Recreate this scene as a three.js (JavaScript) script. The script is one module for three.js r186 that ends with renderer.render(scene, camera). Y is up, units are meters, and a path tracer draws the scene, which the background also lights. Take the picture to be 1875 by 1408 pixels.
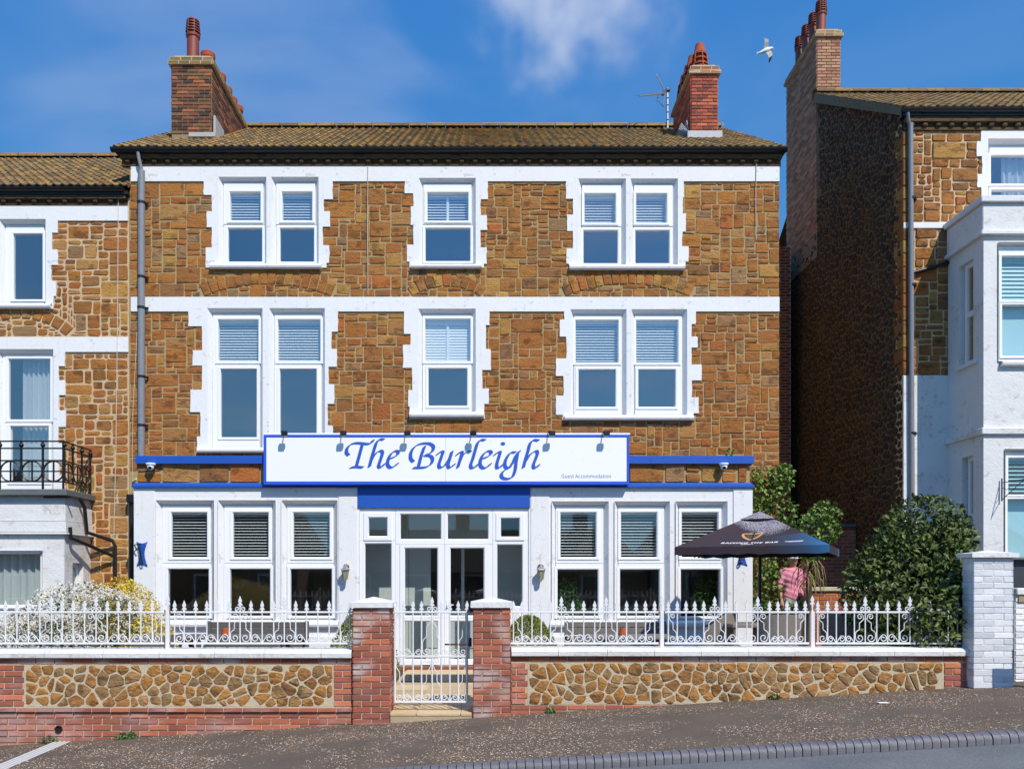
import * as THREE from 'three';
import { toCreasedNormals, mergeVertices } from 'three/addons/utils/BufferGeometryUtils.js';

// ---------------------------------------------------------------- camera, sky, sun, exposure
const EYE = 1.65, CZ = 16.1, FOC = 1500;               // eye height, distance of the eye from the house front, focal length for an 1875 px wide picture
const scene = new THREE.Scene();
const camera = new THREE.PerspectiveCamera(2 * Math.atan(704 / FOC) * 180 / Math.PI, 1875 / 1408, 0.1, 400);
camera.position.set(0, EYE, CZ); camera.lookAt(0, EYE, 0);
camera.setViewOffset(1875, 1408, 57.5, -356, 1875, 1408);  // rising front, verticals stay upright
camera.updateProjectionMatrix();

const renderer = new THREE.WebGLRenderer({ antialias: true });
renderer.toneMapping = THREE.LinearToneMapping;
renderer.toneMappingExposure = 1.0;
renderer.shadowMap.enabled = true;

const sun = new THREE.DirectionalLight(new THREE.Color(1, 0.945, 0.85), 4.6);
sun.position.set(0.53 * 30, 1.27 * 30, 1.0 * 30); sun.target.position.set(0, 0, 0);
sun.castShadow = true; Object.assign(sun.shadow.camera, { left: -20, right: 20, top: 22, bottom: -20, near: 1, far: 120 });
sun.shadow.mapSize.set(4096, 4096);
scene.add(sun, sun.target);

// ---------------------------------------------------------------- small maths
const rngOf = (s) => () => { s |= 0; s = s + 0x6D2B79F5 | 0; let t = Math.imul(s ^ s >>> 15, 1 | s); t = t + Math.imul(t ^ t >>> 7, 61 | t) ^ t; return ((t ^ t >>> 14) >>> 0) / 4294967296; };
const rnd = rngOf(77);
const R = (a, b, r = rnd) => a + (b - a) * r();
const pick = (l, r = rnd) => l[Math.floor(r() * l.length) % l.length];
const clamp = (x, a = 0, b = 1) => Math.min(b, Math.max(a, x));
const lerp = (a, b, t) => a + (b - a) * t;
const sstep = (a, b, x) => { const t = clamp((x - a) / (b - a)); return t * t * (3 - 2 * t); };
const hash = (x, y, z = 0) => { let h = Math.imul(x, 374761393) ^ Math.imul(y, 668265263) ^ Math.imul(z, 2147483647 ^ 974711); h = Math.imul(h ^ h >>> 13, 1274126177); return ((h ^ h >>> 16) >>> 0) / 4294967296; };
const md = (a, n) => ((a % n) + n) % n;
function vn(x, y, per = 0, s = 0, perY = per) { const i = Math.floor(x), j = Math.floor(y); let u = x - i, v = y - j; u = u * u * (3 - 2 * u); v = v * v * (3 - 2 * v); let p = i + 1, q = j + 1; if (per && p >= per) p -= per; if (per && q >= perY) q -= perY; const a = hash(i, j, s), c = hash(i, q, s), d = a + (hash(p, j, s) - a) * u, e = c + (hash(p, q, s) - c) * u; return d + (e - d) * v; }
function fbm(x, y, oct = 4, per = 0, s = 0, perY = per) { let a = 0.5, t = 0, n = 0; for (let k = 0; k < oct; k++) { t += a * vn(x, y, per, s + k, perY); n += a; a *= 0.5; x *= 2; y *= 2; per *= 2; perY *= 2; } return t / n; }
function vn3(x, y, z) { const k = Math.floor(z), w = z - k, t = w * w * (3 - 2 * w); return lerp(vn(x, y, 0, k * 7 + 3), vn(x, y, 0, k * 7 + 10), t); }
const fbm3 = (x, y, z, o = 5) => { let a = 0.5, t = 0, n = 0; for (let k = 0; k < o; k++) { t += a * vn3(x, y, z + k * 13.7); n += a; a *= 0.5; x *= 2.03; y *= 2.03; z *= 2.03; } return t / n; };
const lin = (h) => new THREE.Color(h);
const C = (h) => { const c = lin(h); return [c.r, c.g, c.b]; };
const mul = (c, k) => [c[0] * k, c[1] * k, c[2] * k];
const mixc = (a, b, t) => [lerp(a[0], b[0], t), lerp(a[1], b[1], t), lerp(a[2], b[2], t)];
// measured positions: a point seen at (px, py) that stands on the plane z
const PX = (px, z = 0) => (px - 880) * (CZ - z) / FOC, PY = (py, z = 0) => EYE + (1060 - py) * (CZ - z) / FOC;
const street = (x) => -0.049 + 0.0605 * x;               // height of the sloping street

// ---------------------------------------------------------------- sky
{
  const W = 2048, H = 1024, d = new Float32Array(W * H * 4);
  const cloudAt = [(1048 - 880) / 1500, (1060 - 30) / 1500, -1]; const cl = Math.hypot(...cloudAt); cloudAt.forEach((v, i) => cloudAt[i] = v / cl);
  for (let j = 0; j < H; j++) {
    const el = ((j + 0.5) / H - 0.5) * Math.PI, y = Math.sin(el), c = Math.cos(el);
    for (let i = 0; i < W; i++) {
      const az = ((i + 0.5) / W - 0.5) * 2 * Math.PI, x = c * Math.cos(az), z = c * Math.sin(az), o = (j * W + i) * 4;
      const h = Math.max(0, y), t = Math.pow(1 - h, 3.2);
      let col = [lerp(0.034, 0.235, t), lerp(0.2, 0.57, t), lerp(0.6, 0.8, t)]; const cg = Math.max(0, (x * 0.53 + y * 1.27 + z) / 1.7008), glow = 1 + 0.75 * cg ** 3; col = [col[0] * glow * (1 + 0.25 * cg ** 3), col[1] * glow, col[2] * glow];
      if (y > -0.02) {
        const k = 1 / (h + 0.16), u = x * k, v = z * k;
        const warp = fbm(u * 1.3 + 5, v * 1.3 + 9, 3) * 1.5;
        const wisp = fbm(u * 2.2 + warp + 3.1, v * 3.4 + warp * 0.6 + 8.2, 6);
        let m = 0.17 * sstep(0.52, 0.85, wisp) + 0.035 * sstep(0.3, 0.75, fbm(u * 7 + warp * 2, v * 4, 5));
        const q = fbm(u * 1.1 + 20, v * 1.1 + 4, 6);
        m += 0.2 * sstep(0.66, 0.82, q) * (0.5 + 0.5 * fbm(u * 6, v * 6, 4));
        const dx = x - cloudAt[0], dy = y - cloudAt[1], dz = z - cloudAt[2];
        const rr = Math.hypot(dx * 0.8 + dy * 0.25, dy * 1.1 - dx * 0.2, dz) / 0.082 + (fbm3(x * 18, y * 18, z * 18) - 0.5) * 1.7;
        m += 0.95 * sstep(1.2, 0.1, rr) * (0.45 + 0.7 * fbm3(x * 40, y * 40, z * 40, 4));
        m = clamp(m);
        col = mixc(col, [0.72, 0.77, 0.9], m * 0.92);
      }
      d[o] = col[0]; d[o + 1] = col[1]; d[o + 2] = col[2]; d[o + 3] = 1;
    }
  }
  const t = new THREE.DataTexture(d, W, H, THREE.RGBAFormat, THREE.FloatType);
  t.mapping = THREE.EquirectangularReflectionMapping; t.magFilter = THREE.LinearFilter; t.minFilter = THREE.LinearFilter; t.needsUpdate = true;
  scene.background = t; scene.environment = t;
}

// ---------------------------------------------------------------- mesh collector: triangles in world metres, uv in metres by the way a face points
class G {
  constructor() { this.p = []; this.u = []; this.c = []; this.col = [1, 1, 1]; this.useC = false; }
  color(c) { this.col = c; this.useC = true; return this; }
  tri(a, b, c, ca, cb, cc) {
    const ux = b[0] - a[0], uy = b[1] - a[1], uz = b[2] - a[2], vx = c[0] - a[0], vy = c[1] - a[1], vz = c[2] - a[2];
    const nx = Math.abs(uy * vz - uz * vy), ny = Math.abs(uz * vx - ux * vz), nz = Math.abs(ux * vy - uy * vx);
    for (const q of [a, b, c]) { this.p.push(q[0], q[1], q[2]); if (nz >= nx && nz >= ny) this.u.push(q[0], q[1]); else if (nx >= ny) this.u.push(q[2], q[1]); else this.u.push(q[0], q[2]); }
    this.c.push(...(ca ?? this.col), ...(cb ?? this.col), ...(cc ?? this.col)); if (ca) this.useC = true;
    return this;
  }
  quad(a, b, c, d, k) { k ? this.tri(a, b, c, k[0], k[1], k[2]).tri(a, c, d, k[0], k[2], k[3]) : this.tri(a, b, c).tri(a, c, d); return this; }
  box(x0, x1, y0, y1, z0, z1) {
    const a = [x0, y0, z1], b = [x1, y0, z1], c = [x1, y1, z1], d = [x0, y1, z1], e = [x0, y0, z0], f = [x1, y0, z0], g = [x1, y1, z0], h = [x0, y1, z0];
    return this.quad(a, b, c, d).quad(f, e, h, g).quad(e, a, d, h).quad(b, f, g, c).quad(d, c, g, h).quad(e, f, b, a);
  }
  // box with all twelve edges chamfered
  cbox(x0, x1, y0, y1, z0, z1, k = 0.006) {
    k = Math.min(k, (x1 - x0) / 2.2, (y1 - y0) / 2.2, (z1 - z0) / 2.2);
    const X = [x0, x1], Y = [y0, y1], Z = [z0, z1], s = [1, -1];
    const P = (i, j, l, ax) => [X[i] + (ax === 0 ? 0 : s[i] * k), Y[j] + (ax === 1 ? 0 : s[j] * k), Z[l] + (ax === 2 ? 0 : s[l] * k)];
    const face = (ax, i) => { const f = (u, v) => ax === 0 ? P(i, u, v, 0) : ax === 1 ? P(u, i, v, 1) : P(u, v, i, 2); return [f(0, 0), f(1, 0), f(1, 1), f(0, 1)]; };
    const flip = (q, w) => w ? this.quad(q[0], q[1], q[2], q[3]) : this.quad(q[3], q[2], q[1], q[0]);
    for (const ax of [0, 1, 2]) for (const i of [0, 1]) flip(face(ax, i), ax === 1 ? !i : !!i);
    for (const a of [0, 1]) for (const b of [0, 1]) {
      const q1 = [P(a, b, 0, 0), P(a, b, 1, 0), P(a, b, 1, 1), P(a, b, 0, 1)], q2 = [P(0, a, b, 1), P(1, a, b, 1), P(1, a, b, 2), P(0, a, b, 2)], q3 = [P(a, 0, b, 0), P(a, 1, b, 0), P(a, 1, b, 2), P(a, 0, b, 2)];
      flip(q1, (a + b) % 2 === 1); flip(q2, (a + b) % 2 === 0); flip(q3, (a + b) % 2 === 0);
      for (const l of [0, 1]) this.tri(P(a, b, l, 0), P(a, b, l, 1), P(a, b, l, 2));
    }
    return this;
  }
  tube(pts, r, n = 6, cap = true) {
    const v = pts.map((p) => new THREE.Vector3(...p)), L = v.length, rings = []; let nrm = null;
    for (let i = 0; i < L; i++) {
      const t = new THREE.Vector3().subVectors(v[Math.min(L - 1, i + 1)], v[Math.max(0, i - 1)]).normalize();
      if (!nrm) nrm = new THREE.Vector3(Math.abs(t.x) < 0.8 ? 1 : 0, Math.abs(t.x) < 0.8 ? 0 : 1, 0.03);
      nrm = nrm.clone().addScaledVector(t, -nrm.dot(t)).normalize(); const b = new THREE.Vector3().crossVectors(t, nrm), ra = Array.isArray(r) ? r[i] : r, ring = [];
      for (let k = 0; k < n; k++) { const a = k / n * 2 * Math.PI + Math.PI / n, p = v[i].clone().addScaledVector(nrm, Math.cos(a) * ra).addScaledVector(b, Math.sin(a) * ra); ring.push([p.x, p.y, p.z]); }
      rings.push(ring);
    }
    for (let i = 0; i + 1 < L; i++) for (let k = 0; k < n; k++) { const q = (k + 1) % n; this.quad(rings[i][k], rings[i][q], rings[i + 1][q], rings[i + 1][k]); }
    if (cap) for (let k = 1; k + 1 < n; k++) { this.tri(rings[0][0], rings[0][k + 1], rings[0][k]); this.tri(rings[L - 1][0], rings[L - 1][k], rings[L - 1][k + 1]); }
    return this;
  }
  lathe(prof, cx, cz, n = 14) { // prof: [radius, y]
    for (let i = 0; i + 1 < prof.length; i++) for (let k = 0; k < n; k++) {
      const f = (q, a) => [cx + q[0] * Math.cos(a), q[1], cz + q[0] * Math.sin(a)], a = k / n * 2 * Math.PI, b = (k + 1) / n * 2 * Math.PI;
      this.quad(f(prof[i], b), f(prof[i], a), f(prof[i + 1], a), f(prof[i + 1], b));
    }
    return this;
  }
  // mitred frame round a pane: outer and inner rectangles [x0, x1, y0, y1], front at zf
  frame(o, i, zf, zb, bev = 0.012) {
    const rect = (r, z, e = 0) => [[r[0] - e, r[2] - e, z], [r[1] + e, r[2] - e, z], [r[1] + e, r[3] + e, z], [r[0] - e, r[3] + e, z]];
    const ring = (a, b) => { for (let k = 0; k < 4; k++) this.quad(a[k], a[(k + 1) % 4], b[(k + 1) % 4], b[k]); };
    ring(rect(o, zb), rect(o, zf - 0.004)); ring(rect(o, zf - 0.004), rect(o, zf, -0.004)); ring(rect(o, zf, -0.004), rect(i, zf, bev)); ring(rect(i, zf, bev), rect(i, zf - bev * 1.2)); ring(rect(i, zf - bev * 1.2), rect(i, zb));
    return this;
  }
  geo(crease = 0) {
    let g = new THREE.BufferGeometry();
    g.setAttribute('position', new THREE.Float32BufferAttribute(this.p, 3)); g.setAttribute('uv', new THREE.Float32BufferAttribute(this.u, 2));
    if (this.useC) g.setAttribute('color', new THREE.Float32BufferAttribute(this.c, 3));
    if (crease) g = toCreasedNormals(g, crease); else g.computeVertexNormals();
    return g;
  }
}
// extruded outline with holes, front at zf, back at zb
function slab(outline, holes, zf, zb) {
  const s = new THREE.Shape(outline.map((p) => new THREE.Vector2(...p)));
  for (const h of holes) s.holes.push(new THREE.Path(h.map((p) => new THREE.Vector2(...p))));
  const e = new THREE.ExtrudeGeometry(s, { depth: zf - zb, bevelEnabled: false, curveSegments: 6 }); e.translate(0, 0, zb);
  const g = new G(), p = e.attributes.position, ix = e.index; const n = ix ? ix.count : p.count, at = (k) => { const q = ix ? ix.getX(k) : k; return [p.getX(q), p.getY(q), p.getZ(q)]; };
  for (let k = 0; k < n; k += 3) g.tri(at(k), at(k + 1), at(k + 2));
  return g;
}
const rectPath = (x0, x1, y0, y1) => [[x0, y0], [x1, y0], [x1, y1], [x0, y1]];

// ---------------------------------------------------------------- things and parts
const taken = {};
function numbered(n) { const k = taken[n] = (taken[n] ?? -1) + 1; return k ? `${n}_${String(k).padStart(3, '0')}` : n; }
function sh(o) { o.castShadow = true; o.receiveShadow = true; return o; }
function thing(name, label, category, [x, y, z] = [0, 0, 0], group) {
  const o = new THREE.Group(); o.name = numbered(name); o.position.set(x, y, z); o.at = [x, y, z]; o.userData = { label, category }; if (group) o.userData.group = group; scene.add(o); return o;
}
function part(name, g, m, parent, label) {          // geometry in world metres is moved into its parent's own axes
  const geo = g instanceof G ? g.geo() : g, b = parent.at; if (b[0] || b[1] || b[2]) geo.translate(-b[0], -b[1], -b[2]);
  const o = sh(new THREE.Mesh(geo, m)); o.name = name; o.at = b; if (label) o.userData.label = label; parent.add(o); return o;
}
function sub(name, parent) { const o = new THREE.Group(); o.name = name; o.at = parent.at; parent.add(o); return o; }
function stuff(o) { o.userData.kind = 'stuff'; return o; }
function struct(name, g, m) { const o = sh(new THREE.Mesh(g instanceof G ? g.geo() : g, m)); o.name = numbered(name); o.at = [0, 0, 0]; o.userData.kind = 'structure'; scene.add(o); return o; }
function pieces(list, name, m, parent, most = 280, restName = 'small_' + name) {   // list of {g, a}: the largest become parts of their own, the rest one joined part
  list.sort((p, q) => q.a - p.a);
  list.slice(0, most).forEach((s) => part(name, s.g, m, parent));
  if (list.length > most) { const all = new G(); all.useC = true; for (const s of list.slice(most)) { for (let k = 0; k < s.g.p.length; k++) all.p.push(s.g.p[k]); for (const v of s.g.u) all.u.push(v); for (const v of s.g.c) all.c.push(v); } stuff(part(restName, all, m, parent)); }
}

// ---------------------------------------------------------------- textures (what surfaces are made of)
function tex(n, f, srgb = false, m = n) {
  const d = new Uint8Array(n * m * 4); for (let j = 0; j < m; j++) for (let i = 0; i < n; i++) { const c = f(i / n, j / m, i, j), o = (j * n + i) * 4; const a = Array.isArray(c) ? c : [c, c, c]; for (let k = 0; k < 3; k++) d[o + k] = clamp(a[k]) * 255; d[o + 3] = 255; }
  const t = new THREE.DataTexture(d, n, m); t.wrapS = t.wrapT = THREE.RepeatWrapping; t.magFilter = THREE.LinearFilter; t.minFilter = THREE.LinearMipmapLinearFilter; t.generateMipmaps = true; if (srgb) t.colorSpace = THREE.SRGBColorSpace; t.needsUpdate = true; return t;
}
const every = (t, metres) => { const c = t.clone(); c.repeat.set(1 / metres, 1 / metres); c.needsUpdate = true; return c; };
const stoneTex = tex(1024, (u, v) => {                  // iron-stained sandstone: grain, bedding streaks, dark iron patches, pale specks
  const g = fbm(u * 160, v * 160, 3, 160, 3), b = fbm(u * 14, v * 70, 4, 14, 9, 70), st = fbm(u * 18, v * 26, 5, 18, 21, 26);
  let k = 0.7 + 0.32 * (g - 0.5) + 0.34 * (b - 0.5); const dark = sstep(0.57, 0.74, st); k *= 1 - 0.45 * dark;
  if (hash(Math.floor(u * 512), Math.floor(v * 512), 5) > 0.9985) k = 1;
  return [k, k, k * (1 + 0.03 * dark)];
});
const stoneBump = tex(1024, (u, v) => 0.5 * fbm(u * 40, v * 60, 5, 40, 31, 60) + 0.35 * fbm(u * 150, v * 150, 3, 150, 33) + 0.15 * fbm(u * 12, v * 70, 3, 12, 34, 70));
const grainTex = tex(512, (u, v) => 0.86 + 0.16 * (fbm(u * 128, v * 128, 3, 128, 41) - 0.5) + 0.2 * (fbm(u * 8, v * 8, 5, 8, 47) - 0.5));
const grainBump = tex(512, (u, v) => fbm(u * 64, v * 64, 5, 64, 51));
const paintTex = tex(1024, (u, v) => {                  // old white masonry paint: faint brush patches, flakes, hair cracks, rusty and grey marks
  let k = 0.95 + 0.05 * (fbm(u * 6, v * 6, 5, 6, 61) - 0.5) + 0.04 * (fbm(u * 120, v * 120, 2, 120, 63) - 0.5); const f = fbm(u * 40, v * 46, 4, 40, 65, 46), r = fbm(u * 22, v * 18, 4, 22, 67, 18);
  const flake = sstep(0.68, 0.74, f), rust = sstep(0.7, 0.82, r); const drip = 0.05 * sstep(0.6, 0.8, fbm(u * 110, v * 4, 4, 110, 69, 4)) * sstep(0.45, 0.65, fbm(u * 7, v * 5, 3, 7, 70, 5)); const cr = Math.abs(fbm(u * 9, v * 9, 4, 9, 68) - 0.5) < 0.0022 ? 0.12 : 0;
  k -= 0.22 * flake * sstep(0.48, 0.6, r) + cr + drip; return [k, k - 0.05 * rust, k - 0.11 * rust];
});
const oldPaintTex = tex(1024, (u, v) => {                // neglected white paint: grey soot mottling, bare flaked patches, rust runs
  let k = 0.93 + 0.1 * (fbm(u * 9, v * 9, 5, 9, 161) - 0.5); const f = fbm(u * 26, v * 30, 5, 26, 165, 30), g = fbm(u * 5, v * 7, 5, 5, 167, 7), dr = fbm(u * 70, v * 5, 4, 70, 169, 5);
  const flake = sstep(0.63, 0.67, f) * sstep(0.45, 0.6, g), soot = sstep(0.5, 0.75, g), run = sstep(0.58, 0.75, dr) * soot; k -= 0.1 * soot * fbm(u * 60, v * 60, 3, 60, 170) + 0.1 * run; const c = [k, k - 0.012 * soot, k - 0.03 * soot]; return mixc(c, [0.62, 0.57, 0.5], 0.55 * flake);
});
const paintBump = tex(512, (u, v) => 0.6 * fbm(u * 24, v * 24, 4, 24, 71) + 0.4 * fbm(u * 120, v * 120, 2, 120, 73));
const mossTex = tex(1024, (u, v) => {                   // weathered roof tile: lichen and moss in blotches
  const l = fbm(u * 60, v * 60, 4, 60, 81), o = fbm(u * 22, v * 22, 5, 22, 83), k = 0.62 + 0.5 * (fbm(u * 150, v * 150, 3, 150, 85) - 0.5);
  let c = [k, k * 0.97, k * 0.92]; c = mixc(c, [0.95, 0.7, 0.22], 0.55 * sstep(0.54, 0.68, o)); c = mixc(c, [0.98, 0.98, 0.88], 0.6 * sstep(0.66, 0.76, l)); return mixc(c, [0.22, 0.2, 0.15], 0.5 * sstep(0.6, 0.75, fbm(u * 34, v * 34, 4, 34, 87)));
});
const asphaltTex = tex(1024, (u, v, i, j) => { const s = hash(i, j, 90), k = 0.62 + 0.35 * (fbm(u * 256, v * 256, 2, 256, 91) - 0.5) + 0.3 * (fbm(u * 7, v * 7, 5, 7, 93) - 0.5) + (s > 0.985 ? 0.28 : s < 0.02 ? -0.2 : 0); return [k, k, k]; });
const asphaltBump = tex(512, (u, v) => fbm(u * 128, v * 128, 3, 128, 95));
const woodTex = tex(512, (u, v) => { const k = 0.75 + 0.4 * (fbm(u * 4, v * 90, 4, 4, 97, 90) - 0.5) + 0.2 * (fbm(u * 30, v * 200, 2, 30, 98, 200) - 0.5); return [k, k * 0.985, k * 0.96]; });
const wickerTex = tex(256, (u, v) => { const a = Math.sin(u * 2 * Math.PI * 16), b = Math.sin(v * 2 * Math.PI * 16 + (Math.sign(a) > 0 ? Math.PI : 0)); return 0.62 + 0.28 * b * Math.abs(a) + 0.1 * hash(Math.floor(u * 32), Math.floor(v * 32), 3); });

const mat = (o) => { const p = { roughness: 0.85, metalness: 0, side: THREE.DoubleSide, ...o }; return new THREE.MeshStandardMaterial(p); };
const phys = (o) => new THREE.MeshPhysicalMaterial({ roughness: 0.4, side: THREE.DoubleSide, ...o });
const M = {
  stone: mat({ vertexColors: true, map: every(stoneTex, 2.7), bumpMap: every(stoneBump, 1.3), bumpScale: 0.02, roughness: 0.92 }),
  mortar: mat({ color: '#b89f70', map: every(grainTex, 0.9), bumpMap: every(grainBump, 0.5), bumpScale: 0.006, roughness: 0.97 }),
  mortarPale: mat({ color: '#dcbd94', map: every(grainTex, 0.9), bumpMap: every(grainBump, 0.5), bumpScale: 0.008, roughness: 0.97 }),
  mortarGrey: mat({ color: '#cdbb9e', map: every(grainTex, 0.9), bumpMap: every(grainBump, 0.5), bumpScale: 0.005, roughness: 0.97 }),
  brick: mat({ vertexColors: true, map: every(grainTex, 0.8), bumpMap: every(stoneBump, 0.9), bumpScale: 0.006, roughness: 0.88 }),
  white: mat({ color: '#ecebea', map: every(paintTex, 3.1), bumpMap: every(paintBump, 1.6), bumpScale: 0.003, roughness: 0.7 }),
  whiteOld: mat({ color: '#e6e5e2', map: every(oldPaintTex, 2.3), bumpMap: every(paintBump, 1.9), bumpScale: 0.009, roughness: 0.8 }),
  upvc: phys({ color: '#f0f0f0', roughness: 0.32 }),
  iron: phys({ color: '#e2e2e1', roughness: 0.4 }),
  blue: mat({ color: '#1353b4', roughness: 0.55, map: every(paintTex, 2.3), bumpMap: every(paintBump, 0.8), bumpScale: 0.002 }),
  black: mat({ color: '#17191c', roughness: 0.42 }),
  greyPipe: mat({ color: '#8b8e93', roughness: 0.4, map: every(grainTex, 0.7) }),
  lead: mat({ color: '#6a706e', roughness: 0.6, map: every(grainTex, 0.7), bumpMap: every(grainBump, 1.1), bumpScale: 0.004 }),
  cornice: mat({ color: '#6e573b', map: every(stoneTex, 1.9), bumpMap: every(stoneBump, 0.8), bumpScale: 0.012, roughness: 0.95 }),
  tile: mat({ vertexColors: true, map: every(mossTex, 2.1), bumpMap: every(grainBump, 0.4), bumpScale: 0.008, roughness: 0.95 }),
  terra: mat({ color: '#b0512f', map: every(grainTex, 0.6), bumpMap: every(grainBump, 0.4), bumpScale: 0.003, roughness: 0.8 }),
  pot: mat({ color: '#8e4330', map: every(grainTex, 0.5), roughness: 0.55 }),
  wood: mat({ color: '#8d8580', map: every(woodTex, 0.8), bumpMap: every(woodTex, 0.8), bumpScale: 0.003, roughness: 0.9 }),
  bark: mat({ color: '#6b5a45', map: every(grainTex, 0.2), bumpMap: every(grainBump, 0.15), bumpScale: 0.006, roughness: 0.95 }),
  pave: mat({ color: '#796958', map: every(asphaltTex, 2.3), bumpMap: every(asphaltBump, 0.7), bumpScale: 0.005, roughness: 0.93 }),
  road: mat({ color: '#868989', map: every(asphaltTex, 3.1), bumpMap: every(asphaltBump, 0.6), bumpScale: 0.005, roughness: 0.9 }),
  kerb: phys({ color: '#6c6a70', roughness: 0.45, map: every(grainTex, 0.35), bumpMap: every(grainBump, 0.3), bumpScale: 0.003 }),
  flag: mat({ vertexColors: true, map: every(grainTex, 1.3), bumpMap: every(grainBump, 0.6), bumpScale: 0.003, roughness: 0.9 }),
  earth: mat({ color: '#5b4632', map: every(grainTex, 1.3), bumpMap: every(grainBump, 0.4), bumpScale: 0.02, roughness: 1 }),
  room: mat({ color: '#a9a49a', roughness: 0.9 }),
    slat: mat({ color: '#f4f6f6', roughness: 0.5 }),
  shutterBlue: mat({ color: '#bcdfe6', roughness: 0.5 }),
  net: phys({ color: '#eef1f0', roughness: 1, transmission: 0.45, thickness: 0 }),
  glassHigh: phys({ color: '#fbffff', roughness: 0.02, transmission: 1, thickness: 0, ior: 3.7 }),
  glassLow: phys({ color: '#eef5f4', roughness: 0.02, transmission: 1, thickness: 0, ior: 2.1 }),
  steel: phys({ color: '#b9b9b6', metalness: 0.85, roughness: 0.35 }),
  wicker: mat({ color: '#a79a8e', map: every(wickerTex, 0.16), bumpMap: every(wickerTex, 0.16), bumpScale: 0.006, roughness: 0.8 }),
  };

// ---------------------------------------------------------------- masonry
const FRONT = (z) => (u, v, w) => [u, v, z + w];
const inset = (poly, d) => {                            // shrink a convex outline by d
  const n = poly.length, out = []; let area = 0; for (let i = 0; i < n; i++) { const a = poly[i], b = poly[(i + 1) % n]; area += a[0] * b[1] - b[0] * a[1]; } const sgn = Math.sign(area) || 1;
  for (let i = 0; i < n; i++) {
    const a = poly[(i + n - 1) % n], b = poly[i], c = poly[(i + 1) % n]; const e1 = [b[0] - a[0], b[1] - a[1]], e2 = [c[0] - b[0], c[1] - b[1]], l1 = Math.hypot(...e1) || 1e-6, l2 = Math.hypot(...e2) || 1e-6;
    const n1 = [-e1[1] / l1 * sgn, e1[0] / l1 * sgn], n2 = [-e2[1] / l2 * sgn, e2[0] / l2 * sgn], k = d / Math.max(0.35, 1 + n1[0] * n2[0] + n1[1] * n2[1]);
    out.push([b[0] + (n1[0] + n2[0]) * k, b[1] + (n1[1] + n2[1]) * k]);
  }
  return out;
};
const cutCorners = (poly, t) => { const o = [], n = poly.length; for (let i = 0; i < n; i++) { const a = poly[(i + n - 1) % n], b = poly[i], c = poly[(i + 1) % n]; const f = (p) => { const l = Math.hypot(p[0] - b[0], p[1] - b[1]) || 1e-6, q = Math.min(t, l * 0.32) / l; return [lerp(b[0], p[0], q), lerp(b[1], p[1], q)]; }; o.push(f(a), f(c)); } return o; };
const areaOf = (p) => { let a = 0; for (let i = 0; i < p.length; i++) { const q = p[(i + 1) % p.length]; a += p[i][0] * q[1] - q[0] * p[i][1]; } return Math.abs(a) / 2; };
// a stone: outline in wall coordinates, standing proud of the mortar
function stone(poly, place, col, { joint = 0.009, proud = 0.018, corner = 0.018, bev = 0.012, rough = 0.006, dome = 0.004, jit = 0.006, deep = 0.01 } = {}) {
  const r = rnd; let p = inset(poly, joint); p = cutCorners(p, corner); p = p.map((q) => [q[0] + R(-jit, jit), q[1] + R(-jit, jit)]);
  const q = inset(p, bev), c = p.reduce((s, a) => [s[0] + a[0] / p.length, s[1] + a[1] / p.length], [0, 0]), g = new G(); g.color(col);
  const tx = R(-rough, rough), ty = R(-rough, rough), h = (a) => Math.max(0.0035, proud + tx * (a[0] - c[0]) * 4 + ty * (a[1] - c[1]) * 4 + R(-rough, rough) * 0.5);
  const lo = p.map((a) => place(a[0], a[1], -deep)), hi = q.map((a) => place(a[0], a[1], h(a))), mid = place(c[0] + R(-0.02, 0.02), c[1] + R(-0.02, 0.02), proud + dome + R(-rough, rough) * 0.5);
  for (let i = 0; i < p.length; i++) { const j = (i + 1) % p.length; g.quad(lo[i], lo[j], hi[j], hi[i]); g.tri(hi[i], hi[j], mid); }
  return { g, a: areaOf(p) };
}
const stoneTones = [C('#a56a2e'), C('#a2682e'), C('#a86f32'), C('#9f662f'), C('#a4692a'), C('#9f632d'), C('#9a652f'), C('#a36d37'), C('#9c6732'), C('#8c5f36'), C('#a87a44'), C('#b0823f'), C('#94704a'), C('#a6602b')];
const stoneCol = (t = stoneTones) => mul(pick(t), R(1.22, 1.6));
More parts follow.
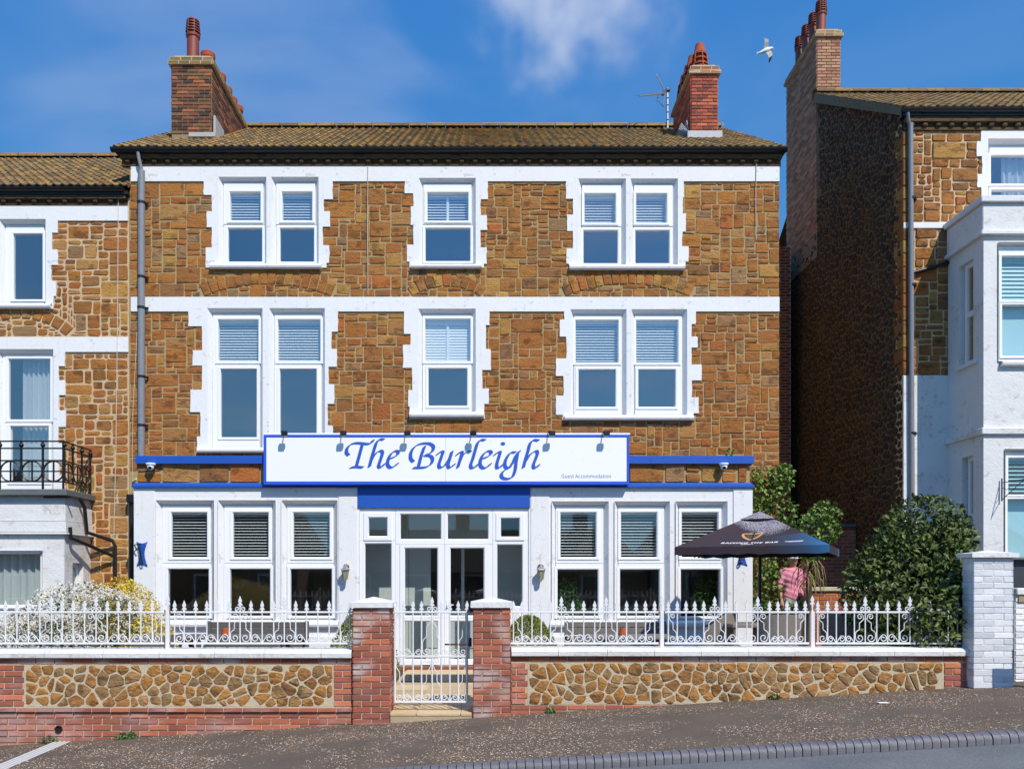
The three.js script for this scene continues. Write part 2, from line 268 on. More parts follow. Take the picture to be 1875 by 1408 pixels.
// squared rubble brought to courses: random blocks packed on a fine grid inside a mask
function packStones(x0, x1, y0, y1, unit, free, seed) {
  const r = rngOf(seed), nx = Math.round((x1 - x0) / unit), ny = Math.round((y1 - y0) / unit), used = new Uint8Array(nx * ny), out = [];
  for (let j = 0; j < ny; j++) for (let i = 0; i < nx; i++) if (!free(x0 + (i + 0.5) * unit, y0 + (j + 0.5) * unit)) used[j * nx + i] = 1;
  const fits = (i, j, w, h) => { if (i + w > nx || j + h > ny) return false; for (let b = 0; b < h; b++) for (let a = 0; a < w; a++) if (used[(j + b) * nx + i + a]) return false; return true; }, topOf = new Int16Array(nx).fill(-1);
  for (let j = 0; j < ny; j++) for (let i = 0; i < nx; i++) {
    if (used[j * nx + i]) continue; let run = 1, best = null; while (i + run < nx && !used[j * nx + i + run] && run < 12) run++;
    for (let t = 0; t < 14 && !best; t++) {
      let h = r() < 0.32 && i && topOf[i - 1] - j >= 2 && topOf[i - 1] - j <= 5 ? topOf[i - 1] - j : [2, 2, 2, 2, 3, 3, 3, 3, 4, 4, 5, 5, 6][Math.floor(r() * 13)], w = Math.max(2, Math.round(h * (0.95 + r() * 1.2) + (h < 3 ? r() * 2 : 0))); if (w > run) w = run; if (run - w === 1 || (run - w === 2 && r() < 0.7)) w = run; if (w < 2 && h > 3) continue; if (fits(i, j, w, h)) best = [w, h];
    }
    if (!best) { let w = Math.min(run, 6), h = 1; while (w > 1 && !fits(i, j, w, 1)) w--; while (h < 4 && fits(i, j, w, h + 1)) h++; best = [w, h]; }
    for (let a = 0; a < best[0]; a++) topOf[i + a] = j + best[1];
    for (let b = 0; b < best[1]; b++) for (let a = 0; a < best[0]; a++) used[(j + b) * nx + i + a] = 1;
    out.push([x0 + i * unit, x0 + (i + best[0]) * unit, y0 + j * unit, y0 + (j + best[1]) * unit]);
  }
  return out;
}
// field stones of any outline: cells of a jittered grid
function fieldStones(x0, x1, y0, y1, s, inside, seed, sx = 1.15) {
  const r = rngOf(seed), nx = Math.ceil((x1 - x0) / (s * sx)), ny = Math.max(1, Math.round((y1 - y0) / s)), dx = (x1 - x0) / nx, dy = (y1 - y0) / ny, pt = {};
  for (let j = -2; j < ny + 2; j++) for (let i = -2; i < nx + 2; i++) pt[i + ',' + j] = [x0 + (i + 0.5 + (j & 1 ? 0.25 : -0.25) + (r() - 0.5) * 0.9) * dx, y0 + (j + 0.5 + (r() - 0.5) * 0.9) * dy];
  const out = [];
  for (let j = 0; j < ny; j++) for (let i = 0; i < nx; i++) {
    const c = pt[i + ',' + j]; let poly = [[x0, y0], [x1, y0], [x1, y1], [x0, y1]].map((q) => [clamp(q[0], c[0] - 3 * dx, c[0] + 3 * dx), clamp(q[1], c[1] - 3 * dy, c[1] + 3 * dy)]);
    if (c[0] < x0 || c[0] > x1 || c[1] < y0 || c[1] > y1) { c[0] = clamp(c[0], x0 + 0.02, x1 - 0.02); c[1] = clamp(c[1], y0 + 0.02, y1 - 0.02); }
    for (let b = -2; b <= 2; b++) for (let a = -2; a <= 2; a++) {
      if (!a && !b) continue; const o = pt[(i + a) + ',' + (j + b)]; if (!o) continue; const m = [(c[0] + o[0]) / 2, (c[1] + o[1]) / 2], n = [o[0] - c[0], o[1] - c[1]], res = [], f = (q) => (q[0] - m[0]) * n[0] + (q[1] - m[1]) * n[1];
      for (let k = 0; k < poly.length; k++) { const p = poly[k], q = poly[(k + 1) % poly.length], fp = f(p), fq = f(q); if (fp <= 0) res.push(p); if (fp * fq < 0) { const t = fp / (fp - fq); res.push([lerp(p[0], q[0], t), lerp(p[1], q[1], t)]); } }
      poly = res; if (poly.length < 3) break;
    }
    if (poly.length < 3) continue; const o = []; for (const q of poly) { const l = o[o.length - 1]; if (!l || Math.hypot(q[0] - l[0], q[1] - l[1]) > 0.03) o.push(q); }
    if (o.length >= 3 && areaOf(o) > 0.003 && inside(c[0], c[1])) out.push(o);
  }
  return out;
}
const brickTones = [C('#a25a44'), C('#ab634a'), C('#965341'), C('#b46a4b'), C('#9d5e4a'), C('#8d5346')];
// courses of bricks; place maps wall coordinates, bloom(u, v) gives the share of white salts on the face
function bricks(place, u0, u1, v0, v1, { course = 0.0758, long = 0.232, offset = 0, tones = brickTones, bloom = () => 0, keep = () => true, proud = 0.012, joint = 0.0055, header = false, bright = 1.35, first = 0 } = {}) {
  const out = [], n = Math.round((v1 - v0) / course), ch = (v1 - v0) / n;
  for (let j = 0; j < n; j++) {
    const L = header ? long / 2 : long; let u = u0 - (((j + first) % 2) ? L / 2 : 0) - offset;
    for (; u < u1 - 0.002; u += L) {
      const a = Math.max(u, u0), b = Math.min(u + L, u1); if (b - a < 0.03) continue; const va = v0 + j * ch, vb = va + ch; if (!keep((a + b) / 2, (va + vb) / 2)) continue;
      const p = [[a + joint, va + joint], [b - joint, va + joint], [b - joint, vb - joint], [a + joint, vb - joint]].map((q) => [q[0] + R(-0.0016, 0.0016), q[1] + R(-0.0016, 0.0016)]), q = inset(p, 0.0045), g = new G(), base = mul(pick(tones), R(0.85, 1.15) * bright), salt = C('#d8d0cc');
      g.color(base); const pr = proud + R(-0.002, 0.002), lo = p.map((c) => place(c[0], c[1], -0.004)), hi = q.map((c) => place(c[0], c[1], pr + R(-0.001, 0.001))); for (let i = 0; i < 4; i++) g.quad(lo[i], lo[(i + 1) % 4], hi[(i + 1) % 4], hi[i]);
      const N = 4, P = (s, t, k) => { const l = [lerp(hi[0][0], hi[1][0], s), lerp(hi[0][1], hi[1][1], s), lerp(hi[0][2], hi[1][2], s)], m = [lerp(hi[3][0], hi[2][0], s), lerp(hi[3][1], hi[2][1], s), lerp(hi[3][2], hi[2][2], s)]; return [lerp(l[0], m[0], t), lerp(l[1], m[1], t), lerp(l[2], m[2], t)]; };
      const K = (s, t) => mixc(base, salt, clamp(bloom(lerp(a, b, s), lerp(va, vb, t))));
      if (bloom.on) for (let s = 0; s < N; s++) for (let t = 0; t < 2; t++) g.quad(P(s / N, t / 2), P((s + 1) / N, t / 2), P((s + 1) / N, (t + 1) / 2), P(s / N, (t + 1) / 2), [K(s / N, t / 2), K((s + 1) / N, t / 2), K((s + 1) / N, (t + 1) / 2), K(s / N, (t + 1) / 2)]);
      else g.quad(hi[0], hi[1], hi[2], hi[3]);
      out.push({ g, a: (b - a) * ch });
    }
  }
  return out;
}

// ---------------------------------------------------------------- ground and street (all on the street's slope)
{
  const strip = (x0, x1, z0, z1, dy, n = 60) => { const g = new G(); for (let i = 0; i < n; i++) { const a = lerp(x0, x1, i / n), b = lerp(x0, x1, (i + 1) / n); g.quad([a, street(a) + dy, z1], [b, street(b) + dy, z1], [b, street(b) + dy, z0], [a, street(a) + dy, z0]); } return g; };
  struct('ground', strip(-150, 150, -150, 150, -0.9, 20), M.earth);
  struct('pavement', strip(-40, 40, 5.6, 8.56, 0), M.pave);
  struct('road', strip(-40, 40, 8.5, 17.0, -0.1), M.road);
  struct('far_pavement', strip(-40, 40, 16.9, 26, -0.04), M.pave);
  // bull-nosed kerb blocks
  const kerb = struct('kerb', strip(-40, 40, 8.5, 8.6, -0.03), M.kerb), prof = [[8.52, 0.006], [8.565, 0.01], [8.6, 0.003], [8.625, -0.018], [8.637, -0.05], [8.64, -0.13]];
  for (let k = 0; k < 128; k++) {
    const x0 = -3.3 + k * 0.079, x1 = x0 + 0.071, y = street(x0) + R(-0.003, 0.003), g = new G(), z = R(-0.004, 0.004);
    for (let i = 0; i + 1 < prof.length; i++) { const [za, ya] = prof[i], [zb, yb] = prof[i + 1]; g.quad([x0, y + ya, za + z], [x0, y + yb, zb + z], [x1, y + yb + 0.004, zb + z], [x1, y + ya + 0.004, za + z]); }
    for (const x of [x0, x1]) for (let i = 1; i + 1 < prof.length; i++) g.tri([x, y + prof[0][1], prof[0][0] + z], [x, y + prof[i][1], prof[i][0] + z], [x, y + prof[i + 1][1], prof[i + 1][0] + z]);
    part('kerb_block', g.geo(0.9), M.kerb, kerb);
  }
  // ribbed drainage channel from the wall across the pavement
  const ch = struct('drain_channel', new G().quad([-5.14, street(-5.14) + 0.005, 8.5], [-4.94, street(-4.94) + 0.005, 8.5], [-5.04, street(-5.04) + 0.005, 6.03], [-5.24, street(-5.24) + 0.005, 6.03]), mat({ color: '#a9a6a2', map: every(grainTex, 0.5), roughness: 0.9 }));
  for (const s of [0, 1, 2, 3]) { const g = new G(), o = 0.012 + s * 0.052; g.tube([[-5.24 + o + 0.01, street(-5.2) + 0.01, 6.04], [-5.14 + o + 0.01, street(-5.1) + 0.01, 8.48]], 0.014, 6); part('channel_rib', g.geo(0.8), mat({ color: '#d6d3cf', roughness: 0.85, map: every(grainTex, 0.5) }), ch); }
  // blossom scales blown over the pavement
  const lit = new G(), tones = [C('#d9b48f'), C('#e8d3bb'), C('#c79a72'), C('#efe4d6'), C('#b98a66')];
  for (let k = 0; k < 42000; k++) {
    const x = R(-6.5, 6.6), z = R(6.03, 8.5); if (fbm(x * 1.4 + 3, z * 2.2, 4, 0, 5) + R(-0.12, 0.2) < 0.5) continue;
    const a = R(0, 6.3), l = R(0.005, 0.015), w = R(0.002, 0.006), y = street(x) + 0.002, ca = Math.cos(a), sa = Math.sin(a), t = R(0.001, 0.005); lit.color(pick(tones));
    lit.quad([x - ca * l, y, z - sa * l], [x + sa * w, y + t, z - ca * w], [x + ca * l, y, z + sa * l], [x - sa * w, y + t * 0.6, z + ca * w]);
  }
  const o = struct('fallen_blossom', lit, mat({ vertexColors: true, roughness: 0.9 })); o.userData = { kind: 'stuff', label: 'pale blossom scales scattered over the brown pavement', category: 'litter' };
  const kg = thing('litter_scrap', 'small flat white paper scrap lying on the pavement', 'litter', [4.6, street(4.6), 6.75]);
  part('scrap', new G().cbox(4.54, 4.66, street(4.6) + 0.004, street(4.6) + 0.012, 6.72, 6.78, 0.003), M.white, kg);
  // garden ground, entrance path
  struct('garden_ground', new G().box(-12, 2.95, -0.5, -0.02, 0.9, 5.75), M.earth); struct('patio_ground', new G().box(2.951, 5.0, -0.5, 0.28, 1.12, 5.73), M.mortarGrey);
  struct('side_yard_ground', new G().box(5.0, 12, -0.6, 0.4, -14, 5.4), M.earth);
  const path = struct('garden_path', new G().box(-1.35, 0.3, -0.4, -0.006, 1.1, 5.99), M.mortarGrey), tone = [C('#c7ab80'), C('#cbb288'), C('#bfa47c')];
  for (let j = 0; j < 9; j++) for (let i = 0; i < 3; i++) { const x0 = -1.33 + i * 0.545, z0 = 1.18 + j * 0.545; if (z0 > 6) continue; const g = new G().color(mul(pick(tone), R(1.0, 1.2))); g.cbox(z0 > 5.4 ? Math.max(-1.11, x0) : x0, z0 > 5.4 ? Math.min(-0.11, x0 + 0.535) : x0 + 0.535, -0.03, 0.004 + R(-0.001, 0.002), z0, Math.min(6.1, z0 + 0.535), 0.004); part('paving_slab', g, M.flag, path); }
  const riser = new G().color(mul(C('#b3a283'), 1.1)); riser.cbox(-1.11, -0.11, -0.4, -0.034, 5.992, 6.07, 0.006); part('step_riser', riser, M.flag, path);
}

// ---------------------------------------------------------------- windows and other shared pieces of buildings
// o opening, list of panes [x0, x1, y0, y1] in metres, top pane first; z is the wall face
function windowUnit(house, o, panes, z, { glass = M.glassHigh, cham = 0.085, depth = 0.1, blind = null, tilt = 0.7, pitch = 0.054, slatW = 0.052, proudTop = false, mid = null, net = false, slatM = M.slat, wallM = M.white, skipReveal = false, slatPane = 0, into = null } = {}) {
  const [x0, x1, y0, y1] = o, ix0 = x0 + cham, ix1 = x1 - cham, iy1 = y1 - cham, iy0 = y0 + 0.01, zi = z - depth, w = into ?? sub('window', house);
  if (!skipReveal) {
    const g = new G(), A = [[x0, y0, z + 0.028], [x1, y0, z + 0.028], [x1, y1, z + 0.028], [x0, y1, z + 0.028]], B = [[ix0, y0, zi], [ix1, y0, zi], [ix1, iy1, zi], [ix0, iy1, zi]], D = B.map((p) => [p[0], p[1], zi - 0.2]);
    for (let k = 1; k < 4; k++) { g.quad(A[k], A[(k + 1) % 4], B[(k + 1) % 4], B[k]); g.quad(B[k], B[(k + 1) % 4], D[(k + 1) % 4], D[k]); } g.quad(A[0], A[1], D[1], D[0]); part('reveal', g, wallM, w);
  }
  const f = new G(), e = 0.002; let top = iy1 - e;
  panes.forEach((p, k) => {
    const bot = k + 1 < panes.length ? (p[2] + panes[k + 1][3]) / 2 + 0.004 : iy0, pr = (proudTop && k === 0) || (!proudTop && k === 1) ? 0.012 : 0, oy1 = top - (k ? 0.008 : 0);
    f.frame([ix0 + e, ix1 - e, bot, oy1], [Math.max(p[0], ix0 + 0.03), Math.min(p[1], ix1 - 0.03), p[2], p[3]], zi + 0.03 + pr, zi - 0.045, 0.016);
    f.frame([Math.max(p[0], ix0 + 0.03) - 0.055, Math.min(p[1], ix1 - 0.03) + 0.055, Math.max(p[2] - 0.05, bot + 0.008), Math.min(p[3] + 0.05, oy1 - 0.008)], [Math.max(p[0], ix0 + 0.03) + 0.001, Math.min(p[1], ix1 - 0.03) - 0.001, p[2] + 0.001, p[3] - 0.001], zi + 0.045 + pr, zi - 0.03, 0.014);
    top = bot;
    const pg = new G(); pg.quad([p[0] - 0.01, p[2] - 0.01, zi], [p[1] + 0.01, p[2] - 0.01, zi], [p[1] + 0.01, p[3] + 0.01, zi], [p[0] - 0.01, p[3] + 0.01, zi]); part('pane', pg, glass, w);
  });
  part('frame', f, M.upvc, w);
  if (blind) {
    const p = panes[slatPane], zs = zi - 0.09, xs = mid ? [[p[0] - 0.01, mid - 0.025], [mid + 0.025, p[1] + 0.01]] : [[p[0] - 0.01, p[1] + 0.01]], n = Math.floor((p[3] - p[2] - 0.05) / pitch), ct = Math.cos(tilt) * slatW / 2, st = Math.sin(tilt) * slatW / 2;
    for (const [a, b] of xs) for (let k = 0; k < n; k++) { const y = p[3] - 0.06 - k * pitch, g = new G(), t = 0.004; g.quad([a, y - st, zs + ct], [b, y - st, zs + ct], [b, y + st, zs - ct], [a, y + st, zs - ct]).quad([a, y - st - t, zs + ct], [b, y - st - t, zs + ct], [b, y + st - t, zs - ct], [a, y + st - t, zs - ct]).quad([a, y - st, zs + ct], [b, y - st, zs + ct], [b, y - st - t, zs + ct], [a, y - st - t, zs + ct]); part('slat', g, slatM, w); }
    const h = new G().cbox(p[0] - 0.03, p[1] + 0.03, p[3] - 0.035, p[3] + 0.04, zs - 0.03, zs + 0.03, 0.005); if (blind === 'shutter') { h.cbox(p[0] - 0.05, p[0] - 0.004, p[2], p[3] - 0.036, zs - 0.02, zs + 0.03, 0.004); h.cbox(p[1] + 0.004, p[1] + 0.05, p[2], p[3] - 0.036, zs - 0.02, zs + 0.03, 0.004); h.cbox(p[0] - 0.05, p[1] + 0.05, p[2] - 0.07, p[2] - 0.002, zs - 0.02, zs + 0.03, 0.004); if (mid) h.cbox(mid - 0.024, mid + 0.024, p[2], p[3] - 0.036, zs - 0.02, zs + 0.03, 0.004); } part('blind_rail', h, slatM, w);
  }
  if (net) { const q = [net[0], net[1], panes[panes.length - 1][2] - 0.05, panes[0][3] + 0.05], g = new G(), n = 40; let pv = null; for (let k = 0; k <= n; k++) { const x = lerp(q[0], q[1], k / n), zz = zi - 0.16 + 0.03 * Math.sin(k * 1.25) + 0.015 * Math.sin(k * 2.9), c = [[x, q[2], zz], [x, q[3], zz * 1 - 0.01]]; if (pv) g.quad(pv[0], c[0], c[1], pv[1]); pv = c; } part('net_curtain', g.geo(1), M.net, w); }
  return w;
}
const box2 = (r, z = 0) => [PX(r[0], z), PX(r[1], z), PY(r[3], z), PY(r[2], z)];       // [left, right, top, bottom] measured -> metres
function sill(house, x0, x1, y0, y1, z, out, m = M.white) { const g = new G(), h = y1 - y0, pf = [[0, h + 0.03], [out * 0.7, h], [out * 0.93, h * 0.86], [out, h * 0.55], [out * 0.9, h * 0.2], [out * 0.7, 0], [0, 0]]; for (let i = 0; i + 1 < pf.length; i++) g.quad([x0, y0 + pf[i][1], z + pf[i][0]], [x1, y0 + pf[i][1], z + pf[i][0]], [x1, y0 + pf[i + 1][1], z + pf[i + 1][0]], [x0, y0 + pf[i + 1][1], z + pf[i + 1][0]]); for (const x of [x0, x1]) for (let i = 1; i + 1 < pf.length; i++) g.tri([x, y0, z], [x, y0 + pf[i][1], z + pf[i][0]], [x, y0 + pf[i + 1][1], z + pf[i + 1][0]]); part('sill', g, m, house); }
// white painted band with keyed window surrounds; ws: {l: [[yTop, yBottom, x]...], r: likewise}, all measured on plane z
function dressing(house, xl, xr, yt, yb, ws, opens, z = 0, name = 'painted_surround') {
  const out = [[PX(xl, z), PY(yt, z)], [PX(xl, z), PY(yb, z)]];
  for (const w of ws) { for (const [a, b, x] of w.l) { for (const q of [0, 0.25, 0.5, 0.75, 1]) out.push([PX(x, z) + R(-0.007, 0.007), lerp(PY(a, z), PY(b, z), q)]); } for (const [a, b, x] of [...w.r].reverse()) for (const q of [1, 0.75, 0.5, 0.25, 0]) out.push([PX(x, z) + R(-0.007, 0.007), lerp(PY(a, z), PY(b, z), q)]); }
  out.push([PX(xr, z), PY(yb, z)], [PX(xr, z), PY(yt, z)]);
  part(name, slab(out.reverse(), opens.map((o) => rectPath(...o).reverse()), z + 0.03, z - 0.02), M.white, house);
}
function inDressing(x, y, ws, z, pad = 0.02) { for (const w of ws) { const all = [...w.l, ...w.r]; for (const [a, b, lx] of w.l) { if (y < PY(a, z) && y >= PY(b, z)) { const rr = w.r.find(([c, d]) => y < PY(c, z) && y >= PY(d, z)) ?? w.r[w.r.length - 1]; if (x > PX(lx, z) - pad + 0.05 && x < PX(rr[2], z) + pad - 0.05) return true; } } } return false; }
// half-round gutter along x with brackets
function gutter(house, x0, x1, y, z, r = 0.075) {
  const g = new G(), n = 8; let pv = null; for (let k = 0; k <= n; k++) { const a = Math.PI + k / n * Math.PI, c = [y + Math.sin(a) * r, z + Math.cos(a) * r]; if (pv) g.quad([x0, pv[0], pv[1]], [x1, pv[0], pv[1]], [x1, c[0], c[1]], [x0, c[0], c[1]]); pv = c; }
  for (const x of [x0, x1]) for (let k = 0; k < n; k++) { const f = (q) => [x, y + Math.sin(Math.PI + q / n * Math.PI) * r, z + Math.cos(Math.PI + q / n * Math.PI) * r]; g.tri([x, y, z], f(k), f(k + 1)); }
  const o = part('gutter', g.geo(0.7), M.black, house); for (let x = x0 + 0.4; x < x1; x += 0.95) { const b = new G(); pv = null; for (let k = 0; k <= n; k++) { const a = Math.PI + k / n * Math.PI, c = [y + Math.sin(a) * (r + 0.008), z + Math.cos(a) * (r + 0.008)]; if (pv) b.quad([x, pv[0], pv[1]], [x + 0.035, pv[0], pv[1]], [x + 0.035, c[0], c[1]], [x, c[0], c[1]]); pv = c; } b.box(x, x + 0.035, y - 0.01, y + 0.012, z + r - 0.004, z + r + 0.014); part('gutter_bracket', b, M.black, o); }
}
function downpipe(house, pts, r, m, clips = []) { const o = part('downpipe', new G().tube(pts, r, 12).geo(0.9), m, house); for (const y of clips) part('pipe_clip', new G().lathe([[r + 0.001, y - 0.02], [r + 0.012, y - 0.02], [r + 0.012, y + 0.02], [r + 0.001, y + 0.02]], pts[pts.length - 1][0], pts[pts.length - 1][2], 12).box(pts[pts.length - 1][0] + r * 0.6, pts[pts.length - 1][0] + r + 0.05, y - 0.018, y + 0.018, pts[pts.length - 1][2] - 0.06, pts[pts.length - 1][2] - 0.02), M.black, o); }
const tileTones = [C('#8d7750'), C('#96794a'), C('#7d6b4e'), C('#a0834f'), C('#6f614b'), C('#8a6d42')];
// pantiles on a slope from the eaves (y0, z0) up to the ridge (y1, z1), between x0 and x1
function tiledRoof(house, x0, x1, y0, z0, y1, z1, { wide = 0.163, rows = 19, single = 2, tones = tileTones, bright = 1.65 } = {}) {
  const roof = sub('roof', house), L = Math.hypot(y1 - y0, z1 - z0), dy = (y1 - y0) / L, dz = (z1 - z0) / L, ny = -dz, nz = dy, n = Math.round((x1 - x0) / wide), w = (x1 - x0) / n, list = [], len = L / rows;
  const prof = [[0, 0.018], [0.14, 0.027], [0.28, 0.024], [0.42, 0.008], [0.62, 0.0], [0.84, 0.004], [1, 0.018]];
  for (let j = 0; j < rows; j++) for (let i = 0; i < n; i++) {
    const g = new G(), s0 = j * len - 0.03, s1 = (j + 1) * len + 0.02, lift = R(0.0, 0.008), base = x0 + i * w; g.color(mul(pick(tones), R(0.85, 1.12) * bright));
    const P = (k, s, up) => { const h = prof[k][1] + up + lift; return [base + prof[k][0] * w, y0 + dy * s + ny * h, z0 + dz * s + nz * h]; };
    for (let k = 0; k + 1 < prof.length; k++) { g.quad(P(k, s0, 0.022), P(k + 1, s0, 0.022), P(k + 1, s1, 0), P(k, s1, 0)); g.quad(P(k, s0, 0), P(k + 1, s0, 0), P(k + 1, s0, 0.022), P(k, s0, 0.022)); }
    if (i === 0 || i === n - 1) { const k = i ? 6 : 0; g.quad(P(k, s0, -0.05), P(k, s1, -0.05), P(k, s1, 0), P(k, s0, 0.022)); }
    list.push({ g, a: 100 - j + R(0, 0.01) });
  }
  pieces(list, 'roof_tile', M.tile, roof, Math.min(280, n * single), 'upper_roof_tile');
  const deck = new G(), q = (x, s, h) => [x, y0 + dy * s + ny * h, z0 + dz * s + nz * h]; deck.quad(q(x0 + 0.01, 0, -0.02), q(x1 - 0.01, 0, -0.02), q(x1 - 0.01, L, -0.02), q(x0 + 0.01, L, -0.02)); deck.quad([x0 + 0.3, y1, z1], [x1 - 0.3, y1, z1], [x1 - 0.3, y0 - 0.2, z1 - (z0 - z1)], [x0 + 0.3, y0 - 0.2, z1 - (z0 - z1)]);
  part('roof_deck', deck, M.cornice, roof);
  const rd = new G(); for (let x = x0; x < x1 - 0.05; x += 0.45) { const b = Math.min(x + 0.44, x1); let pv = null; for (let k = 0; k <= 6; k++) { const a = k / 6 * Math.PI, c = [y1 + 0.0 + Math.sin(a) * 0.13, z1 + Math.cos(a) * 0.16]; rd.color(mul(pick(tones), 1.5)); if (pv) rd.quad([x, pv[0], pv[1]], [b, pv[0], pv[1]], [b, c[0], c[1]], [x, c[0], c[1]]); pv = c; } } part('ridge_tiles', rd, M.tile, roof);
  return roof;
}
// dark moulded eaves cornice with a row of dentils
function cornice(house, x0, x1, yb, yt, z, out, pitch = 0.262) {
  const o = part('cornice', new G().box(x0, x1, yb, lerp(yb, yt, 0.22), z - 0.05, z + out * 0.3).box(x0, x1, lerp(yb, yt, 0.22), lerp(yb, yt, 0.6), z - 0.05, z + out * 0.12).box(x0, x1, lerp(yb, yt, 0.6), yt, z - 0.05, z + out * 0.75), M.cornice, house);
  for (let x = x0 + pitch / 2; x < x1 - 0.05; x += pitch) part('dentil', new G().cbox(x - 0.05, x + 0.05, lerp(yb, yt, 0.24), lerp(yb, yt, 0.58), z, z + out * 0.62, 0.018), M.cornice, o);
  const f = new G(); f.cbox(x0 - 0.08, x1 + 0.05, yt + 0.002, yt + 0.07, z - 0.05, z + out * 0.95, 0.004); part('fascia', f, M.black, house);
}
// brick stack: x0..x1, z0 (front) back to z1, from y0 up to y1
function chimney(house, x0, x1, z0, z1, y0, y1, tones, bright, moss = 0.5, cap = M.mortarGrey) {
  const c = sub('chimney', house), y2 = y1 - 0.17, bl = (u, v) => 0.0, list = [...bricks((u, v, w) => [u, v, z0 + w], x0, x1, y0, y2, { tones, bright, joint: 0.006 }), ...bricks((u, v, w) => [x1 + w, v, -u], -z0, -z1, y0, y2, { tones, bright, joint: 0.006 }), ...bricks((u, v, w) => [x0 - w, v, -u], -z0, -z1, y0, y2, { tones, bright, joint: 0.006 })];
  part('stack_core', new G().box(x0 + 0.003, x1 - 0.003, y0 - 0.6, y1 - 0.01, z1 + 0.003, z0 - 0.003), mat({ color: '#97866c', map: every(grainTex, 0.6), roughness: 0.95 }), c);
  list.forEach((s, k) => { s.a = k < (x1 - x0) / 0.2 * (y2 - y0) / 0.07 ? 2 : 1; }); pieces(list, 'brick', M.brick, c, Math.min(90, Math.floor((x1 - x0) / 0.2 * (y2 - y0) / 0.07)), 'side_brick');
  const mossy = tones.map((t) => mixc(t, C('#8b7a3c'), moss)), rows = [[0.06, y2, y2 + 0.075], [0.03, y2 + 0.075, y1]];
  for (const [e, a, b] of rows) { const l = [...bricks((u, v, w) => [u, v, z0 + e + w - 0.012], x0 - e, x1 + e, a, b, { tones: mossy, bright }), ...bricks((u, v, w) => [x1 + e + w - 0.012, v, -u], -z0 - e, -z1 + e, a, b, { tones: mossy, bright }), ...bricks((u, v, w) => [x0 - e - w + 0.012, v, -u], -z0 - e, -z1 + e, a, b, { tones: mossy, bright })]; pieces(l, 'oversail_brick', M.brick, c, 30); part('oversail_core', new G().box(x0 - e + 0.002, x1 + e - 0.002, a + 0.001, b - 0.001, z1 - e, z0 + e - 0.002), M.mortarGrey, c); }
  part('flaunching', new G().cbox(x0 + 0.02, x1 - 0.02, y1, y1 + 0.06, z1 + 0.02, z0 - 0.02, 0.04), cap, c);
  return c;
}
function pot(ch, x, y, z, kind, s = 1) {
  const g = new G();
  if (kind === 'tall') { g.lathe([[0.155 * s, y], [0.15 * s, y + 0.66 * s], [0.175 * s, y + 0.68 * s], [0.18 * s, y + 0.74 * s], [0.165 * s, y + 0.75 * s]], x, z, 18); for (let k = 0; k < 4; k++) { const h = y + (0.79 + k * 0.075) * s, r = (0.185 - k * 0.006) * s; g.lathe([[r - 0.04, h + 0.03 * s], [r, h], [r, h + 0.025 * s], [r - 0.05, h + 0.05 * s]], x, z, 18); } for (let a = 0; a < 6; a++) { const c = Math.cos(a), q = Math.sin(a * 1.047), d = Math.cos(a * 1.047); g.tube([[x + d * 0.165 * s, y + 0.72 * s, z + q * 0.165 * s], [x + d * 0.15 * s, y + 1.1 * s, z + q * 0.15 * s]], 0.014 * s, 5); } g.lathe([[0.165 * s, y + 1.08 * s], [0.14 * s, y + 1.13 * s], [0.05 * s, y + 1.16 * s], [0.001, y + 1.165 * s]], x, z, 18); }
  else if (kind === 'cone') { g.lathe([[0.2 * s, y], [0.2 * s, y + 0.06 * s]], x, z, 16); for (let k = 0; k < 3; k++) { const h = y + (0.1 + k * 0.13) * s, r = (0.205 - k * 0.022) * s; g.lathe([[r - 0.05, h - 0.04 * s], [r - 0.055, h + 0.1 * s]], x, z, 16); g.lathe([[r - 0.05, h + 0.03 * s], [r, h], [r, h + 0.03 * s], [r - 0.05, h + 0.05 * s]], x, z, 16); } for (let a = 0; a < 6; a++) { const q = Math.sin(a * 1.047 + 0.4), d = Math.cos(a * 1.047 + 0.4); g.tube([[x + d * 0.2 * s, y + 0.04 * s, z + q * 0.2 * s], [x + d * 0.15 * s, y + 0.42 * s, z + q * 0.15 * s]], 0.016 * s, 5); } g.lathe([[0.155 * s, y + 0.4 * s], [0.135 * s, y + 0.44 * s], [0.105 * s, y + 0.6 * s], [0.1 * s, y + 0.63 * s], [0.07 * s, y + 0.64 * s], [0.07 * s, y + 0.5 * s]], x, z, 16); }
  else { g.lathe([[0.15 * s, y], [0.14 * s, y + 0.2 * s], [0.19 * s, y + 0.24 * s], [0.195 * s, y + 0.36 * s], [0.17 * s, y + 0.39 * s], [0.13 * s, y + 0.38 * s], [0.12 * s, y + 0.1 * s]], x, z, 16); }
  part('chimney_pot', g.geo(0.6), kind === 'tall' ? M.pot : M.terra, ch);
}

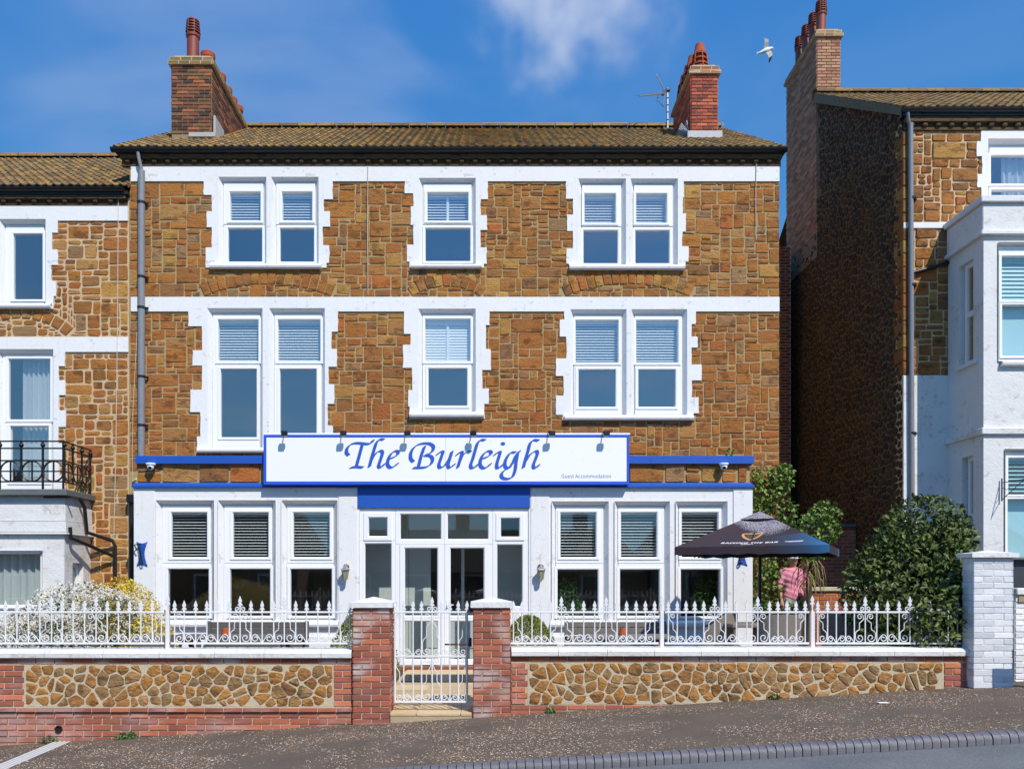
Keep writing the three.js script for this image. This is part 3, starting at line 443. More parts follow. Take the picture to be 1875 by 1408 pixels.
// ---------------------------------------------------------------- the guest house
const steps = (y, xs) => xs.map((x, k) => [y[k], y[k + 1], x]);
{
  const xl = PX(237), xr = PX(1427), zb = 1.1, H = thing('guest_house', 'three storey brown stone guest house with white banded windows and white bay front', 'house', [(xl + xr) / 2, 0, 0]);
  const W = [ // o opening, t top pane, b bottom pane, all measured on the house front
    { o: [400, 488, 325, 485], t: [419, 475, 350, 402], b: [415.5, 479, 416, 477], f: 2 }, { o: [496.5, 583.5, 325, 485], t: [515, 570, 350, 402], b: [511, 574, 416, 477], f: 2 },
    { o: [767, 871, 327, 486], t: [782, 857, 351, 402], b: [778.5, 861, 416, 476], f: 2, mid: 819 }, { o: [1059, 1146, 328, 487], t: [1071, 1128, 353, 406], b: [1067, 1132, 420, 480], f: 2 }, { o: [1154.5, 1241, 328, 487], t: [1166, 1222, 353, 406], b: [1162, 1227, 420, 480], f: 2 },
    { o: [380, 481, 565, 822], t: [397, 473, 584, 660], b: [402, 468, 675, 800], f: 1 }, { o: [493, 595, 565, 822], t: [507, 585, 584, 660], b: [511, 578, 675, 800], f: 1 },
    { o: [766, 871, 566, 756], t: [778, 861, 583, 660], b: [784, 855, 674, 742], f: 1, mid: 819 }, { o: [1044.5, 1147, 567, 762], t: [1054, 1133, 585, 662.5], b: [1060, 1128, 676, 744], f: 1 }, { o: [1156, 1258, 567, 762], t: [1164, 1243, 585, 662.5], b: [1170, 1238, 676, 744], f: 1 },
  ].map((w) => ({ ...w, O: box2(w.o), T: box2(w.t), B: box2(w.b) }));
  const up = [
    { l: steps([333, 358, 388, 417, 454, 491], [373, 388, 379, 388, 377]), r: steps([333, 366, 388, 416, 450, 482, 491], [609, 593, 604, 591, 603, 598]) },
    { l: steps([333, 355, 379, 413, 449, 480, 491], [741, 757, 752, 757, 745, 750]), r: steps([333, 366, 395, 422, 454, 484, 491], [893, 880, 892, 880, 891, 886]) },
    { l: steps([333, 365, 394, 424, 456, 484, 494], [1036, 1049, 1038, 1049, 1037, 1042]), r: steps([333, 362, 392, 425, 452, 480, 494], [1252, 1250, 1256, 1249, 1261, 1255]) },
  ], low = [
    { l: steps([571, 598, 642, 670, 714, 755, 800, 828], [345, 370, 353, 370, 349, 367, 361]), r: steps([571, 608, 640, 672, 704, 740, 780, 828], [619, 607, 617, 602, 612, 600, 610]) },
    { l: steps([571, 612, 632, 674, 715, 745, 767], [740, 752, 738, 755, 748, 750]), r: steps([571, 596, 640, 678, 712, 740, 767], [896, 890, 899, 883, 895, 887]) },
    { l: steps([571, 586, 617, 657, 689, 725, 760, 770], [1033, 1025, 1037, 1018, 1032, 1018, 1030]), r: steps([571, 594, 617, 637, 668, 697, 728, 757, 770], [1274, 1266, 1277, 1266, 1285, 1267, 1279, 1270]) },
  ];
  // facade core with its openings
  const holes = W.map((w) => rectPath(w.O[0] - 0.004, w.O[1] + 0.004, w.O[2] - 0.01, w.O[3] + 0.004).reverse()); holes.push(rectPath(PX(262, 1), 4.8, 0.05, 3.15).reverse());
  const wall = part('front_wall', slab(rectPath(xl, xr, -0.7, 9.98), holes, 0, -0.3), M.mortar, H);
  part('rear_and_side_walls', new G().box(xl, xl + 0.25, -0.7, 9.98, -8, -0.301).box(xr - 0.25, xr, -0.7, 9.98, -8, -0.301).box(xl, xr, -0.7, 9.98, -8.25, -8.001).tri([xl + 0.01, 9.98, 0], [xl + 0.01, 9.98, -8.2], [xl + 0.01, 12.6, -4.1]).tri([xr - 0.01, 9.98, 0], [xr - 0.01, 9.98, -8.2], [xr - 0.01, 12.6, -4.1]), M.mortar, H);
  part('storeys', new G().box(xl + 0.26, xr - 0.26, -0.1, 0.0, -7.9, 0.8).box(xl + 0.26, xr - 0.26, 3.2, 3.4, -7.9, -0.31).box(xl + 0.26, xr - 0.26, 7.08, 7.2, -7.9, -0.31).box(xl + 0.26, xr - 0.26, 9.7, 9.9, -7.9, -0.31), M.room, H);
  part('partition', new G().box(xl + 0.26, xr - 0.26, 0.01, 3.19, -4.6, -4.5).box(xl + 0.26, xr - 0.26, 3.41, 7.07, -4.0, -3.9).box(xl + 0.26, xr - 0.26, 7.21, 9.69, -4.0, -3.9).box(-2.62, -2.5, 0.01, 3.19, -4.49, 0.6).box(1.0, 1.12, 0.01, 3.19, -4.49, 0.6).box(-2.1, -2.0, 3.41, 9.6, -3.89, -0.32).box(0.75, 0.85, 3.41, 9.6, -3.89, -0.32), M.room, H);
  // relieving arches and squared stones
  const arches = [[490, 116, 44], [818, 62, 40], [1150, 114, 44]].map(([c, h, rise]) => { const cx = PX(c), w = h / 93.2, s = (rise - 21) / 93.2, rad = (w * w + s * s) / (2 * s), cy = PY(543) + s - rad; return { cx, cy, rad, w, a: Math.asin(w / rad) }; });
  const list = [], th = 0.24, zone = (x, y) => {
    if (y > PY(333) || y < PY(862)) { if (!(x > 5.0 && y < PY(333) && y > -0.2)) return false; }
    if (y < PY(544) && y > PY(572)) return false; if (x < xl || x > xr) return false;
    if (inDressing(x, y, up, 0) || inDressing(x, y, low, 0)) return false;
    if (y > PY(571)) for (const a of arches) { const dx = x - a.cx, dy = y - a.cy, d = Math.hypot(dx, dy); if (d > a.rad + 0.02 && d < a.rad + th - 0.04 && Math.abs(Math.atan2(dx, dy)) < a.a + 0.02) return false; }
    return true;
  };
  for (const r of packStones(xl, xr, -0.3, PY(332), 0.0535, zone, 11)) { const [a, b, c, d] = r, w = () => R(-0.008, 0.008), hue = fbm(a * 0.7 + 4, c * 0.7, 3, 0, 8); list.push(stone([[a + w(), c + w()], [b + w(), c + w()], [b + w(), d + w()], [a + w(), d + w()]], FRONT(0), (c < PY(571) ? mixc(stoneCol(), C('#b0652f'), 0.25) : stoneCol()).map((v, k) => v * lerp(0.92, 1.08, hue)), { joint: 0.008, corner: R(0.006, 0.022), proud: R(0.006, 0.018), bev: R(0.006, 0.012), deep: 0.006, jit: 0.005 })); }
  pieces(list, 'stone', M.stone, wall, 290);
  for (const a of arches) { const n = Math.round(a.a * 2 * (a.rad + 0.1) / 0.165); for (let k = 0; k < n; k++) { const t0 = -a.a + k / n * 2 * a.a, t1 = -a.a + (k + 1) / n * 2 * a.a, q = (t, r) => [a.cx + Math.sin(t) * r, Math.max(PY(543), a.cy + Math.cos(t) * r)], s = R(-0.03, 0.02); part('arch_stone', stone([q(t0, a.rad), q(t1, a.rad), q(t1, a.rad + th + s), q(t0, a.rad + th + s)], FRONT(0), stoneCol(), { joint: 0.005, proud: 0.02, corner: 0.014, bev: 0.007 }).g, M.stone, wall); } }
  // painted bands, surrounds, sills, windows
  dressing(H, 240, 1427, 305.5, 333, up, W.filter((w) => w.f === 2).map((w) => w.O)); dressing(H, 240, 1427, 544.5, 571, low, W.filter((w) => w.f === 1).map((w) => w.O));
  for (const [a, b, y0, y1, out] of [[386, 590, 486, 494, 0.09], [753, 882, 487, 493.5, 0.09], [1042, 1253, 488, 496, 0.09], [363, 612, 822.5, 830, 0.1], [750, 886, 757, 766, 0.1], [1033, 1269, 763, 771, 0.1]]) sill(H, PX(a), PX(b), PY(y1), PY(y0), 0.02, out);
  for (const w of W) windowUnit(H, w.O, [w.T, w.B], 0, { blind: 'shutter', tilt: w.mid && w.f === 1 ? 1.25 : R(0.66, 0.8), proudTop: w.f === 2, mid: w.mid ? PX(w.mid) : null, cham: 0.08, depth: 0.09 });
  // cornice, gutter, roof, chimneys
  cornice(H, -7.05, 5.9, PY(305), 9.95, 0.0, 0.14); gutter(H, -7.2, 5.97, 10.03, 0.15, 0.072); tiledRoof(H, -7.16, 5.95, 10.06, 0.14, 12.72, -4.05, { single: 3 });
  const old = [C('#7d4d36'), C('#8c563a'), C('#543a2e'), C('#664432'), C('#a8633f'), C('#4a382e'), C('#7a5c3a')], red = [C('#9c4c36'), C('#a8553c'), C('#8f4735'), C('#7c4034'), C('#b4623f')], pale = [C('#a5775c'), C('#9b6d56'), C('#b08468'), C('#8a604e'), C('#a3815c')];
  const c1 = chimney(H, -6.57, -5.72, -1.3, -3.9, 11.1, 12.73, old, 1.15, 0.55); pot(c1, -6.22, 12.77, -1.6, 'tall', 0.84);
  for (const [x, z, k] of [[-5.93, -1.7, 'low'], [-6.08, -2.05, 'low'], [-5.93, -2.45, 'low'], [-6.25, -2.6, 'low'], [-5.94, -2.95, 'low'], [-5.94, -3.35, 'low'], [-5.9, -3.7, 'low']]) pot(c1, x, 12.76, z, k, 0.8);
  part('lead_flashing', new G().cbox(-6.2, -5.64, 11.02, 11.12, -1.31, -1.26, 0.01).cbox(-5.69, -5.64, 11.05, 11.5, -1.9, -1.3, 0.01), mat({ color: '#bcbab4', roughness: 0.7, map: every(grainTex, 0.4) }), c1);
  const c2 = chimney(H, 4.53, 5.1, -1.5, -3.1, 11.15, 12.66, red, 1.4, 0.3); for (const z of [-1.75, -2.15, -2.5, -2.85]) pot(c2, 4.78 - (z < -2 ? 0.05 : 0), 12.71, z, 'cone', 0.92);
  part('lead_flashing', new G().cbox(4.44, 5.19, 11.1, 11.26, -1.5, -1.45, 0.01), mat({ color: '#c3c4c4', roughness: 0.6, map: every(grainTex, 0.4) }), c2);
  const sp = new G(); for (let k = 0; k < 9; k++) sp.tube([[4.5, 11.3, -1.6 - k * 0.05], [4.34, 11.5, -1.6 - k * 0.05]], 0.006, 4).tube([[4.5, 11.3, -1.6 - k * 0.05], [4.46, 11.56, -1.6 - k * 0.05]], 0.006, 4); part('bird_spikes', sp, M.steel, c2);
  // bay: parapet, blue ledges, white front
  const bl = PX(245.5, zb), br = PX(1377, zb), yTop = PY(893, zb), bw = (r) => box2(r, zb);
  const B = [[[285, 391, 916, 1138], [310.5, 376, 938, 1020], [305, 381.5, 1042, 1128]], [[399, 504, 916, 1138], [424, 489, 938, 1020], [419, 494.5, 1042, 1128]], [[515, 617.5, 916, 1138], [535, 601.5, 938, 1020], [530, 606, 1042, 1128]], [[1010, 1114.5, 918, 1138], [1027, 1092.5, 938, 1020], [1021, 1096, 1043, 1128]], [[1125, 1226.5, 918, 1138], [1138.5, 1204.5, 938, 1020], [1133.5, 1209, 1043, 1128]], [[1237, 1332, 918, 1138], [1250.5, 1317, 938, 1020], [1245, 1321.5, 1043, 1129]]].map((q) => q.map(bw));
  const dx0 = PX(658, zb), dx1 = PX(968, zb), dy1 = PY(931, zb);
  const bayWall = part('bay_wall', slab([[bl, -0.5], [dx0, -0.5], [dx0, dy1], [dx1, dy1], [dx1, -0.5], [br, -0.5], [br, yTop], [bl, yTop]], B.map((q) => rectPath(...q[0]).reverse()), zb, 0.85), M.white, H);
  part('bay_side', new G().box(bl, bl + 0.25, -0.5, yTop, 0.005, 0.849).box(br - 0.25, br, -0.5, yTop, 0.005, 0.849).box(bl + 0.1, br - 0.1, 3.17, 3.3, -0.29, 0.849), M.white, H);
  for (const [a, b, e] of [[PX(1343, zb), br + 0.012, 0.02], [bl - 0.01, PX(283, zb), 0.012], [PX(620, zb), PX(654, zb), 0.014], [PX(972, zb), PX(1006, zb), 0.014]]) part('pilaster', new G().cbox(a, b, -0.3, yTop - 0.005, zb - 0.1, zb + e, 0.005), M.white, H);
  for (const q of B) windowUnit(H, q[0], [q[1], q[2]], zb, { glass: M.glassLow, blind: 'venetian', tilt: 0.26, pitch: 0.0545, slatW: 0.05, cham: 0.085, depth: 0.1 });
  for (const [a, b] of [[283, 620], [1008, 1334]]) { sill(H, PX(a, zb), PX(b, zb), PY(1149, zb), PY(1139, zb), zb, 0.1); part('plinth', new G().cbox(PX(a, zb), PX(b, zb), -0.2, PY(1165, zb), zb - 0.1, zb + 0.05, 0.01), M.white, H); }
  const par = part('parapet', new G().box(bl + 0.03, br - 0.03, yTop + 0.05, PY(836, 1.15), 0.75, zb - 0.02).box(bl + 0.03, bl + 0.28, yTop + 0.05, PY(836, 1.15), 0.005, 0.749).box(br - 0.28, br - 0.03, yTop + 0.05, PY(836, 1.15), 0.005, 0.749), M.mortar, H);
  for (const r of packStones(bl + 0.03, br - 0.03, PY(884, zb), PY(847, zb) + 0.02, 0.095, (x) => x < PX(478, zb) || x > PX(1150, zb), 5)) part('parapet_stone', stone([[r[0], r[2]], [r[1], r[2]], [r[1], r[3]], [r[0], r[3]]], FRONT(zb - 0.02), stoneCol(), { proud: R(0.012, 0.03), joint: 0.011, corner: 0.025, rough: 0.014, jit: 0.01 }).g, M.stone, par);
  part('bay_roof', new G().box(bl + 0.05, br - 0.05, 3.5, 3.56, 0.005, 0.749), M.lead, H);
  const led = (y0, y1, out, slope, x0, x1) => { const g = new G(), z0 = zb - 0.35, a = [[z0, y0], [zb + out, y0], [zb + out, y1 - slope], [zb + out - slope * 1.2, y1], [z0, y1]]; for (let i = 0; i < 5; i++) { const j = (i + 1) % 5; g.quad([x0, a[i][1], a[i][0]], [x1, a[i][1], a[i][0]], [x1 - (j === 3 || j === 4 ? slope : 0), a[j][1], a[j][0]], [x0 + (j === 3 || j === 4 ? slope : 0), a[j][1], a[j][0]]); } for (const x of [x0, x1]) for (let i = 1; i < 4; i++) g.tri([x, a[0][1], a[0][0]], [x, a[i][1], a[i][0]], [x, a[i + 1][1], a[i + 1][0]]); return g; };
  part('blue_ledge', led(PY(849, 1.16), PY(834.5, 1.16), 0.07, 0.006, PX(247, 1.16), PX(1381, 1.16)), M.blue, H); part('blue_ledge', led(yTop, PY(884, zb), 0.06, 0.05, bl - 0.03, br + 0.03), M.blue, H);
  part('blue_door_head', new G().cbox(PX(655, zb), PX(970.5, zb), PY(930, zb), yTop - 0.003, zb + 0.001, zb + 0.03, 0.004), M.blue, H);
  // entrance: side lights, top lights, pair of doors
  const zd = 1.05, q = (r) => box2(r, zd), ent = sub('entrance', H), ef = new G(), glass = (r, into) => { const g = new G(), [a, b, c, d] = q(r); g.quad([a - 0.008, c - 0.008, zd - 0.02], [b + 0.008, c - 0.008, zd - 0.02], [b + 0.008, d + 0.008, zd - 0.02], [a - 0.008, d + 0.008, zd - 0.02]); part('pane', g, M.glassLow, into); };
  const eb = PY(1217, zd);
  const fr = (o, i, pr = 0) => ef.frame(q(o), q(i), zd + 0.03 + pr, zd - 0.06, 0.016);
  fr([659, 724, 932, 990], [675, 709, 948, 982], 0); fr([666, 718, 939, 990], [675.3, 708.7, 948.3, 981.7], 0.016); fr([659, 724, 990.3, 1222], [668.5, 716, 996, 1100]); ef.box(PX(668, zd), PX(716.5, zd), PY(1222, zd) + 0.01, PY(1106, zd), zd - 0.03, zd + 0.01);
  fr([724.3, 813, 932, 996], [733.5, 807, 942, 987]); fr([813.3, 902, 932, 996], [820, 893.5, 942, 987]); ef.box(PX(724.3, zd), PX(732, zd), 0.0, PY(996.3, zd), zd - 0.06, zd + 0.03).box(PX(894.2, zd), PX(902, zd), 0.0, PY(996.3, zd), zd - 0.06, zd + 0.03);
  fr([902.3, 967, 932, 990], [917, 951, 949, 983]); fr([908, 960, 940, 990], [917.3, 950.7, 949.3, 982.7], 0.016); fr([902.3, 967, 990.3, 1222], [910.6, 956, 998, 1110]);
  ef.box(dx0 + 0.01, dx1 - 0.01, 0.0, PY(1220, zd), zd - 0.05, zd + 0.07); part('door_frame', ef, M.upvc, ent);
  for (const r of [[675, 709, 948, 982], [668.5, 716, 996, 1100], [733.5, 807, 942, 987], [820, 893.5, 942, 987], [917, 951, 949, 983], [910.6, 956, 998, 1110]]) glass(r, ent);
  for (const [a, b, ga, gb] of [[732.3, 814, 741.5, 800.5], [814.4, 894, 825, 885.5]]) {
    const d = sub('door', H), df = new G(); const o = q([a, b, 996.6, 1217]); df.frame([o[0], o[1], PY(1132.6, zd), o[3]], q([ga, gb, 1004.5, 1127]), zd + 0.045, zd - 0.05, 0.02); df.frame([o[0], o[1], o[2], PY(1132.8, zd)], q([ga, gb, 1138, 1207]), zd + 0.045, zd - 0.05, 0.02); part('door_leaf', df, M.upvc, d); glass([ga, gb, 1004.5, 1127], d); glass([ga, gb, 1138, 1207], d);
    if (a > 800) { const hx = PX(819, zd), hy = PY(1108, zd); part('handle', new G().cbox(hx - 0.014, hx + 0.014, hy - 0.12, hy + 0.1, zd + 0.046, zd + 0.056, 0.004).tube([[hx, hy, zd + 0.05], [hx, hy, zd + 0.1], [hx + 0.12, hy + 0.005, zd + 0.1]], 0.01, 8), M.upvc, d); }
  }
  part('threshold', new G().cbox(dx0 + 0.05, dx1 - 0.05, -0.02, 0.055, zd + 0.075, zd + 0.22, 0.01), mat({ color: '#8a4a25', roughness: 0.7, map: every(grainTex, 0.5) }), ent);
  // lobby behind the glass: pale inner screen with a second pair of doors
  part('inner_screen', new G().box(-2.4, -1.42, 0.02, 3.1, -0.05, 0.0).box(-1.41, 0.32, 2.42, 3.1, -0.05, 0.0).box(-1.41, 0.32, 0.02, 1.0, -0.04, 0.01).box(-1.41, -0.98, 1.001, 2.41, -0.04, 0.0).box(-0.38, -0.32, 1.001, 2.41, -0.04, 0.0).box(0.16, 0.9, 1.001, 2.41, -0.04, 0.0).box(-1.2, -0.8, 0.3, 0.85, 0.0101, 0.03).box(-0.3, 0.1, 0.3, 0.85, 0.0101, 0.03), mat({ color: '#d9dcd8', roughness: 0.6 }), H);
  // pipes
  const px = PX(258.5, 0.09), pts = [[PX(252, 0.15), 9.96, 0.15], [PX(253, 0.15), 9.86, 0.15], [px, 9.66, 0.1], [px, 9.56, 0.1]]; downpipe(H, pts, 0.034, M.greyPipe); downpipe(H, [[px, 9.62, 0.1], [px, 3.7, 0.1]], 0.068, M.greyPipe, [9.0, 7.55, 6.95, 4.65, 5.6]);
  part('hopper', new G().cbox(PX(234, 0.1), PX(246, 0.1), PY(921, 0.1), PY(906, 0.1), 0.02, 0.2, 0.01).tube([[PX(240, 0.1), PY(920, 0.1), 0.1], [PX(240, 0.1), -0.3, 0.1]], 0.045, 10), M.black, H);
  part('overflow_pipe', new G().tube([[PX(252, 0.2), PY(878, 0.2), 0.25], [PX(243, 0.2), PY(882, 0.2), 0.2], [PX(242, 0.2), PY(890, 0.2), 0.12], [PX(242, 0.2), PY(908, 0.2), 0.11]], 0.03, 8).geo(0.9), mat({ color: '#d8cfa8', roughness: 0.6 }), H);
  for (const [x, y0, y1] of [[674, 306, 541], [1384, 300, 440]]) part('cable', new G().tube([[PX(x), PY(y0), 0.045], [PX(x - 1), PY((y0 + y1) / 2), 0.042], [PX(x), PY(y1), 0.04]], 0.008, 5).geo(1), mat({ color: '#b9b3a6', roughness: 0.6 }), H);
  // brick rear wing seen through the gap
  const rw = sub('rear_wing', H); part('wing_wall', new G().box(xr + 0.002, 8.0, -0.5, 10.2, -7.9, -5.012), M.mortarGrey, rw); pieces(bricks((u, v, w) => [u, v, -5.012 + w], 7.4, 8.0, 0.3, 10.2, { tones: red, bright: 0.7 }), 'brick', M.brick, rw, 0, 'wing_brick');
}

// ---------------------------------------------------------------- the lower terraced house next door
{
  const xr = PX(237) - 0.012, xl = -14, H = thing('terraced_house', 'lower brown stone terraced house with white bay and black iron balcony', 'house', [-10, -0.5, 0]), zb = 1.02;
  const w1 = { O: box2([-2, 84, 402, 558]), T: box2([20, 74, 426, 546]) }, w2 = { O: box2([-8, 98, 640, 902]), T: box2([11, 90, 656, 767]), B: box2([15, 85, 780, 882]) }, w3 = { O: box2([-170, -90, 402, 558]), T: box2([-150, -105, 426, 546]) };
  const ws1 = [{ l: steps([405, 566], [-24]), r: steps([405, 427, 458, 486, 516, 543, 566], [106, 95.5, 106, 94, 103, 98]) }], ws2 = [{ l: steps([645, 905], [-24]), r: steps([645, 671, 697, 724, 752, 782, 812, 842, 872, 905], [119, 107.5, 120, 108, 121, 107, 119, 108, 118]) }];
  const wall = part('front_wall', slab(rectPath(xl, xr, -0.9, 9.15), [w1, w2].map((w) => rectPath(w.O[0] - 0.004, w.O[1] + 0.004, w.O[2], w.O[3] + 0.004).reverse()), 0, -0.3), M.mortarPale, H), list = [];
  const arch = { cx: PX(38), w: 0.88, s: 0.36 }; arch.rad = (arch.w ** 2 + arch.s ** 2) / (2 * arch.s); arch.cy = PY(617) + arch.s - arch.rad; arch.a = Math.asin(arch.w / arch.rad);
  const free = (x, y) => { if (y > PY(405) || x < -10.2 || x > xr || y < -0.4) return false; if (y < PY(617) && y > PY(646)) return false; if (inDressing(x, y, ws1, 0) || inDressing(x, y, ws2, 0)) return false; if (x < -7.75 && y < 3.25) return false; if (y > PY(617)) { const dx = x - arch.cx, dy = y - arch.cy, d = Math.hypot(dx, dy); if (d > arch.rad - 0.02 && d < arch.rad + 0.24 && Math.abs(Math.atan2(dx, dy)) < arch.a + 0.03) return false; } return true; };
  for (const r of packStones(-10.2, xr, -0.4, PY(404), 0.0545, free, 23)) { const w = () => R(-0.01, 0.01), [a, b, c, d] = r; list.push(stone([[a + w(), c + w()], [b + w(), c + w()], [b + w(), d + w()], [a + w(), d + w()]], FRONT(0), stoneCol(), { joint: 0.012, corner: R(0.012, 0.034), proud: R(0.005, 0.013), bev: 0.008, deep: 0.006 })); }
  pieces(list, 'stone', M.stone, wall, 290);
  const n = 10; for (let k = 0; k < n; k++) { const t0 = -arch.a + k / n * 2 * arch.a, t1 = -arch.a + (k + 1) / n * 2 * arch.a, q = (t, r) => [arch.cx + Math.sin(t) * r, Math.max(PY(616), arch.cy + Math.cos(t) * r)]; part('arch_stone', stone([q(t0, arch.rad), q(t1, arch.rad), q(t1, arch.rad + 0.24), q(t0, arch.rad + 0.24)], FRONT(0), stoneCol(), {}).g, M.stone, wall); }
  dressing(H, -60, 234, 378, 405, ws1, [w1.O]); dressing(H, -60, 235, 618, 645, ws2, [w2.O]);
  sill(H, PX(-10), PX(96), PY(567), PY(559), 0.02, 0.1);
  windowUnit(H, w1.O, [w1.T], 0, {}); windowUnit(H, w2.O, [w2.T, w2.B], 0, { net: [PX(27), PX(100)] });
  part('rear_and_side_walls', new G().box(xl, xl + 0.25, -0.9, 9.15, -8, -0.301).box(xr - 0.25, xr, -0.9, 9.15, -8, -0.301).box(xl, xr, -0.9, 9.15, -8.25, -8.001), M.mortarPale, H);
  part('storeys', new G().box(xl + 0.26, xr - 0.26, 2.9, 3.1, -7.9, -0.31).box(xl + 0.26, xr - 0.26, 6.3, 6.42, -7.9, -0.31).box(xl + 0.26, xr - 0.26, 9.0, 9.1, -7.9, -0.31).box(xl + 0.26, xr - 0.26, -0.6, 9, -4.1, -4.0), M.room, H);
  cornice(H, xl, xr - 0.03, PY(377), 9.15, 0, 0.14, 0.3); gutter(H, xl, PX(226, 0.15), PY(344, 0.15), 0.15, 0.07); tiledRoof(H, xl, xr + 0.04, PY(340, 0.15), 0.14, PY(291, -4.05), -4.05, { single: 3, bright: 1.35 });
  part('cable', new G().tube([[PX(218), PY(352), 0.05], [PX(216), PY(600), 0.045], [PX(213), PY(830), 0.04], [PX(209), PY(990), 0.04]], 0.007, 5), mat({ color: '#c9c5bb', roughness: 0.6 }), H); part('cable', new G().tube([[PX(252), PY(610), 0.05], [PX(244), PY(760), 0.045], [PX(243), PY(880), 0.04]], 0.006, 5), mat({ color: '#c9bfa0', roughness: 0.6 }), H);
  // bay with flat lead roof
  const X = PX(117, zb), yS = PY(908, 1.1), o = box2([-40, 77, 1008, 1115], zb), pn = [box2([-30, 75, 1012, 1108], zb)];
  part('bay_front', slab(rectPath(xl, X, -0.8, yS), [rectPath(...o).reverse()], zb, zb - 0.2), M.whiteOld, H);
  const sideHole = [0.3, 0.72, 0.9, 1.95], sw = slab(rectPath(0.005, zb - 0.202, -0.8, yS), [rectPath(...sideHole).reverse()], 0.18, 0).geo(); sw.rotateY(-Math.PI / 2); sw.translate(X, 0, 0); part('bay_side', sw, M.whiteOld, H);
  const hold = sub('window', H); windowUnit(H, o, pn, zb, { glass: M.glassLow, into: hold, cham: 0.05, depth: 0.1, net: [PX(-40, zb), PX(78, zb)] });
  const sl = sub('window', H), xw = X - 0.12; part('frame', new G().cbox(xw - 0.04, xw + 0.02, 0.9, 1.95, 0.3, 0.37, 0.006).cbox(xw - 0.04, xw + 0.02, 0.9, 1.95, 0.65, 0.72, 0.006).cbox(xw - 0.04, xw + 0.02, 1.87, 1.95, 0.371, 0.649, 0.006), M.upvc, sl); part('pane', new G().quad([xw, 0.9, 0.36], [xw, 0.9, 0.66], [xw, 1.88, 0.66], [xw, 1.88, 0.36]), M.glassLow, sl); part('net_curtain', new G().quad([xw - 0.08, 0.85, 0.25], [xw - 0.08, 0.85, 0.75], [xw - 0.08, 1.95, 0.75], [xw - 0.08, 1.95, 0.25]), M.net, sl);
  for (const [ya, yb, e] of [[925, 955, 0.03], [956, 974, 0.045], [975, 979, 0.075]]) part('bay_moulding', new G().cbox(xl, X + e, PY(yb, zb), PY(ya, zb), 0.0, zb + e, 0.008), M.whiteOld, H);
  part('bay_fascia', new G().box(xl, X + 0.01, PY(924.5, zb), yS + 0.001, 0.002, zb + 0.01), mat({ color: '#c9cdd0', roughness: 0.7, map: every(grainTex, 0.6) }), H);
  part('bay_roof', new G().cbox(xl, X + 0.1, yS + 0.003, PY(896, 1.1), 0.002, zb + 0.14, 0.012), M.lead, H); gutter(H, X - 0.35, X + 0.17, yS - 0.01, zb + 0.05, 0.03);
  downpipe(H, [[X + 0.1, yS - 0.02, 0.62], [X + 0.12, PY(930, 0.5), 0.5], [X + 0.12, PY(975, 0.4), 0.4], [PX(205, 0.12), PY(990, 0.12), 0.12], [PX(209, 0.12), PY(1000, 0.12), 0.1], [PX(209, 0.12), -0.4, 0.1]], 0.036, M.black); downpipe(H, [[PX(125, zb), PY(965, zb), zb - 0.05], [PX(126, zb), PY(985, zb), zb - 0.06], [PX(165, 0.4), PY(1000, 0.4), 0.4], [PX(206, 0.12), PY(1018, 0.12), 0.12]], 0.034, M.black);
  // balcony railing with ringed panels
  const bal = sub('balcony_railing', H), zr = 1.1, yr = (y) => PY(y, zr), xs = [PX(117, zr), PX(77.5, zr), PX(38, zr), PX(-1.5, zr), PX(-41, zr), PX(-80, zr)], pc = X + 0.02;
  for (const y of [808, 821, 843.5, 882]) { part('rail', new G().box(-9.8, pc, yr(y) - 0.013, yr(y) + 0.013, zr - 0.012, zr + 0.012), M.black, bal); part('rail', new G().box(pc - 0.012, pc + 0.012, yr(y) - 0.013, yr(y) + 0.013, 0.03, zr - 0.0125), M.black, bal); }
  const ring = (c, ax, r) => { const pts = []; for (let k = 0; k <= 24; k++) { const a = k / 24 * 2 * Math.PI; pts.push(ax ? [c[0], c[1] + Math.sin(a) * r, c[2] + Math.cos(a) * r] : [c[0] + Math.cos(a) * r, c[1] + Math.sin(a) * r, c[2]]); } const g = new G().tube(pts, 0.016, 6, false); if (ax) g.box(c[0] - 0.008, c[0] + 0.008, c[1] - r, c[1] + r, c[2] - 0.012, c[2] + 0.012).box(c[0] - 0.007, c[0] + 0.007, c[1] - 0.012, c[1] + 0.012, c[2] - r, c[2] + r); else g.box(c[0] - 0.013, c[0] + 0.013, c[1] - r, c[1] + r, c[2] - 0.008, c[2] + 0.008).box(c[0] - r, c[0] + r, c[1] - 0.012, c[1] + 0.012, c[2] - 0.007, c[2] + 0.007); part('ring', g, M.black, bal); };
  xs.forEach((x, k) => { part('baluster', new G().box(x - 0.016, x + 0.016, k % 2 ? PY(896, 1.1) : yr(882), yr(808), zr - 0.014, zr + 0.014), M.black, bal); part('knob', new THREE.SphereGeometry(0.043, 10, 8).translate(x, yr(815), zr), M.black, bal); if (k) ring([(x + xs[k - 1]) / 2, yr(863), zr], 0, 0.185); });
  for (const z of [0.06, 0.4, 0.75, 1.1]) { part('baluster', new G().box(pc - 0.014, pc + 0.014, z > 1 || z < 0.1 ? PY(896, 1.1) : yr(882), yr(808), z - 0.016, z + 0.016), M.black, bal); if (z < 1) { part('knob', new THREE.SphereGeometry(0.043, 10, 8).translate(pc, yr(815), z), M.black, bal); ring([pc, yr(863), z + 0.172], 1, 0.16); } }
}

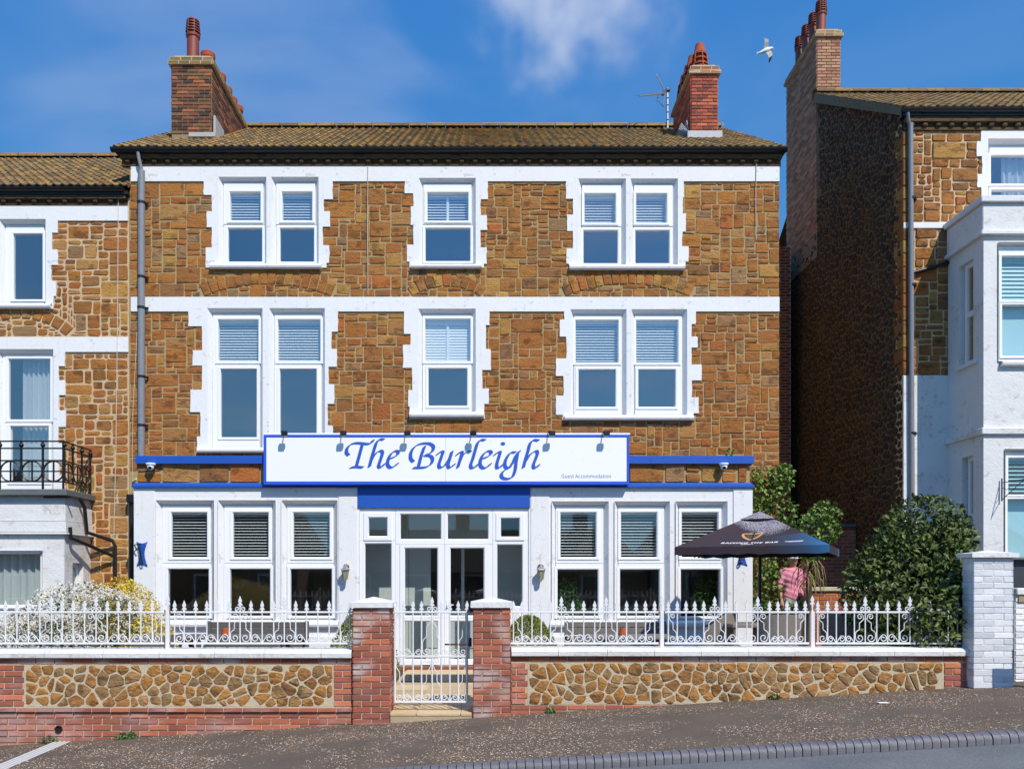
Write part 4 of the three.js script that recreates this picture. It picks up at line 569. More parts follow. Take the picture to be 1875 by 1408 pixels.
// ---------------------------------------------------------------- the taller house across the side yard
{
  const xl = 8.32, xr = 15, H = thing('gabled_house', 'tall brown stone house with dark rubble gable and white two storey bay', 'house', [11, 0, 0]), up = [{ l: steps([240, 260, 287, 320, 344, 375], [1796, 1788, 1798, 1789, 1797]), r: steps([240, 375], [1976]) }];
  const o1 = box2([1809, 1962, 255, 372]), wall = part('front_wall', slab(rectPath(xl, xr, -0.6, 10.66), [rectPath(o1[0] - 0.004, o1[1] + 0.004, o1[2], o1[3] + 0.004).reverse()], 0, -0.3), M.mortarPale, H), zb = 1.17, X = PX(1802, zb), list = [];
  const free = (x, y) => x > xl && x < 12.2 && y < PY(240) && y > PY(688) && !(y < PY(407) && y > PY(419) && x < PX(1745)) && !inDressing(x, y, up, 0) && !(x > X + 0.15 && y < 8.5);
  for (const r of packStones(xl, 12.2, PY(688), PY(239), 0.056, free, 41)) { const w = () => R(-0.01, 0.01), [a, b, c, d] = r; list.push(stone([[a + w(), c + w()], [b + w(), c + w()], [b + w(), d + w()], [a + w(), d + w()]], FRONT(0), mul(stoneCol(), 0.9), { joint: 0.009, corner: R(0.008, 0.03), proud: R(0.012, 0.024), rough: 0.01 })); }
  pieces(list, 'stone', M.stone, wall, 280);
  dressing(H, 1796, 1976, 235, 240, up, [o1]); part('string_band', new G().cbox(xl - 0.012, PX(1742), PY(419), PY(408), -0.01, 0.034, 0.006), M.white, H); part('painted_wall', new G().cbox(xl - 0.014, X + 0.02, -0.5, PY(688), -0.01, 0.032, 0.008), M.whiteOld, H);
  windowUnit(H, o1, [box2([1815, 1956, 282, 333]), box2([1815, 1956, 346, 366])], 0, { net: [PX(1850), PX(1950)] });
  // rubble gable wall facing the guest house
  const gab = (z) => z > -4.05 ? lerp(10.7, 13.55, clamp(-z / 4.05)) : (z > -6.1 ? 13.5 : 10.7);
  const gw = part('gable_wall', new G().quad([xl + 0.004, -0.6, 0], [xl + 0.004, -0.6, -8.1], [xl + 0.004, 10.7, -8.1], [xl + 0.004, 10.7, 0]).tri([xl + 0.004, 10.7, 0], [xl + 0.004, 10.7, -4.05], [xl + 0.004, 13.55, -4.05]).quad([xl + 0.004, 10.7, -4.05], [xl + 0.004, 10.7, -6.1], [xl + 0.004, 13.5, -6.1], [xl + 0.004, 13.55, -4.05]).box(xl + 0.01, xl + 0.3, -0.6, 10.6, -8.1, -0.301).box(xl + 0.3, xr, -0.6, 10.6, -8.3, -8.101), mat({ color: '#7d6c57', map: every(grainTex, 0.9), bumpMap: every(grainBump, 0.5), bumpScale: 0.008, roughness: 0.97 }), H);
  const dark = [C('#7a5639'), C('#80572f'), C('#6b4e38'), C('#856038'), C('#5f4a3b')], fs = fieldStones(0.02, 7.4, 0.2, 13.4, 0.14, (u, v) => v < gab(-u) - 0.05 && !(u > 4.0 && v > 11.0), 61, 1.3).map((p) => stone(p, (u, v, w) => [xl - w, v, -u], mul(pick(dark), R(0.5, 0.8)), { joint: 0.01, proud: R(0.008, 0.022), corner: 0.03, bev: 0.014, rough: 0.008, jit: 0.004 })); fs.forEach((s) => { s.a = s.a * 0.01 + s.g.p[2]; }); pieces(fs, 'rubble_stone', M.stone, gw, 285);  // sooty stone; the wall's shade is also put into stone and mortar colours
  for (let k = 0; k < 22; k++) { const y = PY(688) + k * 0.265 + 0.02; if (y > 10.2) break; const d = k % 2 ? 0.34 : 0.22; part('corner_stone', new G().color(mul(stoneCol(), 0.8)).cbox(xl - 0.02, xl + 0.16, y, y + 0.25, -d, 0.03, 0.012), M.stone, wall); }
  cornice(H, xl, xr, PY(240) + 0.003, 10.68, 0, 0.15, 0.26); gutter(H, xl - 0.1, xr, PY(199, 0.15), 0.15, 0.072); const yE = PY(196, 0.15), yR = PY(173, -4.05); tiledRoof(H, xl - 0.1, xr, yE, 0.14, yR, -4.05, { single: 3, bright: 1.6 });
  part('verge', new G().quad([xl - 0.11, yE - 0.16, 0.14], [xl - 0.11, yR - 0.2, -4.05], [xl - 0.11, yR + 0.02, -4.05], [xl - 0.11, yE + 0.02, 0.14]).quad([xl - 0.11, yE - 0.16, 0.14], [xl - 0.11, yR - 0.2, -4.05], [xl + 0.02, yR - 0.2, -4.05], [xl + 0.02, yE - 0.16, 0.14]), mat({ color: '#8d8670', roughness: 0.95, map: every(mossTex, 1.3) }), H);
  const pale = [C('#a5775c'), C('#9b6d56'), C('#b08468'), C('#8a604e'), C('#a3815c')], c = chimney(H, 8.3, 8.88, -4.1, -6.1, 10.2, 15.18, pale, 1.35, 0.35); for (const z of [-4.4, -4.85, -5.3, -5.75]) pot(c, 8.53, 15.22, z, 'tall', 0.78);
  downpipe(H, [[PX(1663, 0.15), PY(206, 0.15), 0.15], [PX(1664, 0.12), PY(222, 0.12), 0.12], [PX(1667, 0.08), PY(228, 0.08), 0.08]], 0.034, M.greyPipe); downpipe(H, [[PX(1668, 0.08), PY(226, 0.08), 0.08], [PX(1672, 0.08), 0.3, 0.08]], 0.05, M.greyPipe, [9.1, 7.4, 4.5]); downpipe(H, [[PX(1672, 0.06), PY(500, 0.06), 0.07], [PX(1738, 0.06), PY(481, 0.06), 0.06]], 0.035, M.black);
  // two storey bay
  const oU = box2([1828, 1985, 444, 662], zb), oL = box2([1840, 1985, 822, 1030], zb), bx1 = PX(2010, zb), yt = PY(432, zb);
  part('bay_front', slab(rectPath(X, bx1, 0.0, yt), [oU, oL].map((o) => rectPath(...o).reverse()), zb, zb - 0.22), M.whiteOld, H);
  const holes = [[0.4, 0.86, 5.7, 7.62], [0.5, 0.86, 1.7, 3.95]], sw = slab(rectPath(0.034, zb - 0.222, 0.0, yt), holes.map((h) => rectPath(...h).reverse()), 0, -0.2).geo(); sw.rotateY(-Math.PI / 2); sw.translate(X, 0, 0); part('bay_side', sw, M.whiteOld, H);
  for (const h of holes) { const m = (h[2] + h[3]) / 2, f = new G(), z0 = h[0] + 0.05, z1 = h[1] - 0.02, xw = X + 0.09; f.box(xw, xw + 0.05, h[2], h[3], z0, z0 + 0.07).box(xw, xw + 0.05, h[2], h[3], z1 - 0.07, z1).box(xw, xw + 0.05, h[3] - 0.08, h[3], z0 + 0.0701, z1 - 0.0701).box(xw, xw + 0.05, h[2], h[2] + 0.08, z0 + 0.0701, z1 - 0.0701).box(xw, xw + 0.05, m - 0.05, m + 0.05, z0 + 0.0701, z1 - 0.0701); const w = sub('window', H); part('frame', f, M.upvc, w); for (const [a, b] of [[h[2] + 0.08, m - 0.05], [m + 0.05, h[3] - 0.08]]) part('pane', new G().quad([xw + 0.03, a, z0 + 0.06], [xw + 0.03, a, z1 - 0.06], [xw + 0.03, b, z1 - 0.06], [xw + 0.03, b, z0 + 0.06]), M.glassLow, w); if (h[2] < 5) for (let y = h[2] + 0.2; y < h[3] - 0.1; y += 0.07) part('slat', new G().quad([xw + 0.1, y, z0], [xw + 0.1, y, z1], [xw + 0.06, y + 0.06, z1], [xw + 0.06, y + 0.06, z0]), M.shutterBlue, w); }
  windowUnit(H, oU, [box2([1840, 1975, 467, 548], zb), box2([1840, 1975, 557, 650], zb)], zb, { glass: M.glassLow, blind: 'shutter', tilt: 1.2, pitch: 0.075, slatW: 0.078, slatM: M.shutterBlue, wallM: M.whiteOld, cham: 0.04 });
  windowUnit(H, oL, [box2([1852, 1975, 838, 905], zb), box2([1850, 1975, 914, 1020], zb)], zb, { glass: M.glassLow, blind: 'shutter', tilt: 0.55, pitch: 0.075, slatW: 0.07, slatM: M.shutterBlue, wallM: M.whiteOld, cham: 0.04 });
  part('lower_shutter', new G().box(...box2([1846, 1978, 914, 1024], zb), zb - 0.24, zb - 0.22), M.shutterBlue, H); part('upper_shutter', new G().box(...box2([1836, 1978, 557, 652], zb), zb - 0.24, zb - 0.22), M.shutterBlue, H);
  for (const [ya, yb, e] of [[361, 373, 0.09], [373.3, 424, 0.03], [424.3, 432, 0.08], [784, 796, 0.06], [668, 676, 0.0]]) if (e) part('bay_moulding', new G().cbox(X - e, bx1, PY(yb, zb), PY(ya, zb), 0.036, zb + e, 0.012), M.whiteOld, H);
  sill(H, PX(1832, zb), PX(1985, zb), PY(672, zb), PY(662, zb), zb, 0.09, M.whiteOld); part('sill', new G().cbox(X - 0.07, X + 0.02, 5.62, 5.7, 0.38, 1.02, 0.015), M.whiteOld, H);
  part('bay_room', new G().box(X + 0.25, xr, 3.9, 4.1, 0.03, 0.9).box(X + 0.25, xr, 8.2, 8.3, 0.03, 0.9), M.room, H);
}

// ---------------------------------------------------------------- low houses over the road, mirrored in the ground floor glass
for (const [x0, x1, eave, ridge, z, label, wallHex] of [[-32, -9.2, 3.4, 6.6, 27, 'dark hipped brick house over the road with tall roof', '#7a5a48'], [-9, 9, 2.1, 4.5, 30, 'long low brick bungalow over the road with slate roof', '#8a6a55'], [9.2, 30, 2.8, 5.4, 29, 'rendered gabled house over the road beside bungalow', '#9a958a']]) {
  const H = thing('opposite_house', label, 'house', [(x0 + x1) / 2, -0.3, z]), m = mat({ color: wallHex, map: every(grainTex, 1), roughness: 0.9 });
  part('wall', new G().box(x0, x1, -2.5, eave, z, z + 7), m, H);
  const r = part('roof', new G().quad([x0 - 0.2, eave - 0.1, z - 0.3], [x1 + 0.2, eave - 0.1, z - 0.3], [x1 - 1.4, ridge, z + 3.5], [x0 + 1.4, ridge, z + 3.5]).quad([x0 - 0.2, eave - 0.1, z + 7.3], [x1 + 0.2, eave - 0.1, z + 7.3], [x1 - 1.4, ridge, z + 3.5], [x0 + 1.4, ridge, z + 3.5]).tri([x0 - 0.2, eave - 0.1, z - 0.3], [x0 - 0.2, eave - 0.1, z + 7.3], [x0 + 1.4, ridge, z + 3.5]).tri([x1 + 0.2, eave - 0.1, z - 0.3], [x1 + 0.2, eave - 0.1, z + 7.3], [x1 - 1.4, ridge, z + 3.5]), mat({ color: '#5a5450', roughness: 0.9, map: every(mossTex, 2) }), H);
  for (const k of [0.22, 0.42, 0.8]) { const x = lerp(x0, x1, k); part('chimney', new G().cbox(x, x + 0.8, eave, ridge + 0.9, z + 3.2, z + 3.9, 0.02).lathe([[0.12, ridge + 0.9], [0.1, ridge + 1.35]], x + 0.25, z + 3.5, 10).lathe([[0.12, ridge + 0.9], [0.1, ridge + 1.25]], x + 0.58, z + 3.5, 10), m, r); }
  for (let x = x0 + 1.6; x < x1 - 1.8; x += 3.2) { const w = part('window', new G().cbox(x, x + 1.5, 0.6, 1.9, z - 0.04, z - 0.005, 0.01), M.upvc, H); part('pane', new G().quad([x + 0.1, 0.7, z - 0.05], [x + 1.4, 0.7, z - 0.05], [x + 1.4, 1.8, z - 0.05], [x + 0.1, 1.8, z - 0.05]), mat({ color: '#1d2328', roughness: 0.1 }), w); }
}

// ---------------------------------------------------------------- front garden walls, gate piers
const bloomOf = (seed, k, f = 2.6) => { const b = (u, v) => k * sstep(0.5, 0.74, fbm(u * f + seed, v * f * 1.6 + seed * 3, 4, 0, seed)) * (0.5 + 0.6 * fbm(u * 30, v * 30, 2, 0, seed + 5)); b.on = true; return b; };
function gardenWall(label, x0, x1, cop, panel, topCourse, ledge, seed, lip) {
  const z = 6.0, W = thing('garden_wall', label, 'wall', [(x0 + x1) / 2, street((x0 + x1) / 2), 5.85]), keep = (u, v) => v > street(u) - 0.03, y = (p) => PY(p, z);
  part('wall_core', new G().box(x0, x1, -1.0, y(cop[1]) - 0.002, 5.74, z - 0.012), M.mortarGrey, W);
  const list = [], F = FRONT(z - 0.012), o = (k) => ({ keep, bloom: bloomOf(seed + k, 0.4), proud: 0.012 });
  list.push(...bricks(F, x0, x1, y(topCourse[1]), y(topCourse[0]), { ...o(0), bloom: bloomOf(seed, 0.9, 1.6), bright: 1.15 }));
  const [pa, pb, pt, pm] = panel, xa = PX(pa, z), xb = PX(pb, z);
  if (xa > x0 + 0.05) list.push(...bricks(F, x0, xa, y(pm), y(pt), { ...o(1), offset: 0.05 })); if (xb < x1 - 0.05) list.push(...bricks(F, xb, x1, y(pm), y(pt), { ...o(2), long: (x1 - xb) > 0.3 ? 0.232 : x1 - xb }));
  list.push(...bricks((u, v, w) => [u, v, z - 0.012 + w + lip], x0, x1, y(ledge[1]), y(ledge[0]), { ...o(3), bright: 1.3 })); if (lip) part('ledge_core', new G().box(x0, x1, y(ledge[1]) + 0.002, y(ledge[0]) - 0.002, 5.9, z - 0.014 + lip), M.mortarGrey, W);
  list.push(...bricks(F, x0, x1, y(ledge[1]) - 0.0758 * 8, y(ledge[1]), { ...o(4), bright: 1.3, first: 1 }));
  pieces(list, 'brick', M.brick, W, 290);
  const pn = part('stone_panel', new G().box(xa, xb, y(pm), y(pt), 5.95, z - 0.008), mat({ color: '#e3d2b2', map: every(grainTex, 0.7), bumpMap: every(grainBump, 0.35), bumpScale: 0.012, roughness: 0.97 }), W);
  const tones = [C('#a47338'), C('#9c6e3c'), C('#a8783f'), C('#976b3c'), C('#9f7a4c'), C('#98754a'), C('#a0703c'), C('#8f7048')];
  for (const p of fieldStones(xa + 0.01, xb - 0.01, y(pm), y(pt), 0.118, keep, seed, 1.35)) part('field_stone', stone(p, FRONT(z - 0.008), mul(pick(tones), R(1.25, 1.65)), { joint: R(0.002, 0.007), proud: R(0.005, 0.012), corner: R(0.012, 0.03), bev: 0.008, rough: 0.012, dome: 0.01, jit: 0.005, deep: 0.005 }).g, M.stone, pn);
  let u = x0; while (u < x1 - 0.01) { let v = Math.min(x1, u + R(0.55, 0.72)); if (x1 - v < 0.25) v = x1; const c = new G(), a = u + 0.003, b = v - 0.003, q = [[6.05, y(cop[1])], [6.055, y(cop[1]) + 0.055], [6.02, y(cop[0])], [5.68, y(cop[0]) + 0.004], [5.66, y(cop[1]) + 0.05], [5.67, y(cop[1])]]; for (let i = 0; i < 6; i++) { const j = (i + 1) % 6; c.quad([a, q[i][1], q[i][0]], [b, q[i][1], q[i][0]], [b, q[j][1], q[j][0]], [a, q[j][1], q[j][0]]); } for (const x of [a, b]) for (let i = 1; i < 5; i++) c.tri([x, q[0][1], q[0][0]], [x, q[i][1], q[i][0]], [x, q[i + 1][1], q[i + 1][0]]); part('coping_stone', c, M.whiteOld, W); u = v; }
  return W;
}
const leftWall = gardenWall('red brick garden wall with stone panel below the white flowering shrub', -9.2, PX(645, 6) - 0.004, [1190, 1204], [43, 610, 1217, 1294], [1205, 1216], [1295, 1304], 3, 0.03);
gardenWall('red brick garden wall with stone panel running up to the white painted pier', PX(935.5, 6) + 0.004, PX(1783, 6) - 0.01, [1187, 1200.5], [967, 1730, 1213, 1290], [1201.5, 1212], [1290.5, 1300.5], 7, 0.0);
part('weep_pipe', new G().lathe([[0.045, 0], [0.045, 0.1], [0.036, 0.1], [0.036, 0.085], [0.001, 0.085]], 0, 0, 14).geo(0.5).rotateX(Math.PI / 2).translate(PX(107, 6), PY(1335, 6), 5.92), mat({ color: '#15120f', roughness: 0.8 }), leftWall);
function pier(x0, x1, yb, yt, z1, cap, label, tones, bright, bloom, seed, m = M.brick, core = M.mortarGrey, deep = x1 - x0, extra = {}) {
  const z0 = z1 - deep, P = thing('gate_pier', label, 'pier', [(x0 + x1) / 2, yb, (z0 + z1) / 2]); const keep = (u, v) => v > yb - 0.04, b = bloomOf(seed, bloom);
  part('pier_core', new G().box(x0 + 0.012, x1 - 0.012, yb - 0.5, yt, z0 + 0.012, z1 - 0.012), core, P);
  const n = Math.round((yt - yb) / 0.0758), y0 = yt - n * 0.0758, o = { tones, bright, bloom: b, keep, long: (x1 - x0) / 2, ...extra };
  pieces([...bricks((u, v, w) => [u, v, z1 - 0.012 + w], x0, x1, y0, yt, o), ...bricks((u, v, w) => [x1 - 0.012 + w, v, -u], -z1, -z0, y0, yt, { ...o, first: 1 }), ...bricks((u, v, w) => [x0 + 0.012 - w, v, -u], -z1, -z0, y0, yt, { ...o, first: 1 })], 'brick', m, P, 290);
  const e = cap.e, a = [x0 - e, x1 + e], c = [z0 - e, z1 + e], g = new G(), yc = yt + 0.002, ym = yc + cap.h, mx = (x0 + x1) / 2, mz = (z0 + z1) / 2; g.box(a[0], a[1], yc, ym, c[0], c[1]); const t = [mx, ym + cap.peak, mz], k = [[a[0], ym, c[1]], [a[1], ym, c[1]], [a[1], ym, c[0]], [a[0], ym, c[0]]].map((p) => [p[0], p[1] + 0.001, p[2]]); for (let i = 0; i < 4; i++) g.tri(k[i], k[(i + 1) % 4], t); part('cap', g, M.whiteOld, P);
}
pier(PX(645, 6.06), PX(714, 6.06), PY(1329, 6.06), PY(1113, 6.06), 6.06, { e: 0.035, h: 0.06, peak: 0.07 }, 'red brick gate pier with heavy white salts beside the gate hinges', brickTones, 1.2, 1.0, 13);
pier(PX(866, 6.06), PX(935, 6.06), PY(1313, 6.06), PY(1113, 6.06), 6.06, { e: 0.03, h: 0.065, peak: 0.06 }, 'cleaner red brick gate pier beside the gate latch', brickTones, 1.2, 0.7, 19);
pier(PX(1784, 6.15), PX(1858, 6.15), PY(1256, 6.15), PY(1021, 6.15), 6.15, { e: 0.04, h: 0.05, peak: 0.04 }, 'tall white painted brick pier at the uphill end of the garden wall', [C('#e6e8ea'), C('#e2e5e8'), C('#eaeaea')], 1.0, 0, 23, M.brick, M.whiteOld, 0.26, { joint: 0.0028, proud: 0.007 });
{ // neighbour's white wall beyond the pier
  const x0 = PX(1860, 5.8), W = thing('white_garden_wall', 'white painted brick garden wall with brown name plate beyond the tall pier', 'wall', [x0 + 1, 0.3, 5.7]);
  part('wall_core', new G().box(x0, 9, -0.3, PY(1090, 5.8), 5.5, 5.788), M.whiteOld, W); pieces(bricks(FRONT(5.788), x0, 8, PY(1252, 5.8) - 0.1, PY(1092, 5.8), { tones: [C('#e6e8ea'), C('#eaeaea')], bright: 1.15 }), 'brick', M.brick, W, 120);
  part('coping', new G().cbox(x0, 9, PY(1089.5, 5.8), PY(1077, 5.8), 5.46, 5.84, 0.01), M.whiteOld, W); part('name_plate', new G().cbox(PX(1865, 5.8), PX(1889, 5.8), PY(1103, 5.8), PY(1089.6, 5.8) - 0.01, 5.802, 5.82, 0.004), mat({ color: '#9a8a6a', roughness: 0.6 }), W);
  const S = thing('bin_store', 'dark grey felt covered bin store behind the white garden wall', 'shed', [x0 + 1, 0.3, 5]); part('shed_body', new G().box(x0 + 0.02, 8.8, 0.3, PY(1026, 5.2), 4.4, 5.2), mat({ color: '#3b424c', roughness: 0.7, map: every(woodTex, 0.7) }), S); part('shed_roof', new G().cbox(x0, 8.9, PY(1025.5, 5.2), PY(1020, 5.25), 4.3, 5.28, 0.01), mat({ color: '#6f767c', roughness: 0.8, map: every(grainTex, 0.5) }), S);
}
{ // walls of the side yard
  const W = thing('yard_wall', 'dull red brick yard wall closing the gap between the houses', 'wall', [7.7, 0.4, -2]), x0 = 7.2, x1 = 8.3; part('wall_core', new G().box(x0, x1, 0.2, 2.78, -2.3, -2.012), M.mortarGrey, W); pieces(bricks(FRONT(-2.012), x0, x1, 0.4, 2.78, { tones: brickTones, bright: 1.0 }), 'brick', M.brick, W, 250); part('coping', new G().cbox(x0, x1, 2.785, 2.86, -2.36, -1.95, 0.01), M.lead, W);
  const V = thing('low_yard_wall', 'low orange brick wall with pale stone top in the side yard', 'wall', [7, 0.4, 1.2]); const a = PX(1488, 1.3), b = 8.25; part('wall_core', new G().box(a, b, 0.2, 1.42, 1.0, 1.288), M.mortarGrey, V); pieces(bricks(FRONT(1.288), a, b, 0.4, 1.42, { tones: [C('#a55a32'), C('#b06a3a'), C('#8d4f34')], bright: 1.3 }), 'brick', M.brick, V, 200); part('coping', new G().cbox(a - 0.04, b, 1.423, 1.5, 0.94, 1.34, 0.012), mat({ color: '#c9bf9c', roughness: 0.9, map: every(grainTex, 0.7) }), V);
}

// ---------------------------------------------------------------- white wrought iron
const place = (name, geo, m, parent, x, y, z, ry = 0) => { const o = sh(new THREE.Mesh(geo, m)); o.name = name; o.at = parent.at; o.position.set(x - parent.at[0], y - parent.at[1], z - parent.at[2]); o.rotation.y = ry; parent.add(o); return o; };
const spiral = (cx, cy, r0, r1, a0, turns, n = 16) => Array.from({ length: n + 1 }, (_, k) => { const t = k / n, a = a0 + turns * 2 * Math.PI * t, r = lerp(r0, r1, t); return [cx + Math.cos(a) * r, cy + Math.sin(a) * r]; });
const finialGeo = (() => { const s = new THREE.Shape([[0, 0.132], [0.012, 0.096], [0.022, 0.07], [0.016, 0.058], [0.009, 0.055], [0.012, 0.046], [0.028, 0.022], [0.026, 0.016], [0.012, 0.024], [0.01, 0], [-0.01, 0], [-0.012, 0.024], [-0.026, 0.016], [-0.028, 0.022], [-0.012, 0.046], [-0.009, 0.055], [-0.016, 0.058], [-0.022, 0.07], [-0.012, 0.096]].map((p) => new THREE.Vector2(...p))); const e = new THREE.ExtrudeGeometry(s, { depth: 0.008, bevelEnabled: true, bevelSize: 0.003, bevelThickness: 0.004, bevelSegments: 1 }); e.translate(0, 0, -0.004); return e; })();
const rodGeo = {}; const rod = (h, r = 0.0085) => rodGeo[h.toFixed(3) + r] ??= new THREE.CylinderGeometry(r, r, h, 8).translate(0, h / 2, 0);
const smallScroll = (x0, x1, yb, s) => { const w = x1 - x0, c = s > 0 ? x0 : x1, r = Math.min(0.05, w * 0.35), sp = spiral(0, 0, r * 0.26, r, Math.PI * 2.85, -1.18, 15).map((p) => [c + s * (w * 0.4 + p[0]), yb + r + 0.014 + p[1]]); return [...sp, [c + s * w * 0.66, yb + r * 1.62], [c + s * w * 0.84, yb + r * 0.85], [c + s * (w - 0.008), yb + 0.012]]; };
const lyre = (xt, xo, yb, yt) => { // from the tall bar xt to the outer bar xo
  const w = xo - xt, s = Math.sign(w), W = Math.abs(w), h = yt - yb, U = (u) => xt + w * u, rb = Math.min(0.056, W * 0.4), rt = Math.min(0.042, W * 0.31);
  const bot = spiral(0, 0, rb * 0.22, rb, -Math.PI * 0.5, 1.28, 18).map((p) => [U(0.5) + s * p[0], yb + rb + 0.014 + p[1]]), top = spiral(0, 0, rt, rt * 0.25, Math.PI * 1.12, -1.3, 16).map((p) => [U(0.47) + s * p[0], yt - rt - 0.016 + p[1]]);
  return [...bot, [U(0.9), yb + h * 0.33], [U(0.72), yb + h * 0.4], [U(0.56), yb + h * 0.44], [U(0.53), yb + h * 0.49], [U(0.53), yb + h * 0.62], [U(0.5), yb + h * 0.66], [U(0.28), yb + h * 0.72], [U(0.12), yb + h * 0.79], ...top];
};
function ironScroll(pts, z, parent, r = 0.006) { const cu = new THREE.CatmullRomCurve3(pts.map((p) => new THREE.Vector3(p[0], p[1], z)), false, 'centripetal').getPoints(Math.round(pts.length * 1.5)); part('scroll', new G().tube(cu.map((p) => [p.x, p.y, p.z]), r, 5).geo(1.2), M.iron, parent); }
const crown = (x, y, z, p) => { for (const s of [-1, 1]) ironScroll(spiral(0, 0, 0.03, 0.008, -Math.PI * 0.5, 1.1, 10).map((q) => [x + s * (0.033 + q[0]), y + 0.042 + q[1]]).concat().map((q) => q), z, p, 0.007); };
function railing(label, bars, tall, post, z = 5.86) {
  const yb = PY(1178, z), yt = PY(1121, z), xs = bars.map((b) => PX(b, z)), T = thing('railing', label, 'railing', [(xs[0] + xs[xs.length - 1]) / 2, PY(1187, z), z], 'white iron railing panels on the garden walls');
  const e0 = xs[0] - 0.05, e1 = xs[xs.length - 1] + 0.05; for (const y of [yb, yt]) part('rail', new G().cbox(e0, e1, y - 0.012, y + 0.012, z - 0.012, z + 0.012, 0.003), M.iron, T);
  xs.forEach((x, k) => { const isT = tall.includes(k), top = yt + 0.012 + (isT ? 0.055 : 0), b = place('bar', rod(top - yb), M.iron, T, x, yb, z); const f = sh(new THREE.Mesh(finialGeo, M.iron)); f.name = 'finial'; f.position.set(0, top - yb, 0); b.add(f); if (isT) crown(x, yt, z + 0.002, T); });
  for (let k = 0; k + 1 < xs.length; k++) {
    const end = k === 0 || k === xs.length - 2, lt = tall.includes(k), rt = tall.includes(k + 1);
    if (lt) ironScroll(lyre(xs[k], xs[k + 1], yb, yt), z, T); else if (rt) ironScroll(lyre(xs[k + 1], xs[k], yb, yt), z, T); else if (end) ironScroll(k === 0 ? lyre(xs[0], xs[1], yb, yt) : lyre(xs[k + 1], xs[k], yb, yt), z, T); else ironScroll(smallScroll(xs[k], xs[k + 1], yb, k % 2 ? 1 : -1), z, T);
  }
  if (post) { const x = PX(post, z), yp = PY(1187, z); part('post', new G().cbox(x - 0.024, x + 0.024, yp - 0.03, yt + 0.01, z - 0.024, z + 0.024, 0.005).cbox(x - 0.009, x + 0.009, yt + 0.0101, yt + 0.08, z - 0.009, z + 0.009, 0.003), M.iron, T); place('post_finial', finialGeo, M.iron, T, x, yt + 0.08, z); for (const y of [yb, yt]) for (const s of [-1, 1]) part('rusty_joint', new G().cbox(x + s * 0.03 - 0.012, x + s * 0.03 + 0.012, y - 0.015, y + 0.015, z - 0.015, z + 0.015, 0.004), mat({ color: '#a5603a', roughness: 0.9, map: every(grainTex, 0.1) }), T); }
}
railing('white scrolled iron railing panel in front of the white flowering shrub', [-94, -73, -52, -31, -11, 9, 30, 51, 72, 93.5, 113, 133, 154, 175, 195.5, 216, 236.5, 257, 278, 295], [9, 13], 306.5);
railing('white scrolled iron railing panel between the yellow shrub and the salt stained pier', [319, 336.5, 357.6, 378, 398, 419.4, 439, 459, 479.5, 500.6, 520, 541, 561, 581.7, 602.4, 622.6, 640], [6, 10], null);
railing('white scrolled iron railing panel next to the gate latch pier, before a clipped bush', [940, 956, 974, 991, 1008, 1028, 1049, 1069, 1089, 1110, 1130, 1147.5, 1165, 1182, 1199], [5, 9], 1212);
railing('white scrolled iron railing panel in front of the wicker chairs', [1224, 1240.5, 1256.5, 1272.5, 1289, 1309, 1329, 1349, 1368, 1388, 1409.5, 1425, 1441.5, 1458, 1475], [5, 9], 1488);
railing('white scrolled iron railing panel overgrown by the dark laurel', [1498, 1516, 1532, 1549, 1565, 1585, 1606, 1626, 1647, 1667, 1688, 1704, 1720, 1737, 1754], [5, 9], null);
{
  const z = 5.86, T = thing('garden_gate', 'white scrolled iron garden gate between the two red brick piers', 'gate', [PX(790, z), 0, z]), xs = [723, 739, 756, 771.6, 791, 808, 823.5, 839, 855].map((b) => PX(b, z)), yb = PY(1285, z), ym = PY(1202, z), yt = PY(1121, z);
  for (const y of [yb, ym, yt]) part('rail', new G().cbox(xs[0], xs[8], y - 0.013, y + 0.013, z - 0.012, z + 0.012, 0.003), M.iron, T);
  xs.forEach((x, k) => { const top = yt + 0.012 + (k === 4 ? 0.05 : 0), b = place('bar', rod(top - yb, k === 0 || k === 8 ? 0.014 : 0.0105), M.iron, T, x, yb, z); const f = sh(new THREE.Mesh(finialGeo, M.iron)); f.name = 'finial'; f.position.set(0, top - yb, 0); b.add(f); });
  crown(xs[4], yt, z, T); for (const [a, b] of [[ym, yt], [yb, ym]]) for (let k = 0; k < 8; k++) { if (k === 3) ironScroll(lyre(xs[4], xs[3], a, b), z, T); else if (k === 4) ironScroll(lyre(xs[4], xs[5], a, b), z, T); else if (k === 0) ironScroll(lyre(xs[0], xs[1], a, b), z, T); else if (k === 7) ironScroll(lyre(xs[8], xs[7], a, b), z, T); else ironScroll(smallScroll(xs[k], xs[k + 1], a, k % 2 ? 1 : -1), z, T); }
  part('latch', new G().tube([[xs[8] - 0.28, PY(1180, z), z], [xs[8] + 0.03, PY(1180, z), z]], 0.012, 6).cbox(xs[8] + 0.02, xs[8] + 0.06, PY(1184, z), PY(1168, z), z - 0.03, z + 0.03, 0.005), mat({ color: '#4a2f22', roughness: 0.8 }), T); for (const y of [PY(1134, z), PY(1290, z)]) part('hinge', new G().tube([[xs[0] - 0.06, y, z], [xs[0], y, z]], 0.014, 6), mat({ color: '#8a5238', roughness: 0.9 }), T);
}

